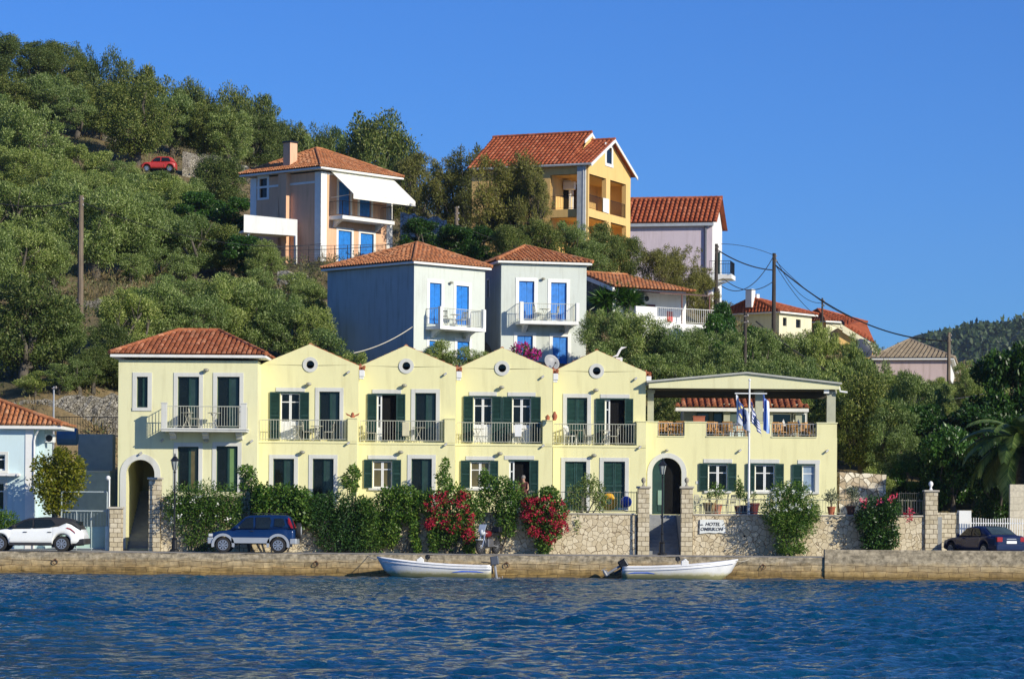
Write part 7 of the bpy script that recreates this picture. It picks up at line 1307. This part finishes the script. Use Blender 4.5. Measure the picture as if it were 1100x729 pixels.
# gate at left
yg = 124.6; gx0, gx1 = P(66, HOR, yg).x, P(115, HOR, yg).x; o = empty('metal_gate', (gx0, yg, .94), 0, 'grey metal gate frame with pale green panels behind the white car', 'gate'); w_ = gx1 - gx0; ht = P(90, 528, yg).z - .94; g = MB()
for x_ in (0, w_): g.tube([(x_, 0, 0), (x_, 0, ht)], .035, 6)
for z_ in (ht, ht - .85, .08): g.tube([(0, 0, z_), (w_, 0, z_)], .03, 6)
for x_ in (w_ * .33, w_ * .66): g.tube([(x_, 0, 0), (x_, 0, ht - .85)], .02, 5)
for i in range(14): g.tube([(w_ * i / 14, 0, ht - .95), (w_ * i / 14, 0, 1.0)], .01, 4)
g.build('frame', plain('grey_green_frame', (.38, .44, .44), .5), o); g = MB(); g.box(.05, w_ - .05, .03, .05, .06, 1.05); g.build('panel', plain('pale_green_panel', (.42, .58, .50), .5, var=.08), o)
xp = P(117.3, HOR, 124.4).x; hp = P(117, 512, 124.4).z - .94; o = empty('lamp_post', (xp, 124.4, .94), 0, 'short pale post with a small round lamp head left of the short stone pillar', 'lamp post'); g = MB(); g.tube([(0, 0, 0), (0, 0, hp - .1)], .035, 8); g.build('post', WP, o); g = MB(); g.ball((-.06, 0, hp - .05), .11, 8); g.build('lamp_head', WP, o, smooth=True)
xp0, xp1 = P(113.5, HOR, 124.2).x, P(118.5, HOR, 124.2).x; g = MB(); hz = P(116, 565, 124.2).z - .94; g.box(-(xp1 - xp0) / 2, (xp1 - xp0) / 2, -.1, .1, 0, hz); o = g.build('gate_post', plain('pale_aqua_wall', (.55, .68, .66), .7), bevel=.02); o.location = ((xp0 + xp1) / 2, 124.2, .94); tag(o, 'squat pale aqua gate post beside the short stone pillar', 'post')
g = MB(); a = P(34, 557, 125.3); wz = P(60, 557, 125.3); g.box(0, 1.6, 0, .05, 0, .5); 
# ---------------------------------------------------------------- dishes, cowl, antenna
def dish(px, py, Y, r_, yaw, label, back=GM, tz0=None):
    p = P(px, py, Y); o = empty('satellite_dish', p, yaw, label, 'dish'); g = MB(); g.lathe((0, 0, 0), [(.02, .10), (r_ * .5, .07), (r_ * .85, .02), (r_, -.04), (r_ * .98, -.05), (r_ * .83, .0), (r_ * .5, .045), (.01, .07)], 20, 'Y'); dd = g.build('reflector', back, o, smooth=True); dd.rotation_euler = (R(-25), 0, 0)
    g = MB(); g.tube([(0, .1, 0), (0, .2, -.3), (0, .2, -.9)], .03, 6); g.tube([(0, 0, -r_ * .9), (0, -r_ * .9, -.05)], .015, 5); g.box(-.04, .04, -r_ * .95, -r_ * .85, -.09, .0); g.build('mast', BLK, o); return o
DD = plain('grey_dish', (.30, .31, .31), .5)
dish(592.5, 389, 137.5, .42, R(30), 'grey satellite dish on the roof valley between the third and fourth gable', DD); dish(635, 357, 160.5, .5, R(60), 'satellite dish on the right corner of the farther blue and white house', DD); dish(928, 374, 224, .85, R(40), 'dark satellite dish below the white sloping eave on the skyline', plain('dark_dish', (.03, .035, .05), .4))
p = P(665, 384, 136.5); o = empty('roof_cowl', p, 0, 'white curved metal chimney cowl on the fourth gable roof', 'chimney cowl'); g = MB(); g.box(-.16, .16, -.15, .15, -.6, .0); g.build('base', WHITE, o, bevel=.01); g = MB(); g.prism([(-.42, -.12, .0), (-.05, -.12, .06), (.12, -.12, .4), (.38, -.12, .52), (.10, -.12, .52), (-.02, -.12, .36), (-.12, -.12, .14)], (0, .24, 0)); fixn(g.build('cowl', WP, o))
# ---------------------------------------------------------------- flagpole and flags
fy = 125.0; fb_ = P(804.2, HOR, fy); ht = P(803.8, 409, fy).z - ZT; o = empty('flagpole', (fb_.x, fy, ZT), 0, 'tall white flagpole with a crossbar on the terrace', 'flagpole'); g = MB(); g.tube([(0, 0, -.02), (0, 0, ht)], [.06, .035], 8); g.ball((0, 0, ht + .04), .06, 6); g.build('shaft', WP, o); zc3 = P(804, 422.5, fy).z - ZT; xl = P(788.5, HOR, fy).x - fb_.x; xr = P(823, HOR, fy).x - fb_.x; g = MB(); g.tube([(xl, 0, zc3), (xr, 0, zc3)], .03, 6); g.build('crossbar', WP, o)
def flag(name, label, x0, ztop, L_, H_, mats, fn, lean=.3, seed=1):
    """hangs from (x0, fy) : hoist is vertical, cloth droops; fn(u,v)->material index"""
    nu, nv = 22, 26; V = []; Fc = []; mi = []; r = random.Random(seed)
    for j in range(nv + 1):
        v_ = j / nv
        for i in range(nu + 1):
            u_ = i / nu; V.append((u_ * L_ * (.45 + .15 * v_) + .04 * math.sin(u_ * 14 + v_ * 2), .10 * math.sin(u_ * 11 + v_ * 1.5 + seed) * (.3 + u_), -v_ * H_ - lean * u_ * (1.1 - .25 * v_) + .03 * math.sin(u_ * 9)))
    o = MB(); o.v = V
    for j in range(nv):
        for i in range(nu): a = j * (nu + 1) + i; o.f.append((a, a + 1, a + nu + 2, a + nu + 1)); o.m.append(fn((i + .5) / nu, (j + .5) / nv))
    ob = o.build(name, mats, smooth=True); ob.location = (x0, fy, ztop); return tag(ob, label, 'flag')
FB = plain('flag_deep_blue', (.03, .06, .22), .8); FW = plain('flag_white', (.72, .74, .78), .8); FG = plain('flag_pale_grey', (.48, .52, .60), .8); FLB = plain('flag_light_blue', (.22, .34, .72), .8); FY = plain('flag_star_yellow', (.7, .6, .2), .8)
ztp = P(803, 423.5, fy).z
def eu(u, v):
    du, dv = (u - .5) * 1.3, (v - .42); q = math.hypot(du, dv)
    if u < .18: return 1
    if .22 < q < .32 and int((math.atan2(dv, du) + 3.15) / .5236) % 2 == 0: return 2
    return 0 if q < .42 else 3
flag('flag', 'leftmost flag on the crossbar, pale with a blue field and ring of stars', fb_.x + xl + .05, ztp, 1.15, 1.15, [FB, FW, FY, FG], eu, .75, 1)
flag('flag', 'blue and white striped flag with a canton cross beside the flagpole', fb_.x + .06, ztp - .3, .85, .85, [FB, FW], lambda u, v: (1 if (abs(u - .2) < .05 or abs(v - .26) < .05) else 0) if (u < .4 and v < .52) else (int(v * 9) % 2), .9, 2)
flag('flag', 'rightmost flag on the crossbar, light blue', fb_.x + xr - .18, ztp, .55, 1.55, [FLB, FW], lambda u, v: 1 if u > .8 else 0, .3, 3)
# ---------------------------------------------------------------- furniture
CM = plain('pale_metal_chair', (.42, .40, .30), .5)
def slat_chair(name, mat, label, s=1.0, wood=True):
    o = empty(name, (0, 0, 0), 0, label, 'chair'); w_, d_, h = .22, .21, .45; t = .022 if wood else .013
    for x in (-w_, w_):
        g = MB(); g.tube([(x, d_, 0), (x, d_ * .9, h), (x, d_ * 1.25, .92)], t, 5); g.build('rear_leg', mat, o); g = MB(); g.tube([(x, -d_, 0), (x, -d_, h)], t, 5); g.build('front_leg', mat, o)
    g = MB(); g.box(-w_, w_, -d_, d_, h - .02, h + .015); g.build('seat', mat, o); g = MB(); g.box(-w_, w_, d_ * 1.2, d_ * 1.3, .84, .92)
    for k in range(4): x = -w_ * .75 + k * w_ * .5; g.box(x - .022, x + .022, d_ * 1.12, d_ * 1.2, .5, .86)
    g.box(-w_, w_, d_ * 1.05, d_ * 1.15, .55, .6); g.build('backrest', mat, o); return o
def rtable(name, mat, label, r_=.3, h=.72):
    o = empty(name, (0, 0, 0), 0, label, 'table'); g = MB(); g.lathe((0, 0, h - .02), [(r_, 0), (r_, .025)], 16); g.build('tabletop', mat, o)
    for a in range(4): t = a * 1.571 + .78; g = MB(); g.tube([(math.cos(t) * r_ * .85, math.sin(t) * r_ * .85, 0), (-math.cos(t) * r_ * .6, -math.sin(t) * r_ * .6, h - .02)], .013, 5); g.build('leg', mat, o)
    return o
used = {}
def place(kind, x, y, z, rz, label, grp):
    if kind not in used:
        if kind == 'wood': o = slat_chair('wooden_chair', WOOD, label)
        elif kind == 'metal': o = slat_chair('metal_chair', CM, label, wood=False)
        elif kind == 'white': o = slat_chair('white_chair', WP, label)
        elif kind == 'tab': o = rtable('bistro_table', CM, label)
        elif kind == 'wtab': o = rtable('dining_table', WOOD, label, .42, .74)
        used[kind] = o; o.location = (x, y, z); o.rotation_euler = (0, 0, rz); o['label'] = label; o['group'] = grp; return o
    return copy_tree(used[kind], (x, y, z), rz, None, label, grp)
rn = ['first', 'second', 'third', 'fourth', 'fifth', 'sixth', 'seventh', 'eighth', 'ninth']; zf_ = Rw.hit(800, 469.5)[1] + .0 - .15
for nm, xs in (('left', (712, 719.5, 726, 732)), ('middle', (762, 768, 775, 782, 789, 796)), ('right', (831, 838, 845, 852, 858, 865, 871))):
    for i, px in enumerate(xs):
        yy = 134.45 + (i % 3) * .55; place('wood', P(px, HOR, yy).x, yy, zf_, R((0, 20, -25, 160, 40)[i % 5]), 'orange wooden chair, %s from left behind the %s roof terrace railing' % (rn[i], nm), 'wooden chairs on the roof terrace')
for nm, px in (('left', 722), ('middle', 778), ('right', 850)): o = place('wtab', P(px, HOR, 135.5).x, 135.5, zf_, 0, 'wooden dining table behind the %s roof terrace railing' % nm, 'tables on the roof terrace')
for nm, px in (('middle', 792), ('right', 841), ('far right', 857)):
    g = MB(); g.prism([(-.1, 0, 0), (.12, 0, 0), (.0, 0, .34)], (0, .03, 0)); g.prism([(-.14, .1, 0), (.05, .1, 0), (-.02, .1, .28)], (0, .03, 0)); q = P(px, HOR, 135.4); o = g.build('folded_napkin', WP); o.location = (q.x, 135.4, zf_ + .755); tag(o, 'white folded napkin on the %s roof terrace table' % nm, 'napkin')
for (U, nm, tabs, chs) in ((U1, 'first', (319, 340), (330, 352)), (U2, 'second', (449,), (398,)), (U3, 'third', (513, 560), (551,)), (U4, 'fourth', (619, 649), (632, 658))):
    Fm, x0, x1, zfl = U[0], U[1], U[2], U[3]; y_ = Fm.o.y + .42
    for i, px in enumerate(tabs): place('tab', P(px, HOR, y_).x, y_, zfl, 0, 'small folding table on the %s gabled balcony%s' % (nm, '' if len(tabs) == 1 else (', left one', ', right one')[i]), 'folding tables on balconies')
    for i, px in enumerate(chs): place('metal', P(px, HOR, y_).x, y_ + .05, zfl, R((90, -80)[i % 2]), 'pale metal chair on the %s gabled balcony%s' % (nm, '' if len(chs) == 1 else (', left one', ', right one')[i]), 'metal chairs on balconies')
place('white', P(612, HOR, U4[0].o.y + .42).x, U4[0].o.y + .4, U4[3], R(60), 'white plastic chair at the left of the fourth gabled balcony', 'white plastic chairs')
yb2_ = 129.4; zz = zb_
place('tab', P(200, HOR, 129.3).x, 129.3, zz, 0, 'small folding table on the white balcony of the hip-roofed wing, left one', 'folding tables on balconies'); place('tab', P(229, HOR, 129.3).x, 129.3, zz, 0, 'small folding table on the white balcony of the hip-roofed wing, right one', 'folding tables on balconies'); place('metal', P(208, HOR, 129.5).x, 129.5, zz, R(90), 'metal chair on the white balcony of the hip-roofed wing', 'metal chairs on balconies')
for i, px in enumerate((748, 754, 776, 784)): place('metal', P(px, HOR, 127).x, 127 + (i % 2) * .3, ZT, R((90, 60, -90, -60)[i]), 'pale metal chair on the lower terrace under the first restaurant window, %s' % ('leftmost', 'second from left', 'third from left', 'rightmost')[i], 'metal chairs on the lower terrace')
place('wtab', P(766, HOR, 127.4).x, 127.4, ZT, 0, 'brown round table under the first restaurant window', 'tables on the lower terrace')
place('tab', P(490, HOR, 0).x if False else A.world(A.hit(489, 350, -.7)[0], -.7, 0).x, A.world(A.hit(489, 350, -.7)[0], -.7, 0).y, A.hit(490, 350.5, -1.25)[1], 0, 'bistro table on the balcony of the nearer blue and white house', 'balcony tables on the hill')
for i, px in enumerate((481, 496)): x_ = A.hit(px, 350, -.7)[0]; w2 = A.world(x_, -.7, 0); place('metal', w2.x, w2.y, A.hit(490, 350.5, -1.25)[1], R(44 + (90, -90)[i]), 'dark metal chair at the %s of the nearer blue and white balcony' % ('left', 'right')[i], 'balcony chairs on the hill')
w2 = B.world(B.hit(585, 344, -.6)[0], -.6, 0); place('tab', w2.x, w2.y, B.hit(588, 344.5, -1.15)[1], 0, 'bistro table on the balcony of the farther blue and white house', 'balcony tables on the hill')
for i, px in enumerate((578, 595)): w2 = B.world(B.hit(px, 344, -.6)[0], -.6, 0); place('metal', w2.x, w2.y, B.hit(588, 344.5, -1.15)[1], R(14 + (90, -90)[i]), 'metal chair at the %s of the farther blue and white balcony' % ('left', 'right')[i], 'balcony chairs on the hill')
for px, lb in ((377, 'first'), (586.5, 'third')):
    U = U1 if px == 377 else U3; x = P(px + 1, HOR, U[0].o.y + .3).x; z = U[5] + .05; o = empty('terracotta_ornament', (x, U[0].o.y + .3, z), 0, 'winged terracotta ornament on the balcony pillar of the %s gable' % lb, 'ornament'); g = MB(); g.lathe((0, 0, 0), [(.09, 0), (.11, .06), (.07, .14), (.08, .2), (.02, .26)], 10); g.build('body', POT, o); g = MB(); w_ = .34 if px == 377 else .14
    for sg in (-1, 1): g.prism([(sg * .05, 0, .1), (sg * w_, 0, .24), (sg * w_ * .8, 0, .12), (sg * .05, 0, .04)], (0, .04, 0))
    g.build('wings', POT, o)
for U, lb in ((U2, 'second'), (U4, 'fourth')): x = (U[6] + U[2]) / 2; o = empty('terracotta_jar', (x, U[0].o.y + .3, U[5] + .05), 0, 'terracotta jar on the balcony pillar of the %s gable' % lb, 'ornament'); g = MB(); g.lathe((0, 0, 0), [(.07, 0), (.13, .1), (.12, .2), (.06, .28), (.07, .32), (.02, .36)], 10); g.build('jar', POT, o, smooth=True)
g = MB(); x = P(745.5, HOR, 134.1).x; g.box(-.28, .28, -.1, .12, 0, .24); g.prism([(-.31, -.12, .24), (.31, -.12, .24), (.31, .14, .24), (-.31, .14, .24)], (0, 0, .03)); o = g.build('terracotta_planter', POT, bevel=.01); o.location = (x + .2, 134.08, Rw.hit(800, 454)[1] + .05); tag(o, 'rectangular terracotta planter on the roof parapet', 'planter')
# towel and clothes, toys
g = MB(); q = U2[0].hit(455, 466, 0); g.box(-.16, .16, -.02, .02, -.30, .36); o = g.build('hanging_towel', plain('cream_towel', (.6, .55, .36), .9), bevel=.01); o.location = (P(434, HOR, 131.5).x + .05, 131.5 - .03, q[1] + .2); tag(o, 'cream towel hung over the railing of the second gabled balcony', 'towel')
g = MB(); g.box(-.16, .16, -.02, .02, -.5, .08); o = g.build('hanging_towel', WP, bevel=.01); o.location = (P(556, HOR, 132.3).x, 132.28, U3[3] + .85); tag(o, 'white towel over the railing of the third gabled balcony', 'towel')
o = empty('swim_ring', (P(654, HOR, 125.2).x, 125.2, ZT + .55), 0, 'yellow inflatable swim ring behind the railing left of the gate pillar', 'swim ring'); g = MB(); n1, n2 = 20, 8; V = []
for i in range(n1):
    for j in range(n2): a, b = 6.283 * i / n1, 6.283 * j / n2; V.append(((.26 + .13 * math.cos(b)) * math.cos(a), .13 * math.sin(b), (.26 + .13 * math.cos(b)) * math.sin(a)))
g.add(V, [(i * n2 + j, ((i + 1) % n1) * n2 + j, ((i + 1) % n1) * n2 + (j + 1) % n2, i * n2 + (j + 1) % n2) for i in range(n1) for j in range(n2)]); g.build('ring', plain('yellow_vinyl', (.8, .42, .02), .35), o, smooth=True)
o = empty('beach_ball', (P(672.5, HOR, 125.2).x, 125.2, ZT + .25), 0, 'blue and white beach toy beside the yellow swim ring', 'beach toy'); g = MB(); g.ball((0, 0, .3), .26, 10); g.build('ball', plain('blue_vinyl', (.03, .09, .5), .35), o, smooth=True); g = MB(); g.box(-.35, .1, -.05, .05, -.05, .04); g.build('base', WP, o)
# ---------------------------------------------------------------- person at the lower window of the third gabled wing
SK = plain('skin', (.42, .24, .16), .6, var=.08)
def person(loc, rz, label):
    o = empty('person', loc, rz, label, 'person')
    J = [('pel', (0, 0, .95), (.15, .11)), ('chest', (0, -.04, 1.28), (.17, .11)), ('neckb', (0, -.05, 1.45), (.08, .07)), ('neck', (0, -.07, 1.53), (.055, .055)), ('head', (0, -.09, 1.62), (.085, .10)), ('crown', (0, -.085, 1.73), (.07, .08)),
         ('shl', (-.19, -.04, 1.42), (.065, .06)), ('ell', (-.27, -.16, 1.16), (.045, .045)), ('wrl', (-.20, -.38, 1.10), (.03, .03)), ('hdl', (-.17, -.46, 1.09), (.035, .02)),
         ('shr', (.19, -.04, 1.42), (.065, .06)), ('elr', (.25, -.10, 1.13), (.045, .045)), ('wrr', (.14, -.30, 1.03), (.03, .03)), ('hdr', (.12, -.38, 1.02), (.035, .02)),
         ('hil', (-.09, 0, .88), (.10, .10)), ('knl', (-.10, -.02, .48), (.065, .065)), ('anl', (-.10, .02, .08), (.045, .045)), ('tol', (-.10, -.13, .03), (.04, .03)), ('hir', (.09, 0, .88), (.10, .10)), ('knr', (.10, -.02, .48), (.065, .065)), ('anr', (.10, .02, .08), (.045, .045)), ('tor', (.10, -.13, .03), (.04, .03))]
    E = [('pel', 'chest'), ('chest', 'neckb'), ('neckb', 'neck'), ('neck', 'head'), ('head', 'crown'), ('neckb', 'shl'), ('shl', 'ell'), ('ell', 'wrl'), ('wrl', 'hdl'), ('neckb', 'shr'), ('shr', 'elr'), ('elr', 'wrr'), ('wrr', 'hdr'), ('pel', 'hil'), ('hil', 'knl'), ('knl', 'anl'), ('anl', 'tol'), ('pel', 'hir'), ('hir', 'knr'), ('knr', 'anr'), ('anr', 'tor')]
    fing = []
    for h, sx_ in (('hdl', -1), ('hdr', 1)):
        b = Vector([j[1] for j in J if j[0] == h][0])
        for k in range(4): n1 = '%sf%d' % (h, k); J.append((n1, tuple(b + Vector(((k - 1.5) * .02, -.05 + abs(k - 1.5) * .006, -.005))), (.009, .009))); J.append((n1 + 't', tuple(b + Vector(((k - 1.5) * .022, -.085 + abs(k - 1.5) * .01, -.03))), (.008, .008))); E += [(h, n1), (n1, n1 + 't')]
        J.append((h + 'th', tuple(b + Vector((-sx_ * .045, -.01, 0))), (.01, .01))); E.append((h, h + 'th'))
    idx = {j[0]: i for i, j in enumerate(J)}; me = bpy.data.meshes.new('body'); me.from_pydata([j[1] for j in J], [(idx[a], idx[b]) for a, b in E], []); ob = bpy.data.objects.new('body', me); COL.objects.link(ob)
    md = ob.modifiers.new('skin', 'SKIN'); 
    for v, j in zip(me.skin_vertices[0].data, J): v.radius = j[2]
    me.skin_vertices[0].data[0].use_root = True
    s2 = ob.modifiers.new('sub', 'SUBSURF'); s2.levels = 2; s2.render_levels = 2
    dg = bpy.context.evaluated_depsgraph_get(); m2 = bpy.data.meshes.new_from_object(ob.evaluated_get(dg)); bpy.data.objects.remove(ob)
    m2.materials.clear(); m2.materials.append(SK); ob = bpy.data.objects.new('body', m2); COL.objects.link(ob); ob.parent = o
    CLO = plain('dark_red_brown_shirt', (.10, .03, .025), .9); HR = plain('grey_hair', (.22, .20, .18), .9)
    m3 = m2.copy(); import bmesh; bm = bmesh.new(); bm.from_mesh(m3); bm.normal_update()
    bmesh.ops.delete(bm, geom=[f for f in bm.faces if not (.86 < f.calc_center_median().z < 1.47 and abs(f.calc_center_median().x) < .235)], context='FACES')
    for v in bm.verts: v.co += v.normal * .014
    bm.to_mesh(m3); bm.free(); m3.materials.clear(); m3.materials.append(CLO); c = bpy.data.objects.new('shirt', m3); COL.objects.link(c); c.parent = o
    m3 = m2.copy(); bm = bmesh.new(); bm.from_mesh(m3); bm.normal_update(); bmesh.ops.delete(bm, geom=[f for f in bm.faces if not (f.calc_center_median().z < .93 and f.calc_center_median().z > .45)], context='FACES')
    for v in bm.verts: v.co += v.normal * .016
    bm.to_mesh(m3); bm.free(); m3.materials.clear(); m3.materials.append(BLK); c = bpy.data.objects.new('shorts', m3); COL.objects.link(c); c.parent = o
    g = MB(); g.ball((0, -.07, 1.70), .108, 10, .95, 1.05, 1.0); hp = g.build('hair', HR, o, smooth=True)
    g = MB()
    for sx_ in (-1, 1): g.ball((sx_ * .033, -.178, 1.655), .012, 6)
    g.build('eyes', BLK, o); g = MB(); g.ball((0, -.19, 1.625), .017, 6, .8, 1, 1.3); g.ball((-.088, -.09, 1.635), .02, 6, .5, 1, 1.4); g.ball((.088, -.09, 1.635), .02, 6, .5, 1, 1.4); g.build('nose_and_ears', SK, o, smooth=True); g = MB(); g.box(-.022, .022, -.187, -.18, 1.588, 1.594); g.build('mouth', plain('lips', (.3, .1, .08), .6), o); return o
q = P(562.5, HOR, 132.2); person((q.x, 132.12, ZT), R(-20), 'grey-haired person in a dark red shirt in the open lower doorway')
# ---------------------------------------------------------------- pieces that stand apart become parts of their own
def islands(me):
    n = len(me.vertices); par = list(range(n))
    def fd(a):
        while par[a] != a: par[a] = par[par[a]]; a = par[a]
        return a
    for p in me.polygons:
        v = p.vertices
        for k in v[1:]: par[fd(k)] = fd(v[0])
    g = {}
    for p in me.polygons: g.setdefault(fd(p.vertices[0]), []).append(p.index)
    out = []
    for f in g.values():
        vs = [me.vertices[v].co for p in f for v in me.polygons[p].vertices]; out.append([f, [min(c[i] for c in vs) - .03 for i in range(3)], [max(c[i] for c in vs) + .03 for i in range(3)]])
    ch = True
    while ch:
        ch = False
        for i in range(len(out)):
            for j in range(i + 1, len(out)):
                a, b = out[i], out[j]
                if all(a[1][k] <= b[2][k] and b[1][k] <= a[2][k] for k in range(3)):
                    a[0] += b[0]; a[1] = [min(x, y) for x, y in zip(a[1], b[1])]; a[2] = [max(x, y) for x, y in zip(a[2], b[2])]; out.pop(j); ch = True; break
            if ch: break
    return out
SPL = ('posts', 'lintel', 'balcony_post', 'corner_pilaster', 'gutter_pipe', 'parapet_coping', 'veranda_post', 'awning_arm', 'string_course', 'porch_post', 'bar_post', 'shutter', 'thwarts', 'chimney', 'trim', 'eyes', 'nose_and_ears', 'wings', 'bargeboard', 'eave_board', 'insulator')
REN = {'posts': 'post', 'thwarts': 'thwart', 'eyes': 'eye', 'wings': 'wing', 'nose_and_ears': 'ear'}
for o in [o for o in bpy.data.objects if o.type == 'MESH' and o.parent and o.name.split('.')[0] in SPL]:
    base = o.name.split('.')[0]; isl = islands(o.data) if len(o.data.polygons) < 300 else []
    if base in REN: o.name = REN[base]
    if len(isl) < 2: continue
    me = o.data; zs = [i[2][2] for i in isl]
    for k, (fs, lo, hi) in enumerate(isl):
        idx = {}; vs = []; ff = []
        for f in fs:
            q = []
            for v in me.polygons[f].vertices:
                if v not in idx: idx[v] = len(vs); vs.append(tuple(me.vertices[v].co))
                q.append(idx[v])
            ff.append(q)
        m2 = bpy.data.meshes.new(base); m2.from_pydata(vs, [], ff)
        for m in me.materials: m2.materials.append(m)
        if me.polygons[0].use_smooth: m2.polygons.foreach_set('use_smooth', [True] * len(m2.polygons))
        m2.update()
        if k == 0: o.data = m2; c = o
        else: c = o.copy(); c.data = m2; COL.objects.link(c); c.parent = o.parent
        if base == 'lintel' and zs[k] < max(zs) - .5: c.name = 'window_sill'
        if base == 'nose_and_ears' and abs((lo[0] + hi[0]) / 2) < .02: c.name = 'nose'
# ---------------------------------------------------------------- air
hz = MB(); hz.box(-1400, 2400, -60, 2700, -3.2, 260); ho_ = hz.build('haze', None or bpy.data.materials.new('haze')); tag(ho_, kind='stuff')
m = ho_.data.materials[0]; m.use_nodes = True; n = m.node_tree; n.nodes.remove(n.nodes['Principled BSDF']); pv = n.nodes.new('ShaderNodeVolumePrincipled'); pv.inputs['Density'].default_value = .00007; pv.inputs['Color'].default_value = (.72, .85, 1, 1); pv.inputs['Anisotropy'].default_value = .2
n.links.new(pv.outputs[0], n.nodes['Material Output'].inputs['Volume'])
